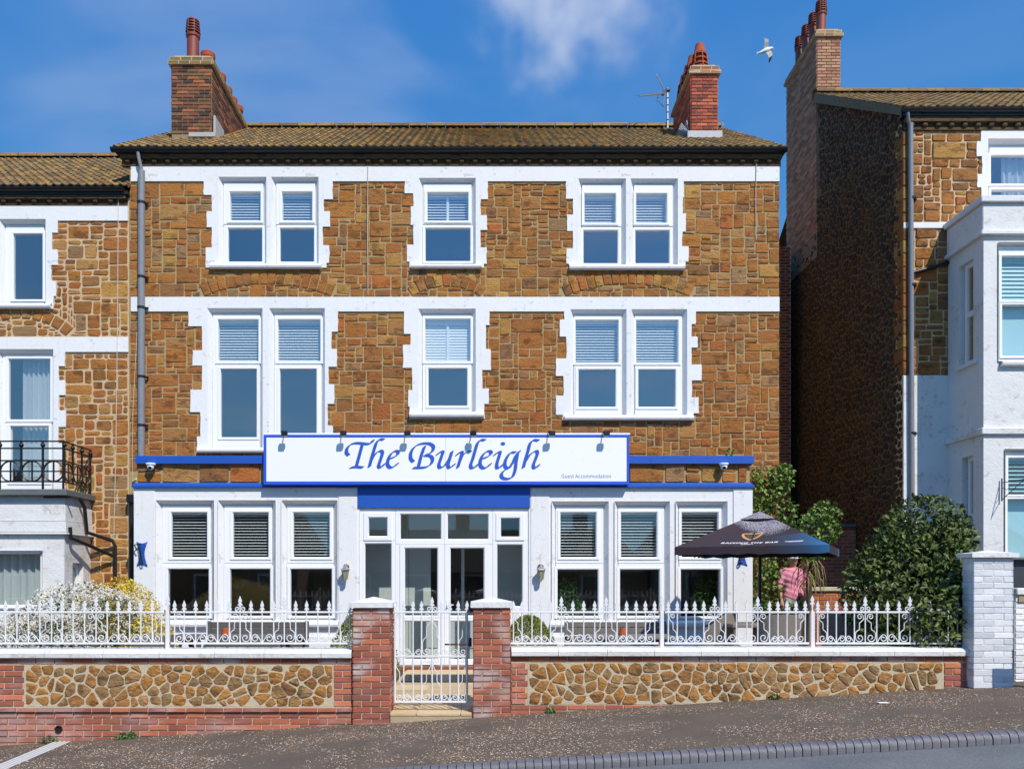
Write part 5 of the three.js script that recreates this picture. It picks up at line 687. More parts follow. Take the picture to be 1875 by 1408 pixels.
// ---------------------------------------------------------------- sign, lamps, cameras on the house front
{
  const z = 1.27, x0 = PX(482, z), x1 = PX(1152.5, z), y0 = PY(887.5, z), y1 = PY(796, z), S = thing('sign_board', 'long white sign board with blue chancery lettering and thin blue border above the door', 'sign', [(x0 + x1) / 2, y0, z]);
  const cw = 2048, chh = 288, cv = document.createElement('canvas'); cv.width = cw; cv.height = chh; const c = cv.getContext('2d'); c.fillStyle = '#f3f3f4'; c.fillRect(0, 0, cw, chh);
  const bx0 = 487, bx1 = 1148, by0 = 800.5, by1 = 881.5; // measured board face
  const U = (zx) => (460 + zx / 5.2083 - bx0) / (bx1 - bx0) * cw, V = (zy) => (770 + zy / 5.2083 - by0) / (by1 - by0) * chh, sc = cw / (bx1 - bx0) / 5.2083;
  const strokes = [ // pen paths of the lettering
    [[925, 332], [906, 310], [912, 265], [945, 230], [1000, 216], [1060, 221], [1110, 225], [1143, 214], [1158, 190]], [[1058, 228], [1040, 290], [1020, 365], [998, 444]], [[948, 450], [1000, 444], [1058, 449]],
    [[1258, 184], [1222, 182], [1192, 212], [1172, 270], [1148, 350], [1124, 442]], [[1138, 390], [1165, 338], [1200, 303], [1233, 290], [1248, 303], [1242, 340], [1222, 400], [1213, 435], [1224, 451], [1245, 440], [1266, 416]],
    [[1318, 366], [1368, 346], [1398, 316], [1394, 295], [1364, 294], [1326, 326], [1302, 380], [1300, 428], [1326, 451], [1360, 440], [1392, 411]],
    [[1543, 394], [1521, 368], [1517, 328], [1533, 280], [1578, 237], [1640, 220], [1700, 223], [1733, 246], [1732, 282], [1703, 315], [1655, 333], [1708, 341], [1727, 370], [1713, 415], [1668, 445], [1610, 452], [1548, 452]], [[1650, 250], [1622, 330], [1592, 445]],
    [[1772, 326], [1800, 302], [1824, 298], [1806, 365], [1788, 425], [1797, 451], [1832, 440], [1872, 392], [1902, 338]], [[1912, 298], [1890, 372], [1875, 430], [1886, 452], [1914, 440], [1934, 420]],
    [[1960, 330], [1986, 306], [2008, 302], [1998, 350], [1968, 450]], [[1988, 388], [2014, 332], [2054, 302], [2088, 298], [2078, 308]],
    [[2226, 189], [2188, 187], [2158, 216], [2136, 282], [2110, 372], [2091, 430], [2101, 454], [2130, 448], [2160, 419]],
    [[2200, 366], [2254, 346], [2286, 316], [2280, 296], [2250, 295], [2211, 326], [2185, 380], [2185, 432], [2213, 456], [2249, 445], [2280, 415]],
    [[2320, 330], [2348, 307], [2371, 302], [2362, 345], [2341, 420], [2345, 454], [2370, 449], [2397, 421]], [[2396, 222], [2403, 222]],
    [[2516, 306], [2478, 307], [2438, 352], [2418, 410], [2428, 450], [2456, 449], [2495, 400], [2525, 334], [2556, 294]], [[2540, 312], [2525, 400], [2514, 482], [2484, 545], [2436, 559], [2392, 545], [2385, 512], [2416, 476], [2466, 450]],
    [[2736, 193], [2692, 188], [2661, 216], [2640, 290], [2615, 372], [2595, 450]], [[2615, 392], [2645, 342], [2685, 306], [2719, 292], [2729, 310], [2715, 360], [2690, 430], [2700, 456], [2725, 445], [2741, 426]],
  ];
  const draw = (w, t, fill) => { c.fillStyle = fill; c.strokeStyle = fill; c.lineWidth = t; c.lineJoin = 'round'; const ang = 38 * Math.PI / 180, nx = Math.cos(ang) * w / 2, ny = -Math.sin(ang) * w / 2; for (const st of strokes) { const cu = new THREE.CatmullRomCurve3(st.map((p) => new THREE.Vector3(U(p[0]), V(p[1]), 0)), false, 'centripetal').getPoints(st.length * 10); for (let k = 0; k + 1 < cu.length; k++) { const a = cu[k], b = cu[k + 1]; c.beginPath(); c.moveTo(a.x - nx, a.y - ny); c.lineTo(a.x + nx, a.y + ny); c.lineTo(b.x + nx, b.y + ny); c.lineTo(b.x - nx, b.y - ny); c.closePath(); c.fill(); c.stroke(); } } c.beginPath(); c.arc(U(2400), V(222), 10 * (w / 22) ** 0.4 * 1.0 + t / 2, 0, 7); c.fill(); };
  draw(34 * sc, 6.5, '#8d8199'); draw(34 * sc, 3.2, '#2458c0');
  c.fillStyle = '#34466f'; c.font = '33px sans-serif'; c.textAlign = 'left'; const w0 = c.measureText('Guest Accommodation').width; c.save(); c.translate(U(1875 + 1083), V(548)); c.scale((U(1875 + 1560) - U(1875 + 1083)) / w0, 1); c.fillText('Guest Accommodation', 0, 0); c.restore();
  const r = rngOf(5); c.fillStyle = 'rgba(120,115,110,0.5)'; for (let k = 0; k < 26; k++) { c.beginPath(); c.arc(r() * cw, r() * chh, 1 + r() * 1.3, 0, 7); c.fill(); } c.strokeStyle = 'rgba(110,105,105,0.55)'; c.lineWidth = 1.6; for (const zx of [1853]) { c.beginPath(); c.moveTo(U(zx), 0); c.lineTo(U(zx), chh); c.stroke(); }
  const t = new THREE.CanvasTexture(cv); t.colorSpace = THREE.SRGBColorSpace; t.magFilter = THREE.LinearFilter;
  const fx0 = PX(bx0, z), fx1 = PX(bx1, z), fy0 = PY(by1, z), fy1 = PY(by0, z), pg = new THREE.PlaneGeometry(fx1 - fx0, fy1 - fy0).translate((fx0 + fx1) / 2, (fy0 + fy1) / 2, z - 0.006);
  part('board', new G().box(x0 + 0.01, x1 - 0.01, y0 + 0.01, y1 - 0.01, 1.19, z - 0.01), M.white, S); part('lettered_face', pg, mat({ map: t, roughness: 0.45 }), S);
  const bord = new G(); bord.frame([x0, x1, y0, y1], [fx0 + 0.002, fx1 - 0.002, fy0 + 0.002, fy1 - 0.002], z + 0.004, 1.185, 0.008); part('border', bord, mat({ color: '#2757cf', roughness: 0.45 }), S); part('top_trim', new G().cbox(x0, x1 + 0.02, y1 + 0.001, y1 + 0.035, 1.17, z - 0.02, 0.004), M.upvc, S);
  // small floodlights on arms
  const proto = thing('floodlight', 'small black floodlight on a short arm along the top edge of the sign', 'floodlight', [0, 0, 0], 'floodlights along the sign'); proto.at = [0, 0, 0];
  part('arm', new G().tube([[-0.03, 0.02, -0.06], [-0.03, 0.05, 0.02], [0, 0.01, 0.13]], 0.009, 6).cbox(-0.05, 0.02, -0.01, 0.03, -0.08, -0.04, 0.004), M.black, proto); part('bracket_plate', new G().cbox(-0.16, 0.1, -0.012, 0.016, -0.07, -0.055, 0.003), M.blue, proto);
  part('lamp_head', new G().cbox(-0.05, 0.05, -0.045, 0.035, 0.12, 0.175, 0.012), M.black, proto); part('lens', new G().cbox(-0.042, 0.042, -0.049, -0.0455, 0.125, 0.168, 0.001), mat({ color: '#8f979c', roughness: 0.15 }), proto);
  [521, 627, 746, 868.5, 1009, 1110.5].forEach((p, k) => { const f = k ? proto.clone() : proto; if (k) { f.name = numbered('floodlight'); scene.add(f); } f.position.set(PX(p, z + 0.14), y1 + 0.0, z + 0.0); f.scale.setScalar(1.15); f.rotation.y = [0, 0.1, 0, -0.12, 0.1, 0][k]; f.userData = { ...f.userData, label: 'small black floodlight on the sign edge ' + ['above its empty end', 'just before the first letter', 'over the gap between the two words', 'above the tall middle letters', 'just past the last letter', 'above the small grey line'][k] }; });
}
for (const [px, label] of [[634, 'steel half lantern on the white wall between the triple window and the door'], [990, 'steel half lantern on the white wall at the far door jamb, above the clipped bush']]) {
  const z = 1.115, x = PX(px, z), y = PY(1048, z), L = thing('wall_lantern', label, 'wall lamp', [x, y - 0.15, z], 'wall lanterns beside the entrance'), zc = z + 0.13;
  part('back_plate', new G().lathe([[0.001, 0], [0.055, 0], [0.055, 0.02], [0.03, 0.035], [0.001, 0.04]], 0, 0, 14).geo(0.5).rotateX(Math.PI / 2).translate(x, y + 0.1, z), mat({ color: '#7d4e30', roughness: 0.5, metalness: 0.5 }), L);
  part('arm', new G().tube([[x, y + 0.1, z + 0.02], [x, y + 0.14, z + 0.08], [x, y + 0.1, zc]], 0.012, 6), M.steel, L); part('roof', new G().lathe([[0.012, y + 0.12], [0.03, y + 0.1], [0.085, y + 0.055], [0.09, y + 0.04], [0.07, y + 0.04]], x, zc, 6), M.steel, L);
  part('glass', new G().lathe([[0.066, y + 0.04], [0.04, y - 0.12]], x, zc, 6), phys({ color: '#c9c39a', roughness: 0.35, transmission: 0.5, thickness: 0 }), L); part('finial', new G().lathe([[0.045, y - 0.12], [0.045, y - 0.13], [0.02, y - 0.145], [0.008, y - 0.17], [0.001, y - 0.175]], x, zc, 6), M.steel, L); for (let k = 0; k < 6; k++) { const a = k / 6 * 2 * Math.PI; part('bar', new G().tube([[x + Math.cos(a) * 0.068, y + 0.045, zc + Math.sin(a) * 0.068], [x + Math.cos(a) * 0.042, y - 0.125, zc + Math.sin(a) * 0.042]], 0.005, 4), M.steel, L); }
}
for (const [px, label, t] of [[279, 'white dome security camera under the blue ledge near the grey downpipe', 0.3], [1323, 'white dome security camera under the blue ledge near the climbing plant', -0.3]]) {
  const z = 1.12, x = PX(px, z), y = PY(855, z), K = thing('security_camera', label, 'camera', [x, y, z], 'dome cameras on the parapet'); part('base', new G().lathe([[0.001, y + 0.055], [0.085, y + 0.055], [0.088, y + 0.03], [0.07, y + 0.012], [0.001, y + 0.012]], x, z + 0.09, 16).geo(0.6), M.upvc, K); part('dome', new THREE.SphereGeometry(0.062, 16, 12).translate(x, y - 0.01, z + 0.1), M.upvc, K); part('lens', new G().lathe([[0.03, 0], [0.03, 0.012], [0.001, 0.018]], 0, 0, 12).geo(0.5).rotateX(Math.PI / 2 + 0.4).translate(x + t * 0.03, y - 0.035, z + 0.15), M.black, K);
}
for (const [px, lean, label] of [[259.5, 1, 'blue concave wall plate with black bracket on the bay corner beside the downpipes'], [1359, -1, 'blue concave wall plate with black bracket on the pilaster under the parasol']]) {
  const z = 1.122, x = PX(px, z), y = PY(1014, z), K = thing('flag_bracket', label, 'bracket', [x, y - 0.22, z], 'blue flag brackets on the bay'), pts = []; for (let k = 0; k <= 8; k++) { const t = k / 8; pts.push([lerp(-0.1, 0.1, t), 0.22 - 0.03 * Math.sin(t * Math.PI)]); } for (let k = 1; k <= 8; k++) { const t = k / 8; pts.push([0.1 - 0.055 * Math.sin(t * Math.PI), lerp(0.22, -0.22, t)]); } for (let k = 1; k <= 8; k++) { const t = k / 8; pts.push([lerp(0.1, -0.1, t), -0.22 + 0.03 * Math.sin(t * Math.PI)]); } for (let k = 1; k < 8; k++) { const t = k / 8; pts.push([-0.1 + 0.055 * Math.sin(t * Math.PI), lerp(-0.22, 0.22, t)]); }
  part('plate', slab(pts.reverse().map((p) => [x + p[0], y + p[1]]), [], z + 0.014, z), M.blue, K); for (const s of [-1, 1]) part('strap', new G().tube([[x - lean * 0.04 + s * 0.02, y + 0.17, z + 0.05], [x + lean * 0.03 + s * 0.02, y - 0.15, z + 0.09]], 0.008, 5), M.black, K); for (let k = 0; k < 7; k++) part('rung', new G().tube([[x - lean * 0.04 + lean * k * 0.011 - 0.024, y + 0.16 - k * 0.05, z + 0.052 + k * 0.006], [x - lean * 0.04 + lean * k * 0.011 + 0.024, y + 0.16 - k * 0.05, z + 0.052 + k * 0.006]], 0.01, 5), M.black, K); part('hook', new G().tube([[x - lean * 0.04, y + 0.18, z + 0.01], [x - lean * 0.1, y + 0.16, z + 0.1], [x - lean * 0.07, y + 0.06, z + 0.07]], 0.012, 5).tube([[x + lean * 0.03, y - 0.15, z + 0.09], [x + lean * 0.02, y - 0.19, z + 0.03]], 0.014, 5), M.black, K); for (const [a, b] of [[-0.075, 0.18], [0.075, 0.18], [-0.075, -0.18], [0.075, -0.18]]) part('bolt', new THREE.SphereGeometry(0.01, 8, 6).translate(x + a, y + b, z + 0.015), M.steel, K);
}
{ // television aerial on the ridge
  const z = -3.9, x = PX(1223, z), y = (p) => PY(p, z), A = thing('television_aerial', 'grey television aerial with long boom on a mast by the red chimney', 'aerial', [x, y(234), z]);
  part('mast', new G().tube([[x, y(238), z], [x, y(162), z]], 0.028, 8), M.steel, A); for (const p of [180, 193, 206, 220]) part('tape_band', new G().lathe([[0.029, y(p) - 0.01], [0.033, y(p) - 0.01], [0.033, y(p) + 0.01], [0.029, y(p) + 0.01]], x, z, 8), M.black, A);
  const P = (a, b, dz = 0) => [PX(a, z), y(b), z + dz]; part('boom', new G().tube([P(1213, 175, 0.1), P(1164, 198, 0.5)], 0.014, 6), M.greyPipe, A); for (let k = 0; k < 9; k++) { const t = k / 8, a = lerp(1164, 1207, t), b = lerp(198, 178, t), d = lerp(0.5, 0.14, t); part('element', new G().tube([P(a - 9, b - 5, d - 0.08), P(a + 8, b + 4, d + 0.08)], 0.006, 4), M.steel, A); } for (const s of [0, 1]) part('reflector', new G().tube([P(1208 + s * 10, 170, 0.1), P(1201 + s * 11, 189 + s * 7, 0.1)], 0.012, 5).tube([P(1202 + s * 9, 188 + s * 7, 0.1), P(1216 + s * 4, 196 + s * 2, 0)], 0.006, 4), M.greyPipe, A); part('head_box', new G().cbox(...[P(1210, 0)[0], P(1215, 0)[0], y(178), y(172)], z + 0.05, z + 0.12, 0.008).cbox(x - 0.06, x + 0.05, y(168), y(164), z - 0.05, z + 0.06, 0.008), M.black, A); part('second_boom', new G().tube([P(1198, 151, 0.3), P(1217, 166, 0)], 0.016, 6), mat({ color: '#c8c8c4', roughness: 0.5 }), A);
}
{ // basket bracket on the white bay
  const z = 1.2, X = (p) => PX(p, z), y = (p) => PY(p, z), A = thing('basket_bracket', 'thin black iron basket bracket on the white bay of the taller house', 'bracket', [X(1835), y(915), z]); part('upright', new G().cbox(X(1835) - 0.009, X(1835) + 0.009, y(918), y(876), z, z + 0.02, 0.003), M.black, A); part('arm', new G().tube([[X(1835), y(884), z + 0.02], [X(1846), y(883), z + 0.5]], 0.008, 5), M.black, A); part('brace', new G().tube([[X(1835), y(915), z + 0.02], [X(1845), y(884), z + 0.46]], 0.007, 5).tube([[X(1835), y(893), z + 0.02], [X(1838), y(898), z + 0.1], [X(1840), y(890), z + 0.22]], 0.005, 5), M.black, A);
}
{ // small plate on a post just uphill of the painted pier; its shadow falls on the pier
  const x = 6.83, z = 6.75, y = street(x), S = thing('street_sign', 'small blank backed street sign on a grey post uphill of the painted pier', 'sign', [x, y, z]);
  part('post', new G().tube([[x, y - 0.1, z], [x, y + 1.2, z]], 0.038, 10), M.greyPipe, S); part('plate', new G().cbox(x - 0.26, x + 0.12, y + 0.78, y + 1.02, z + 0.04, z + 0.052, 0.003), mat({ color: '#8d9094', roughness: 0.5 }), S);
}

// ---------------------------------------------------------------- plants
function leaf(g, p, d, up, len, wid, fold = 0.25, long = true) {   // pointed blade, folded along its midrib
  const D = new THREE.Vector3(...d).normalize(), S = new THREE.Vector3().crossVectors(D, new THREE.Vector3(...up)).normalize(), N = new THREE.Vector3().crossVectors(S, D), P = (a, b, c) => [p[0] + D.x * a + S.x * b + N.x * c, p[1] + D.y * a + S.y * b + N.y * c, p[2] + D.z * a + S.z * b + N.z * c];
  const b = P(0, 0, 0), t = P(len, 0, -len * 0.12), l = P(len * 0.42, -wid, wid * fold * 2), r = P(len * 0.42, wid, wid * fold * 2);
  if (!long) return g.tri(b, r, t).tri(b, t, l);
  const m = P(len * 0.5, 0, len * 0.03), l2 = P(len * 0.72, -wid * 0.75, wid * fold * 1.3), r2 = P(len * 0.72, wid * 0.75, wid * fold * 1.3); return g.tri(b, r, m).tri(r, r2, m).tri(r2, t, m).tri(b, m, l).tri(l, m, l2).tri(l2, m, t);
}
const ball = () => { const z = R(-1, 1), a = R(0, 6.2832), s = Math.sqrt(1 - z * z); return [Math.cos(a) * s, z, Math.sin(a) * s]; };
function lobes(list) { const tot = list.reduce((s, l) => s + l[3] * l[4] + l[4] * l[5] + l[3] * l[5], 0); return () => { let k = R(0, tot), i = 0; while (i < list.length - 1 && (k -= list[i][3] * list[i][4] + list[i][4] * list[i][5] + list[i][3] * list[i][5]) > 0) i++; const l = list[i], n = ball(), q = 1 - 0.42 * R(0, 1) ** 2.2 + 0.22 * (fbm3(n[0] * 2.6 + i * 7, n[1] * 2.6, n[2] * 2.6, 3) - 0.5); return { p: [l[0] + n[0] * l[3] * q, l[1] + n[1] * l[4] * q, l[2] + n[2] * l[5] * q], n, q }; }; }
const leafMat = (o) => phys({ vertexColors: true, roughness: 0.75, transmission: 0.3, thickness: 0, ...o });
function bush(T, name, sample, n, { len, wid, tones, long = false, m, outward = 0.7, floor = -9, keep = () => true, fold = 0.25, single = 0 }) {
  const all = new G(), mine = []; for (let k = 0; k < n; k++) { const s = sample(); if (s.p[1] < floor || !keep(s.p)) continue; const v = ball(), d = [s.n[0] * outward + v[0], s.n[1] * outward + v[1] + 0.15, s.n[2] * outward + v[2]], c = mul(pick(tones), R(0.7, 1.25)), L = R(len[0], len[1]), g = single && k % 9 === 0 && mine.length < single ? new G() : all; g.color(c); leaf(g, s.p, d, [s.n[0] + R(-0.4, 0.4), s.n[1] + R(0, 0.8), s.n[2] + R(-0.4, 0.4)], L, L * R(wid[0], wid[1]), fold, long); if (g !== all) mine.push(g); }
  mine.forEach((g) => part('leaf', g, m, T)); stuff(part(name, all, m, T));
}
const stems = (T, list) => { const g = new G(); for (const [pts, r] of list) g.tube(pts, r, 6); part('stems', g, M.bark, T); };
{ // dark laurel by the painted pier
  const T = thing('laurel_shrub', 'large dark glossy laurel shrub growing through the railing beside the painted pier', 'shrub', [5.8, 0.28, 5.1]), f = lobes([[PX(1682, 5.15), 1.35, 5.12, 0.72, 1.0, 0.72], [PX(1610, 5.0), 1.45, 4.95, 0.42, 0.62, 0.5], [PX(1700, 5.1), 2.2, 5.05, 0.58, 0.55, 0.5], [PX(1660, 5.3), 0.95, 5.3, 0.55, 0.55, 0.62], [PX(1650, 5.0), 2.0, 5.0, 0.42, 0.42, 0.4], [PX(1738, 5.2), 1.75, 5.15, 0.36, 0.7, 0.5], [PX(1704, 5.75), 1.12, 5.76, 0.36, 0.42, 0.32], [PX(1742, 5.75), 1.4, 5.7, 0.26, 0.5, 0.3]]);
  stems(T, [[[[5.8, 0.1, 5.0], [5.75, 0.8, 5.02], [5.6, 1.5, 5.0], [5.5, 2.2, 5.0]], [0.05, 0.04, 0.03, 0.015]], [[[5.82, 0.1, 5.02], [6.0, 0.9, 5.05], [6.05, 1.8, 5.05], [6.0, 2.5, 5.0]], [0.05, 0.04, 0.03, 0.012]], [[[5.78, 0.1, 5.0], [5.4, 0.8, 5.0], [5.15, 1.3, 4.95]], [0.045, 0.03, 0.012]]]);
  bush(T, 'foliage', f, 11500, { len: [0.07, 0.115], wid: [0.2, 0.27], tones: [C('#4a5826'), C('#55652b'), C('#404d22'), C('#5e6c31'), C('#697434')], long: true, m: phys({ vertexColors: true, roughness: 0.55, specularIntensity: 0.7 }), floor: 0.55, keep: (p) => p[2] < 6.12 && p[0] < 6.62 && !(p[2] > 5.64 && p[1] < 0.84) && !(p[2] > 5.84 && p[0] > 5.93), single: 250, outward: 0.6 });
}
{ // climber on the corner of the house and over the side yard
  const T = thing('climbing_plant', 'bright green climbing plant on the stone corner beside the bay', 'climber', [5.5, 0.4, 0.5]), X = (p) => PX(p, 0.5), Y = (p) => PY(p, 0.5);
  const f = lobes([[X(1408), Y(893), 0.3, 0.36, 0.4, 0.22], [X(1440), Y(872), 0.3, 0.2, 0.26, 0.2], [X(1393), Y(955), 0.35, 0.22, 0.4, 0.2], [X(1446), Y(945), 0.4, 0.18, 0.3, 0.18], [X(1425), Y(1020), 0.6, 0.5, 0.42, 0.25], [X(1405), Y(1085), 0.6, 0.34, 0.5, 0.25], [X(1447), Y(1100), 0.7, 0.35, 0.3, 0.25], [X(1490), Y(968), 0.7, 0.42, 0.3, 0.25], [X(1503), Y(944), 0.7, 0.26, 0.24, 0.2], [X(1470), Y(1010), 0.8, 0.35, 0.2, 0.2]]);
  stems(T, [[[[5.3, 0.3, 0.3], [5.35, 1.2, 0.3], [5.5, 2.2, 0.25], [5.6, 3.2, 0.2], [5.75, 3.75, 0.15]], [0.03, 0.025, 0.02, 0.012, 0.006]], [[[5.5, 0.3, 0.4], [5.7, 1.4, 0.5], [6.0, 2.3, 0.6], [6.4, 2.85, 0.7]], [0.03, 0.02, 0.014, 0.006]], [[[X(1402), Y(842), 0.15], [X(1422), Y(860), 0.2], [X(1440), Y(880), 0.25]], 0.007]]);
  bush(T, 'foliage', f, 2900, { len: [0.06, 0.11], wid: [0.3, 0.4], tones: [C('#6f8b2c'), C('#7d9a36'), C('#5d7a28'), C('#8ba544'), C('#4c6a26')], long: true, m: leafMat({ roughness: 0.55 }), keep: (p) => p[2] > 0.06 && !(p[0] < 4.99 && p[2] < 1.15) && !(Math.hypot((p[0] - X(1450)) / 0.2, (p[1] - Y(1055)) / 0.42) < 1 && p[2] > 0.5), single: 200 });
  const W = thing('ledge_weed', 'small green weed rooted on the blue ledge near the dome camera', 'weed', [X(1337), 3.9, 1.1]), l2 = lobes([[PX(1336, 1.1), PY(829, 1.1), 1.1, 0.09, 0.06, 0.05]]); bush(W, 'leaves', l2, 40, { len: [0.04, 0.07], wid: [0.3, 0.4], tones: [C('#6f8b2c'), C('#5d7a28')], long: true, m: leafMat({}) });
}
{ // withered cordyline
  const z = 1.7, x = PX(1481, z), T = thing('withered_cordyline', 'withered cordyline with drooping brown leaves beside the climbing plant', 'plant', [x, 0.4, z]); part('trunk', new G().tube([[x, 0.3, z], [x + 0.02, 1.0, z], [x, PY(1062, z), z]], [0.06, 0.05, 0.045], 8).geo(0.9), M.bark, T);
  const tones = [C('#7d5b3c'), C('#9a7a52'), C('#5f4530'), C('#8a6a48'), C('#6f7a3a')], m = mat({ vertexColors: true, roughness: 0.85 }); for (let k = 0; k < 60; k++) { const a = R(0, 6.28), y0 = PY(R(1035, 1064), z), g = new G(); g.color(mul(pick(tones), R(0.7, 1.3))); let pv = null; const L = R(0.3, 0.52), lift = R(-0.1, 0.22), w = R(0.012, 0.022); for (let s = 0; s <= 5; s++) { const t = s / 5, r = 0.03 + L * 0.55 * Math.sin(t * 1.7), yy = y0 + lift * Math.sin(t * 3) - L * t * t * 0.9, ww = w * (1 - t * t), c = [x + Math.cos(a) * r, yy, z + Math.sin(a) * r], q = [[c[0] - Math.sin(a) * ww, yy, c[2] + Math.cos(a) * ww], [c[0] + Math.sin(a) * ww, yy + 0.004, c[2] - Math.cos(a) * ww]]; if (pv) g.quad(pv[0], pv[1], q[1], q[0]); pv = q; } part('leaf', g, m, T); }
}
{ // white blossom over dark leaves, yellow shrub behind
  const z = 4.75, T = thing('flowering_shrub', 'rounded shrub covered in clusters of small white flowers behind the railing', 'shrub', [PX(140, z), 0, z]), f = lobes([[PX(150, z), 0.7, z, 0.95, 0.86, 0.7], [PX(60, z), 0.45, z, 0.8, 0.75, 0.65], [PX(200, z), 0.66, z + 0.1, 0.58, 0.78, 0.6], [PX(-30, z), 0.3, z, 0.6, 0.7, 0.5], [PX(110, z), 0.5, z + 0.3, 0.8, 0.6, 0.6]]); stems(T, [[[[PX(140, z), -0.1, z], [PX(130, z), 0.5, z], [PX(100, z), 1.0, z]], [0.04, 0.03, 0.01]], [[[PX(140, z), -0.1, z], [PX(190, z), 0.6, z], [PX(210, z), 1.0, z]], [0.04, 0.03, 0.01]]]);
  bush(T, 'foliage', f, 9000, { len: [0.045, 0.075], wid: [0.2, 0.3], tones: [C('#4a5c27'), C('#5c6c2e'), C('#3c4c22'), C('#6a7a35')], m: leafMat({}), floor: 0.2, keep: (p) => p[2] < 5.66 });
  const g = new G(), tones = [C('#fbf6ea'), C('#f4ecdc'), C('#fbf8f0'), C('#ecdcc8')]; for (let k = 0; k < 6500; k++) { const s = f(); if (s.q < 0.86 || s.p[1] < 0.25 || s.p[2] > 5.7 || fbm3(s.p[0] * 4.2, s.p[1] * 4.2, s.p[2] * 4.2, 3) < 0.4) continue; for (let j = 0; j < 10; j++) { const v = ball(), c = [s.p[0] + s.n[0] * 0.03 + v[0] * 0.048, s.p[1] + s.n[1] * 0.03 + v[1] * 0.04, s.p[2] + s.n[2] * 0.03 + v[2] * 0.048]; g.color(mul(pick(tones), R(0.88, 1.0))); const d = ball(); leaf(g, c, [s.n[0] + d[0], s.n[1] + d[1], s.n[2] + d[2]], ball(), 0.021, 0.0105, 0.1, false); leaf(g, c, [s.n[0] - d[0], s.n[1] - d[1] * 0.5, s.n[2] - d[2]], ball(), 0.02, 0.01, 0.1, false); } } stuff(part('blossom', g, leafMat({ transmission: 0.2, roughness: 0.9 }), T));
  const z2 = 3.9, Yb = thing('yellow_shrub', 'golden yellow leaved shrub behind the white flowering shrub', 'shrub', [PX(235, z2), 0, z2]), f2 = lobes([[PX(266, z2), 0.78, z2 + 0.5, 0.44, 0.8, 0.5], [PX(215, z2), 0.82, z2, 0.62, 0.84, 0.5], [PX(278, z2 + 0.9), 0.55, z2 + 0.9, 0.3, 0.75, 0.45], [PX(160, z2), 0.6, z2, 0.5, 0.8, 0.4]]); stems(Yb, [[[[PX(240, z2), -0.1, z2], [PX(245, z2), 0.6, z2], [PX(250, z2), 1.2, z2]], [0.03, 0.02, 0.008]]]); bush(Yb, 'foliage', f2, 13000, { len: [0.03, 0.05], wid: [0.25, 0.34], tones: [C('#ecc51e'), C('#f2d338'), C('#e0b81a'), C('#d8cc4a'), C('#b5b03c')], m: leafMat({ transmission: 0.3 }), floor: 0.1 });
  const P = thing('planter_trough', 'weathered dark grey wooden trough under the yellow shrub', 'planter', [PX(275, 5.1), 0, 5.1]); const a = PX(247, 5.1), b = PX(304, 5.1), yt = PY(1164, 5.1); for (let k = 0; k < 5; k++) part('board', new G().cbox(a, b, yt - 0.13 * (k + 1) + 0.004, yt - 0.13 * k, 5.2, 5.23, 0.006), M.wood, P); part('end_board', new G().cbox(b - 0.03, b, 0, yt, 4.8, 5.197, 0.006), M.wood, P); part('end_board', new G().cbox(a, a + 0.03, 0, yt, 4.8, 5.197, 0.006), M.wood, P); part('soil', new G().box(a + 0.035, b - 0.035, 0.1, yt - 0.05, 4.8, 5.19), M.earth, P);
}
for (const [px, z, r, top, label] of [[664, 3.2, 0.66, 1.16, 'clipped dome conifer behind the salt stained pier'], [968, 3.2, 0.62, 1.08, 'clipped dome conifer behind the gate latch pier railing']]) {
  const x = PX(px, z), T = thing('clipped_conifer', label, 'bush', [x, 0, z], 'clipped conifers beside the path'); part('stem', new G().tube([[x, -0.1, z], [x, 0.6, z]], 0.03, 6), M.bark, T);
  const f = () => { const t = R(0, 1) ** 0.75, a = R(0, 6.2832), rr = r * Math.pow(1 - t, 0.44) * (0.9 + 0.1 * Math.sin(t * 3)) * (t < 0.12 ? 0.75 + t * 2 : 1), q = 1 - 0.25 * R(0, 1) ** 2 + 0.12 * (fbm(a * 3, t * 9, 3, 0, px) - 0.5); return { p: [x + Math.cos(a) * rr * q, 0.04 + t * (top - 0.06), z + Math.sin(a) * rr * q], n: [Math.cos(a) * 0.8, 0.5, Math.sin(a) * 0.8], q }; };
  bush(T, 'foliage', f, 9000, { len: [0.025, 0.05], wid: [0.2, 0.32], tones: [C('#7f8a2a'), C('#97992f'), C('#6a7a28'), C('#a9a338'), C('#566a26')], m: leafMat({}), outward: 0.9 });
}
for (const [px, r, label] of [[90, 0.09, 'green weed tuft at the wall foot beside the drain channel'], [222, 0.06, 'small weed tuft at the foot of the red brick plinth'], [237, 0.07, 'leafy weed tuft in the pavement joint under the brick plinth'], [1010, 0.05, 'tiny weed at the wall foot near the gate latch pier'], [1418, 0.05, 'tiny weed at the wall foot below the wicker chairs']]) { const x = PX(px, 6.04), y = street(x), T = thing('weed', label, 'weed', [x, y, 6.05]); bush(T, 'leaves', lobes([[x, y + r * 0.35, 6.05, r, r * 0.6, r * 0.45]]), 60, { len: [0.03, 0.06], wid: [0.2, 0.35], tones: [C('#5d7a38'), C('#6f8b48'), C('#4c6a30')], m: leafMat({}) }); }

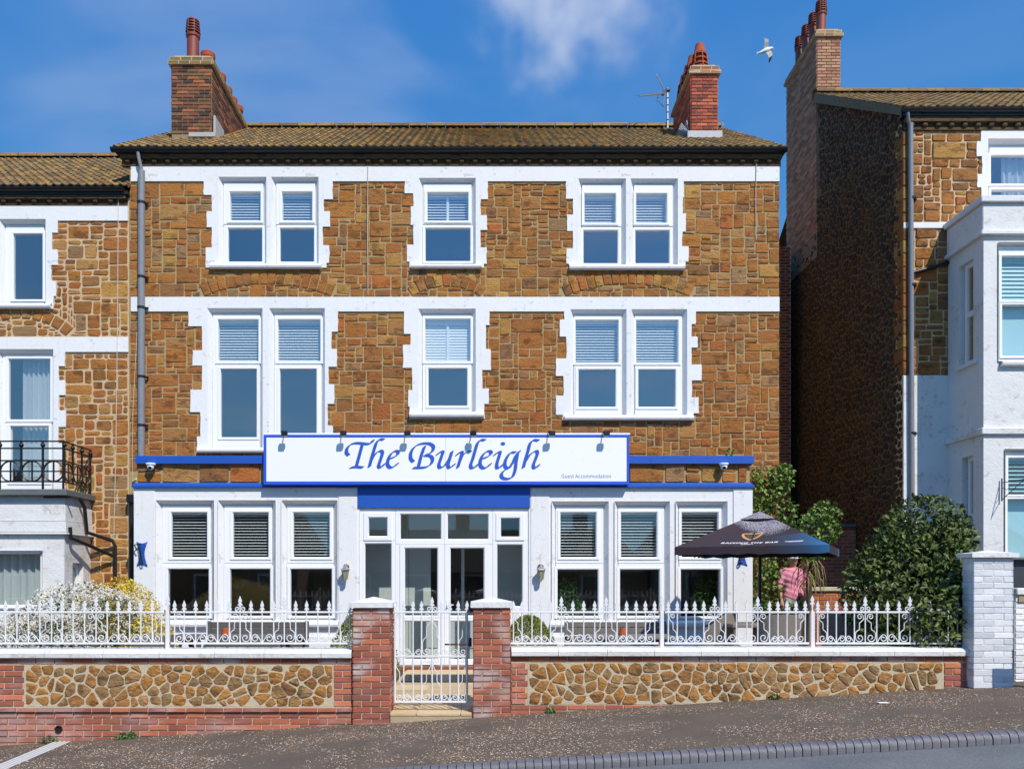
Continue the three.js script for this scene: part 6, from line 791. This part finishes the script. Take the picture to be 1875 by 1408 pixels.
// ---------------------------------------------------------------- parasol
{
  const cx = 4.42, cz = 3.15, hw = 1.09, th = -0.47, hemY = 2.13, apY = 2.7, ct = Math.cos(th), st = Math.sin(th), T = thing('parasol', 'dark square pub parasol with golden harp emblem and white lettering', 'parasol', [cx, 0.28, cz]);
  const w = 1024, h = 512, cv = document.createElement('canvas'); cv.width = w; cv.height = h; const c = cv.getContext('2d'), r = rngOf(9); c.fillStyle = '#34272d'; c.fillRect(0, 0, w, h);
  let gr = c.createLinearGradient(620, 460, 1024, 330); gr.addColorStop(0, 'rgba(28,95,140,0)'); gr.addColorStop(0.5, 'rgba(30,98,146,0.45)'); gr.addColorStop(1, 'rgba(40,120,170,1)'); c.fillStyle = gr; c.fillRect(560, 300, 464, 212);
  for (let k = 0; k < 65000; k++) { const x = r() * w, y = r() * h, u = (x - w / 2) / w, edge = 0.34 + 0.16 * Math.sin(u * 9 + 0.6) - u * 0.05, d = (edge - y / h) / 0.16; if (r() > clamp(d + 0.4)) continue; const gold = clamp((-u - 0.08) * 5) * clamp((y / h - 0.22) * 6); c.fillStyle = gold > r() ? `rgba(${150 + r() * 40},${105 + r() * 35},${45 + r() * 25},0.85)` : `rgba(${170 + r() * 55},${166 + r() * 55},${172 + r() * 55},0.8)`; c.fillRect(x, y, 1.6 + r() * 2, 1.6 + r() * 2); }
  c.save(); c.translate(500, 286); c.scale(1.08, 1.08); c.lineJoin = 'round'; c.strokeStyle = '#d9a560'; c.lineWidth = 9; c.beginPath(); c.moveTo(-62, -26); c.bezierCurveTo(-40, -44, -10, -34, 12, -34); c.bezierCurveTo(38, -34, 56, -48, 70, -46); c.stroke(); c.lineWidth = 17; c.strokeStyle = '#c2955c'; c.beginPath(); c.moveTo(-58, -24); c.bezierCurveTo(-50, 18, -20, 40, 2, 52); c.stroke(); c.lineWidth = 13; c.beginPath(); c.moveTo(64, -40); c.bezierCurveTo(52, 4, 26, 36, 2, 52); c.stroke(); c.lineWidth = 1.4; c.strokeStyle = 'rgba(190,160,120,0.8)'; for (let k = 0; k < 9; k++) { c.beginPath(); c.moveTo(-36 + k * 11, -30); c.lineTo(-24 + k * 8, 22 - Math.abs(k - 4) * 4 + 6); c.stroke(); } c.restore();
  c.fillStyle = '#eceaf0'; c.font = 'bold 34px sans-serif'; c.textAlign = 'center'; c.save(); c.translate(500, 408); c.transform(1.35, 0, -0.3, 0.9, 0, 0); c.fillText('RAISING THE BAR', 0, 0); c.restore(); c.font = 'bold 17px sans-serif'; c.fillText('GUINNESS', 492, 430); c.fillRect(738, 392, 118, 6); c.fillRect(760, 402, 90, 3);
  const t = new THREE.CanvasTexture(cv); t.colorSpace = THREE.SRGBColorSpace; t.magFilter = THREE.LinearFilter; const cloth = mat({ map: t, roughness: 0.8 });
  for (let f = 0; f < 4; f++) {
    const a = f * Math.PI / 2, N = 14, K = 10, P = [], U = [], at = (s, q) => { const e = (s - 0.5) * 2 * hw, tt = Math.min(q, 1), lx = e * tt, lz = hw * tt, X1 = lx * Math.cos(a) + lz * Math.sin(a), Z1 = -lx * Math.sin(a) + lz * Math.cos(a), y = apY - 0.05 * tt + (hemY - apY + 0.05) * tt - 0.06 * Math.sin(Math.PI * tt) * (4 * s * (1 - s)) - (q > 1 ? (q - 1) * 0.9 : 0) + (q >= 1 ? 0.012 * Math.sin(s * 40 + f) * (q - 0.9) * 4 : 0); return [cx + X1 * ct + Z1 * st, y, cz - X1 * st + Z1 * ct]; };
    const push = (s, q) => { P.push(...at(s, q)); U.push((s - 0.5) * Math.min(q, 1) + 0.5, 1 - q * 0.9); }; const qs = Array.from({ length: K + 1 }, (_, k) => 0.12 + k / K * 0.88).concat([1.07, 1.13]); for (let i = 0; i < N; i++) for (let k = 0; k + 1 < qs.length; k++) { const s0 = i / N, s1 = (i + 1) / N; push(s0, qs[k + 1]); push(s1, qs[k + 1]); push(s1, qs[k]); push(s0, qs[k + 1]); push(s1, qs[k]); push(s0, qs[k]); }
    let g = new THREE.BufferGeometry(); g.setAttribute('position', new THREE.Float32BufferAttribute(P, 3)); g.setAttribute('uv', new THREE.Float32BufferAttribute(U, 2)); g = toCreasedNormals(g, 0.7); part('canopy_panel', g, cloth, T);
    const cap = [], cu = []; const A = at(0, 0.24), B = at(1, 0.24), ap = [cx, apY + 0.02, cz]; for (const q of [A, B]) q[1] += 0.02; cap.push(...A, ...B, ...ap); cu.push(0.3, 0.85, 0.7, 0.85, 0.5, 1); const cg = new THREE.BufferGeometry(); cg.setAttribute('position', new THREE.Float32BufferAttribute(cap, 3)); cg.setAttribute('uv', new THREE.Float32BufferAttribute(cu, 2)); cg.computeVertexNormals(); part('vent_flap', cg, cloth, T);
    for (const s of [0, 0.5]) { const e = at(s, 0.98), m = at(s, 0.5); part('rib', new G().tube([[cx, apY - 0.1, cz], [e[0], e[1] - 0.03, e[2]]], 0.012, 5), M.black, T); part('strut', new G().tube([[cx, apY - 0.55, cz], [m[0], m[1] - 0.04, m[2]]], 0.01, 5), M.black, T); }
  }
  part('pole', new G().tube([[cx, 0.3, cz], [cx, apY - 0.02, cz]], 0.026, 12).geo(0.9), M.black, T); part('crank_collar', new G().lathe([[0.03, PY(1108, cz)], [0.036, PY(1108, cz)], [0.036, PY(1104, cz)], [0.03, PY(1104, cz)]], cx, cz, 10), mat({ color: '#c9cdd2', roughness: 0.4 }), T); part('hub', new G().cbox(cx - 0.04, cx + 0.04, apY - 0.6, apY - 0.5, cz - 0.04, cz + 0.04, 0.01), M.black, T); part('base', new G().cbox(cx - 0.3, cx + 0.3, 0.28, 0.36, cz - 0.3, cz + 0.3, 0.02), M.lead, T);
}

// ---------------------------------------------------------------- garden furniture
for (const [x0, tint, label] of [[PX(358, 2.1), '#6c6764', 'dark grey wooden bench below the triple window beside the yellow shrub'], [PX(1040, 2.1), '#857d77', 'paler grey wooden bench beside the clipped conifer, shaded at one end']]) {
  const x1 = x0 + 1.81, z = 2.1, m = mat({ color: tint, map: every(woodTex, 0.8), bumpMap: every(woodTex, 0.8), bumpScale: 0.003, roughness: 0.9 }), T = thing('garden_bench', label, 'bench', [(x0 + x1) / 2, 0, z - 0.25]);
  for (const x of [x0, x1 - 0.07]) { part('leg', new G().cbox(x, x + 0.07, 0, 0.9, z - 0.61, z - 0.55, 0.006), m, T); part('leg', new G().cbox(x, x + 0.07, 0, 0.62, z - 0.07, z, 0.006), m, T); part('arm', new G().cbox(x - 0.01, x + 0.08, 0.622, 0.66, z - 0.549, z + 0.03, 0.008), m, T); }
  part('back_rail', new G().cbox(x0 + 0.0705, x1 - 0.0705, 0.79, 0.885, z - 0.6, z - 0.565, 0.008), m, T); for (let k = 0; k < 4; k++) part('seat_slat', new G().cbox(x0 + 0.0705, x1 - 0.0705, 0.42, 0.445, z - 0.52 + k * 0.125, z - 0.41 + k * 0.125, 0.006), m, T); for (let k = 0; k < 2; k++) part('back_slat', new G().cbox(x0 + 0.0705, x1 - 0.0705, 0.52 + k * 0.132, 0.64 + k * 0.132, z - 0.595, z - 0.57, 0.006), m, T); part('lower_rail', new G().cbox(x0 + 0.0705, x1 - 0.0705, 0.43, 0.499, z - 0.6, z - 0.565, 0.006), m, T);
}
for (const [x0, x1, tint, label, potX] of [[PX(312, 3.6), PX(548, 3.6), '#6f6b68', 'dark grey picnic table with a terracotta pot before the triple window', 413], [PX(1078, 3.6), PX(1232, 3.6), '#8a827c', 'pale grey picnic table with a terracotta pot beside the railing post', 1141]]) {
  const m = mat({ color: tint, map: every(woodTex, 0.8), bumpMap: every(woodTex, 0.8), bumpScale: 0.003, roughness: 0.9 }), z = 3.55, T = thing('picnic_table', label, 'table', [(x0 + x1) / 2, 0, z]);
  for (let k = 0; k < 5; k++) part('top_plank', new G().cbox(x0, x1, 0.745, 0.785, z - 0.35 + k * 0.141, z - 0.35 + k * 0.141 + 0.134, 0.006), m, T); for (const s of [-1, 1]) for (let k = 0; k < 2; k++) part('seat_plank', new G().cbox(x0, x1, 0.42, 0.46, z + s * 0.68 - 0.13 + k * 0.135, z + s * 0.68 - 0.13 + k * 0.135 + 0.128, 0.006), m, T);
  for (const x of [x0 + 0.2, x1 - 0.25]) { for (const s of [-1, 1]) { const g = new G().cbox(-0.025, 0.025, 0, 0.86, -0.05, 0.05, 0.006).geo(); g.rotateX(-s * 0.52).translate(x, 0, z + s * 0.62); part('leg', g, m, T); } part('cross_beam', new G().cbox(x + 0.027, x + 0.065, 0.36, 0.418, z - 0.8, z + 0.8, 0.006), m, T); part('top_batten', new G().cbox(x + 0.027, x + 0.065, 0.68, 0.744, z - 0.33, z + 0.33, 0.006), m, T); }
  const px = PX(potX, z), P = thing('flower_pot', `small terracotta pot turned upside down on the ${tint === '#6f6b68' ? 'dark' : 'pale'} grey picnic table`, 'flower pot', [px, 0.786, z]); part('pot', new G().lathe([[0.001, 0.9], [0.048, 0.9], [0.062, 0.83], [0.066, 0.828], [0.072, 0.79], [0.075, 0.787], [0.06, 0.787]], px, z, 18).geo(0.5), mat({ color: '#b4552c', roughness: 0.85, map: every(grainTex, 0.3) }), P);
}
function tubChair(x, z, y, turn, m, label) {
  const T = thing('wicker_chair', label, 'chair', [x, y, z]), g = new G(), n = 22, ri = 0.27, ro = 0.305, B = Math.PI * 0.72; let pv = null; const c = Math.cos(turn), s = Math.sin(turn), W = (lx, ly, lz) => [x + lx * c + lz * s, y + ly, z - lx * s + lz * c];
  for (let k = 0; k <= n; k++) { const a = lerp(-B, B, k / n), h = lerp(0.86, 0.62, sstep(0.35, 1, Math.abs(a) / B)), fl = 1 + 0.06, q = [W(Math.sin(a) * ri, 0.4, Math.cos(a) * ri), W(Math.sin(a) * ri * fl, h, Math.cos(a) * ri * fl), W(Math.sin(a) * ro * fl, h, Math.cos(a) * ro * fl), W(Math.sin(a) * ro, 0.16, Math.cos(a) * ro)]; if (pv) for (let i = 0; i < 3; i++) g.quad(pv[i], q[i], q[i + 1], pv[i + 1]); pv = q; } part('back_shell', g.geo(0.6), m, T);
  const sg = new G().lathe([[0.001, 0.43], [0.25, 0.43], [0.268, 0.41], [0.268, 0.16], [0.24, 0.14], [0.001, 0.14]], 0, 0, 20).geo(0.6); sg.translate(x, y, z); part('seat', sg, m, T); for (const [a, b] of [[-1, -1], [1, -1], [-1, 1], [1, 1]]) { const p = W(a * 0.17, 0, b * 0.17), q = W(a * 0.17, 0.15, b * 0.17); part('leg', new G().tube([p, q], 0.016, 6), M.black, T); }
}
tubChair(PX(1428, 4.1), 4.1, 0.28, 0.15, M.wicker, 'pale grey wicker tub chair with its back to the railing'); tubChair(PX(1312, 3.3), 3.3, 0.28, 1.3, M.wicker, 'wicker tub chair turned sideways at the small patio table'); tubChair(PX(1545, 3.9), 3.9, 0.28, -0.5, M.wicker, 'wicker tub chair between the railing post and the laurel');
{ const z = 3.75, T = thing('patio_table', 'small square grey wicker patio table between the tub chairs', 'table', [PX(1365, z), 0.28, z]), x0 = PX(1331, z), x1 = PX(1400, z); part('top', new G().cbox(x0, x1, 0.93, 0.985, z - 0.3, z + 0.3, 0.01), M.wicker, T); for (const x of [x0 + 0.03, x1 - 0.08]) for (const q of [z - 0.27, z + 0.22]) part('leg', new G().cbox(x, x + 0.05, 0.28, 0.929, q, q + 0.05, 0.006), M.wicker, T); }
{ const z0 = 2.1, z1 = 3.1, x0 = -1.28, x1 = 0.28, T = thing('door_mat', 'ribbed black rubber mat on the path before the entrance', 'mat', [-0.5, 0.01, 2.6]); part('mat_base', new G().cbox(x0, x1, 0.008, 0.016, z0, z1, 0.003), M.black, T); const g = new G(); for (let x = x0 + 0.02; x < x1 - 0.02; x += 0.03) g.cbox(x, x + 0.014, 0.0165, 0.026, z0 + 0.02, z1 - 0.02, 0.003); stuff(part('ribs', g, M.black, T)); }

// ---------------------------------------------------------------- person by the climbing plant, gull
function nets(f, lo, hi, cell) { // smooth surface of the field f = 0 (negative inside)
  const n = [0, 1, 2].map((k) => Math.ceil((hi[k] - lo[k]) / cell) + 1), id = (i, j, k) => (k * n[1] + j) * n[0] + i, v = new Float32Array(n[0] * n[1] * n[2]), vi = new Int32Array(v.length).fill(-1), P = [], I = [];
  for (let k = 0; k < n[2]; k++) for (let j = 0; j < n[1]; j++) for (let i = 0; i < n[0]; i++) v[id(i, j, k)] = f(lo[0] + i * cell, lo[1] + j * cell, lo[2] + k * cell);
  for (let k = 0; k + 1 < n[2]; k++) for (let j = 0; j + 1 < n[1]; j++) for (let i = 0; i + 1 < n[0]; i++) { let c = 0, x = 0, y = 0, z = 0; for (const [a, b] of [[0, 1], [2, 3], [4, 5], [6, 7], [0, 2], [1, 3], [4, 6], [5, 7], [0, 4], [1, 5], [2, 6], [3, 7]]) { const o = (q) => [q & 1, q >> 1 & 1, q >> 2], A = o(a), B = o(b), va = v[id(i + A[0], j + A[1], k + A[2])], vb = v[id(i + B[0], j + B[1], k + B[2])]; if ((va < 0) === (vb < 0)) continue; const t = va / (va - vb); x += lerp(A[0], B[0], t); y += lerp(A[1], B[1], t); z += lerp(A[2], B[2], t); c++; } if (c) { vi[id(i, j, k)] = P.length / 3; P.push(lo[0] + (i + x / c) * cell, lo[1] + (j + y / c) * cell, lo[2] + (k + z / c) * cell); } }
  const q = (a, b, c, d, w) => { if (Math.min(a, b, c, d) < 0) return; w ? I.push(a, b, c, a, c, d) : I.push(a, c, b, a, d, c); };
  for (let k = 1; k + 1 < n[2]; k++) for (let j = 1; j + 1 < n[1]; j++) for (let i = 1; i + 1 < n[0]; i++) { const s = v[id(i, j, k)] < 0; if (s !== v[id(i + 1, j, k)] < 0) q(vi[id(i, j - 1, k - 1)], vi[id(i, j, k - 1)], vi[id(i, j, k)], vi[id(i, j - 1, k)], s); if (s !== v[id(i, j + 1, k)] < 0) q(vi[id(i - 1, j, k - 1)], vi[id(i - 1, j, k)], vi[id(i, j, k)], vi[id(i, j, k - 1)], s); if (s !== v[id(i, j, k + 1)] < 0) q(vi[id(i - 1, j - 1, k)], vi[id(i, j - 1, k)], vi[id(i, j, k)], vi[id(i - 1, j, k)], s); }
  const g = new THREE.BufferGeometry(); g.setAttribute('position', new THREE.Float32BufferAttribute(P, 3)); g.setAttribute('uv', new THREE.Float32BufferAttribute(new Float32Array(P.length / 3 * 2), 2)); g.setIndex(I); g.computeVertexNormals(); return g;
}
const capsule = (a, b, ra, rb) => { const d = [b[0] - a[0], b[1] - a[1], b[2] - a[2]], L = d[0] ** 2 + d[1] ** 2 + d[2] ** 2; return (x, y, z) => { const t = clamp(((x - a[0]) * d[0] + (y - a[1]) * d[1] + (z - a[2]) * d[2]) / L); return Math.hypot(x - a[0] - d[0] * t, y - a[1] - d[1] * t, z - a[2] - d[2] * t) - lerp(ra, rb, t); }; };
const ell = (c, r) => (x, y, z) => { const k = Math.hypot((x - c[0]) / r[0], (y - c[1]) / r[1], (z - c[2]) / r[2]); return (k - 1) * Math.min(...r); };
const blend = (l, k = 0.03) => (x, y, z) => { let d = 9; for (const f of l) { const e = f(x, y, z), h = clamp(0.5 + 0.5 * (e - d) / k); d = lerp(e, d, h) - k * h * (1 - h); } return d; };
{
  const T = thing('person', 'person in a pink top and pale cap standing behind the climbing plant', 'person', [PX(1452, 0.75), 0.4, 0.75]), m = (h, o = {}) => mat({ color: h, roughness: 0.75, ...o });
  const arm = (s) => [capsule([s * 0.19, 1.38, 0], [s * 0.25, 1.1, 0.01], 0.05, 0.042), capsule([s * 0.25, 1.1, 0.01], [s * 0.24, 0.86, 0.09], 0.042, 0.028)], leg = (s) => [capsule([s * 0.09, 0.88, 0], [s * 0.1, 0.47, 0.01], 0.085, 0.058), capsule([s * 0.1, 0.47, 0.01], [s * 0.1, 0.08, -0.02], 0.056, 0.038), capsule([s * 0.1, 0.045, -0.03], [s * 0.11, 0.035, 0.13], 0.042, 0.034)];
  const torso = [ell([0, 1.27, 0], [0.18, 0.2, 0.115]), ell([0, 1.06, 0], [0.15, 0.18, 0.105]), ell([0, 0.92, 0], [0.175, 0.14, 0.12]), capsule([-0.14, 1.41, 0], [0.14, 1.41, 0], 0.06, 0.06)], head = [ell([0, 1.6, 0.015], [0.075, 0.105, 0.09]), ell([0, 1.55, 0.03], [0.058, 0.07, 0.07]), ell([0, 1.58, 0.108], [0.014, 0.024, 0.018]), ell([-0.076, 1.58, 0], [0.012, 0.03, 0.02]), ell([0.076, 1.58, 0], [0.012, 0.03, 0.02]), capsule([0, 1.42, -0.01], [0, 1.53, 0], 0.052, 0.05)];
  const local = (g, name, mm, parent = T) => { const o = sh(new THREE.Mesh(g, mm)); o.name = name; o.at = T.at; parent.add(o); return o; };
  const body = blend([...torso, ...head, ...arm(1), ...arm(-1), ...leg(1), ...leg(-1)], 0.03), hands = []; for (const s of [1, -1]) { const o = [s * 0.24, 0.83, 0.1], fl = [capsule(o, [o[0], o[1] - 0.06, o[2] + 0.015], 0.03, 0.034)]; [[-0.026, 0.062], [-0.009, 0.075], [0.009, 0.07], [0.025, 0.056]].forEach(([d, L]) => { fl.push(capsule([o[0] + d * 0.3, o[1] - 0.07, o[2] + 0.01 + d], [o[0] - s * 0.006, o[1] - 0.07 - L * 0.6, o[2] + 0.018 + d], 0.0095, 0.0085), capsule([o[0] - s * 0.006, o[1] - 0.07 - L * 0.6, o[2] + 0.018 + d], [o[0] - s * 0.022, o[1] - 0.07 - L, o[2] + 0.02 + d], 0.0085, 0.0075)); }); fl.push(capsule([o[0], o[1] - 0.03, o[2] + 0.03], [o[0] - s * 0.01, o[1] - 0.085, o[2] + 0.06], 0.011, 0.009)); hands.push(nets(blend(fl, 0.008), [o[0] - 0.07, o[1] - 0.2, o[2] - 0.07], [o[0] + 0.07, o[1] + 0.05, o[2] + 0.1], 0.005)); }
  const bg = nets(body, [-0.34, -0.03, -0.2], [0.34, 1.74, 0.24], 0.0155), P = [...bg.attributes.position.array], I = [...bg.index.array]; for (const hg of hands) { const b = P.length / 3; P.push(...hg.attributes.position.array); for (const i of hg.index.array) I.push(i + b); } const whole = new THREE.BufferGeometry(); whole.setAttribute('position', new THREE.Float32BufferAttribute(P, 3)); whole.setIndex(I); whole.computeVertexNormals();
  const B = local(whole, 'body', m('#c08a70'));
  const top = blend([...torso.slice(0, 2), torso[3], ell([0, 0.95, 0], [0.185, 0.16, 0.13]), arm(1)[0], arm(-1)[0]], 0.03); local(nets((x, y, z) => Math.max(top(x, y, z) - 0.012 - 0.004 * Math.sin(y * 60 + x * 25), 0.84 - y, y - 1.45, (Math.abs(x) > 0.2 ? 1.16 - y : -1)), [-0.36, 0.8, -0.2], [0.36, 1.5, 0.22], 0.014), 'pink_top', m('#e08a9c')); const tr = blend([torso[2], ...leg(1).slice(0, 2), ...leg(-1).slice(0, 2)], 0.03); local(nets((x, y, z) => Math.max(tr(x, y, z) - 0.013, y - 0.98, 0.1 - y), [-0.3, 0.05, -0.2], [0.3, 1.02, 0.2], 0.014), 'trousers', m('#d9d8d4')); local(nets(blend([...leg(1).slice(2), ...leg(-1).slice(2)].map((f) => (x, y, z) => f(x, y, z) - 0.008), 0.01), [-0.2, -0.02, -0.12], [0.2, 0.12, 0.22], 0.011), 'shoes', m('#5a5550'));
  const cap = ell([0, 1.63, 0.005], [0.09, 0.105, 0.105]); local(nets((x, y, z) => Math.max(Math.min(cap(x, y, z), Math.max(ell([0, 1.632, 0.12], [0.075, 0.012, 0.075])(x, y, z), -9)), 1.615 - y), [-0.12, 1.6, -0.13], [0.12, 1.76, 0.22], 0.009), 'cap', m('#e8e8e8')); local(nets((x, y, z) => Math.max(ell([0, 1.58, -0.012], [0.083, 0.1, 0.095])(x, y, z), z - 0.02, y - 1.63), [-0.12, 1.46, -0.13], [0.12, 1.66, 0.06], 0.01), 'hair', m('#8a8078')); for (const s of [-1, 1]) local(new THREE.SphereGeometry(0.009, 8, 6).translate(s * 0.032, 1.6, 0.096), 'eye', m('#2a2522', { roughness: 0.3 })); local(new G().cbox(-0.024, 0.024, 1.532, 1.54, 0.09, 0.1, 0.003).geo(), 'mouth', m('#9a5a50'));
}
{
  const z = -24, X = (p) => PX(p, z), Y = (p) => PY(p, z), T = thing('seagull', 'grey and white gull gliding with spread wings near the tall chimney', 'bird', [X(1403), Y(93), z]), w = mat({ color: '#e9e7e2', roughness: 0.8 }), gr = mat({ color: '#b5b1a8', roughness: 0.8 }), bk = mat({ color: '#25252a', roughness: 0.7 });
  part('body', new G().tube([[X(1388.5), Y(97.2), z], [X(1393), Y(96), z], [X(1398), Y(94), z], [X(1404), Y(92), z], [X(1409), Y(90), z], [X(1412), Y(88.6), z], [X(1414.5), Y(88.4), z], [X(1416.2), Y(88.8), z]], [0.03, 0.05, 0.085, 0.11, 0.1, 0.07, 0.065, 0.03], 12).geo(1.2), w, T); part('beak', new G().tube([[X(1416), Y(88.8), z], [X(1418.6), Y(89.6), z]], [0.02, 0.006], 6), mat({ color: '#d6a63a', roughness: 0.6 }), T); part('tail', new G().quad([X(1391), Y(95), z], [X(1386), Y(95.6), z + 0.02], [X(1386.5), Y(99), z - 0.02], [X(1391.5), Y(97.5), z]), w, T);
  const wing = (S, zs) => { const g = new G(); for (let k = 0; k + 1 < S.length; k++) { const [a, b] = S[k], [c, d] = S[k + 1], q = (p, i, o) => [X(p[0]), Y(p[1]), z + zs[i] + o]; for (const o of [-0.015, 0.015]) g.quad(q(a, k, o), q(c, k + 1, o * 0.6), q(d, k + 1, o * 0.2), q(b, k, o * 0.2)); g.quad(q(a, k, -0.015), q(a, k, 0.015), q(c, k + 1, 0.009), q(c, k + 1, -0.009)); } return g; };
  part('wing', wing([[[1407, 89], [1399, 93]], [[1407, 80], [1399.5, 81]], [[1405.5, 74], [1398.5, 73]], [[1400, 70.5], [1396.5, 69.8]]], [0, 0.1, 0.12, 0.02]), gr, T); part('wing', wing([[[1410, 92], [1401, 95]], [[1413, 98], [1405, 102]], [[1413.4, 104.5], [1407, 109]]], [0, 0.1, 0.12]), gr, T); part('wing_tip', wing([[[1413.4, 104.6], [1407, 109.1]], [[1411.6, 111], [1407.5, 112.5]], [[1408.6, 115.5], [1408, 115.6]]], [0.12, 0.08, 0]), bk, T, 'black lower wing tip');
}
for (const [px, py, w, h, label] of [[1296, 1100, 0.26, 0.42, 'bushy green house plant behind the glass next to the parasol'], [1040, 1098, 0.2, 0.4, 'green house plant behind the glass beside the latch side lantern']]) {
  const z = 0.62, x = PX(px, z), y = PY(py, z), T = thing('house_plant', label, 'plant', [x, 0.0, z]); part('pot', new G().lathe([[0.001, 0.45], [0.13, 0.45], [0.17, 0.78], [0.15, 0.78], [0.13, 0.7]], x, z, 16).lathe([[0.1, 0.0], [0.1, 0.45]], x, z, 12).geo(0.5), M.terra, T); stems(T, [[[[x, 0.7, z], [x + 0.02, y, z]], 0.012], [[[x, 0.7, z], [x - 0.08, y + 0.1, z]], 0.01]]); bush(T, 'foliage', lobes([[x, y, z, w, h, 0.16], [x + 0.06, y - 0.15, z + 0.03, w, h * 0.6, 0.14]]), 420, { len: [0.08, 0.17], wid: [0.07, 0.11], tones: [C('#4f7a2c'), C('#5f8d36'), C('#3f6826')], m: leafMat({}), floor: 0.75, keep: (p) => p[2] < 0.82 });
}
renderer.render(scene, camera);
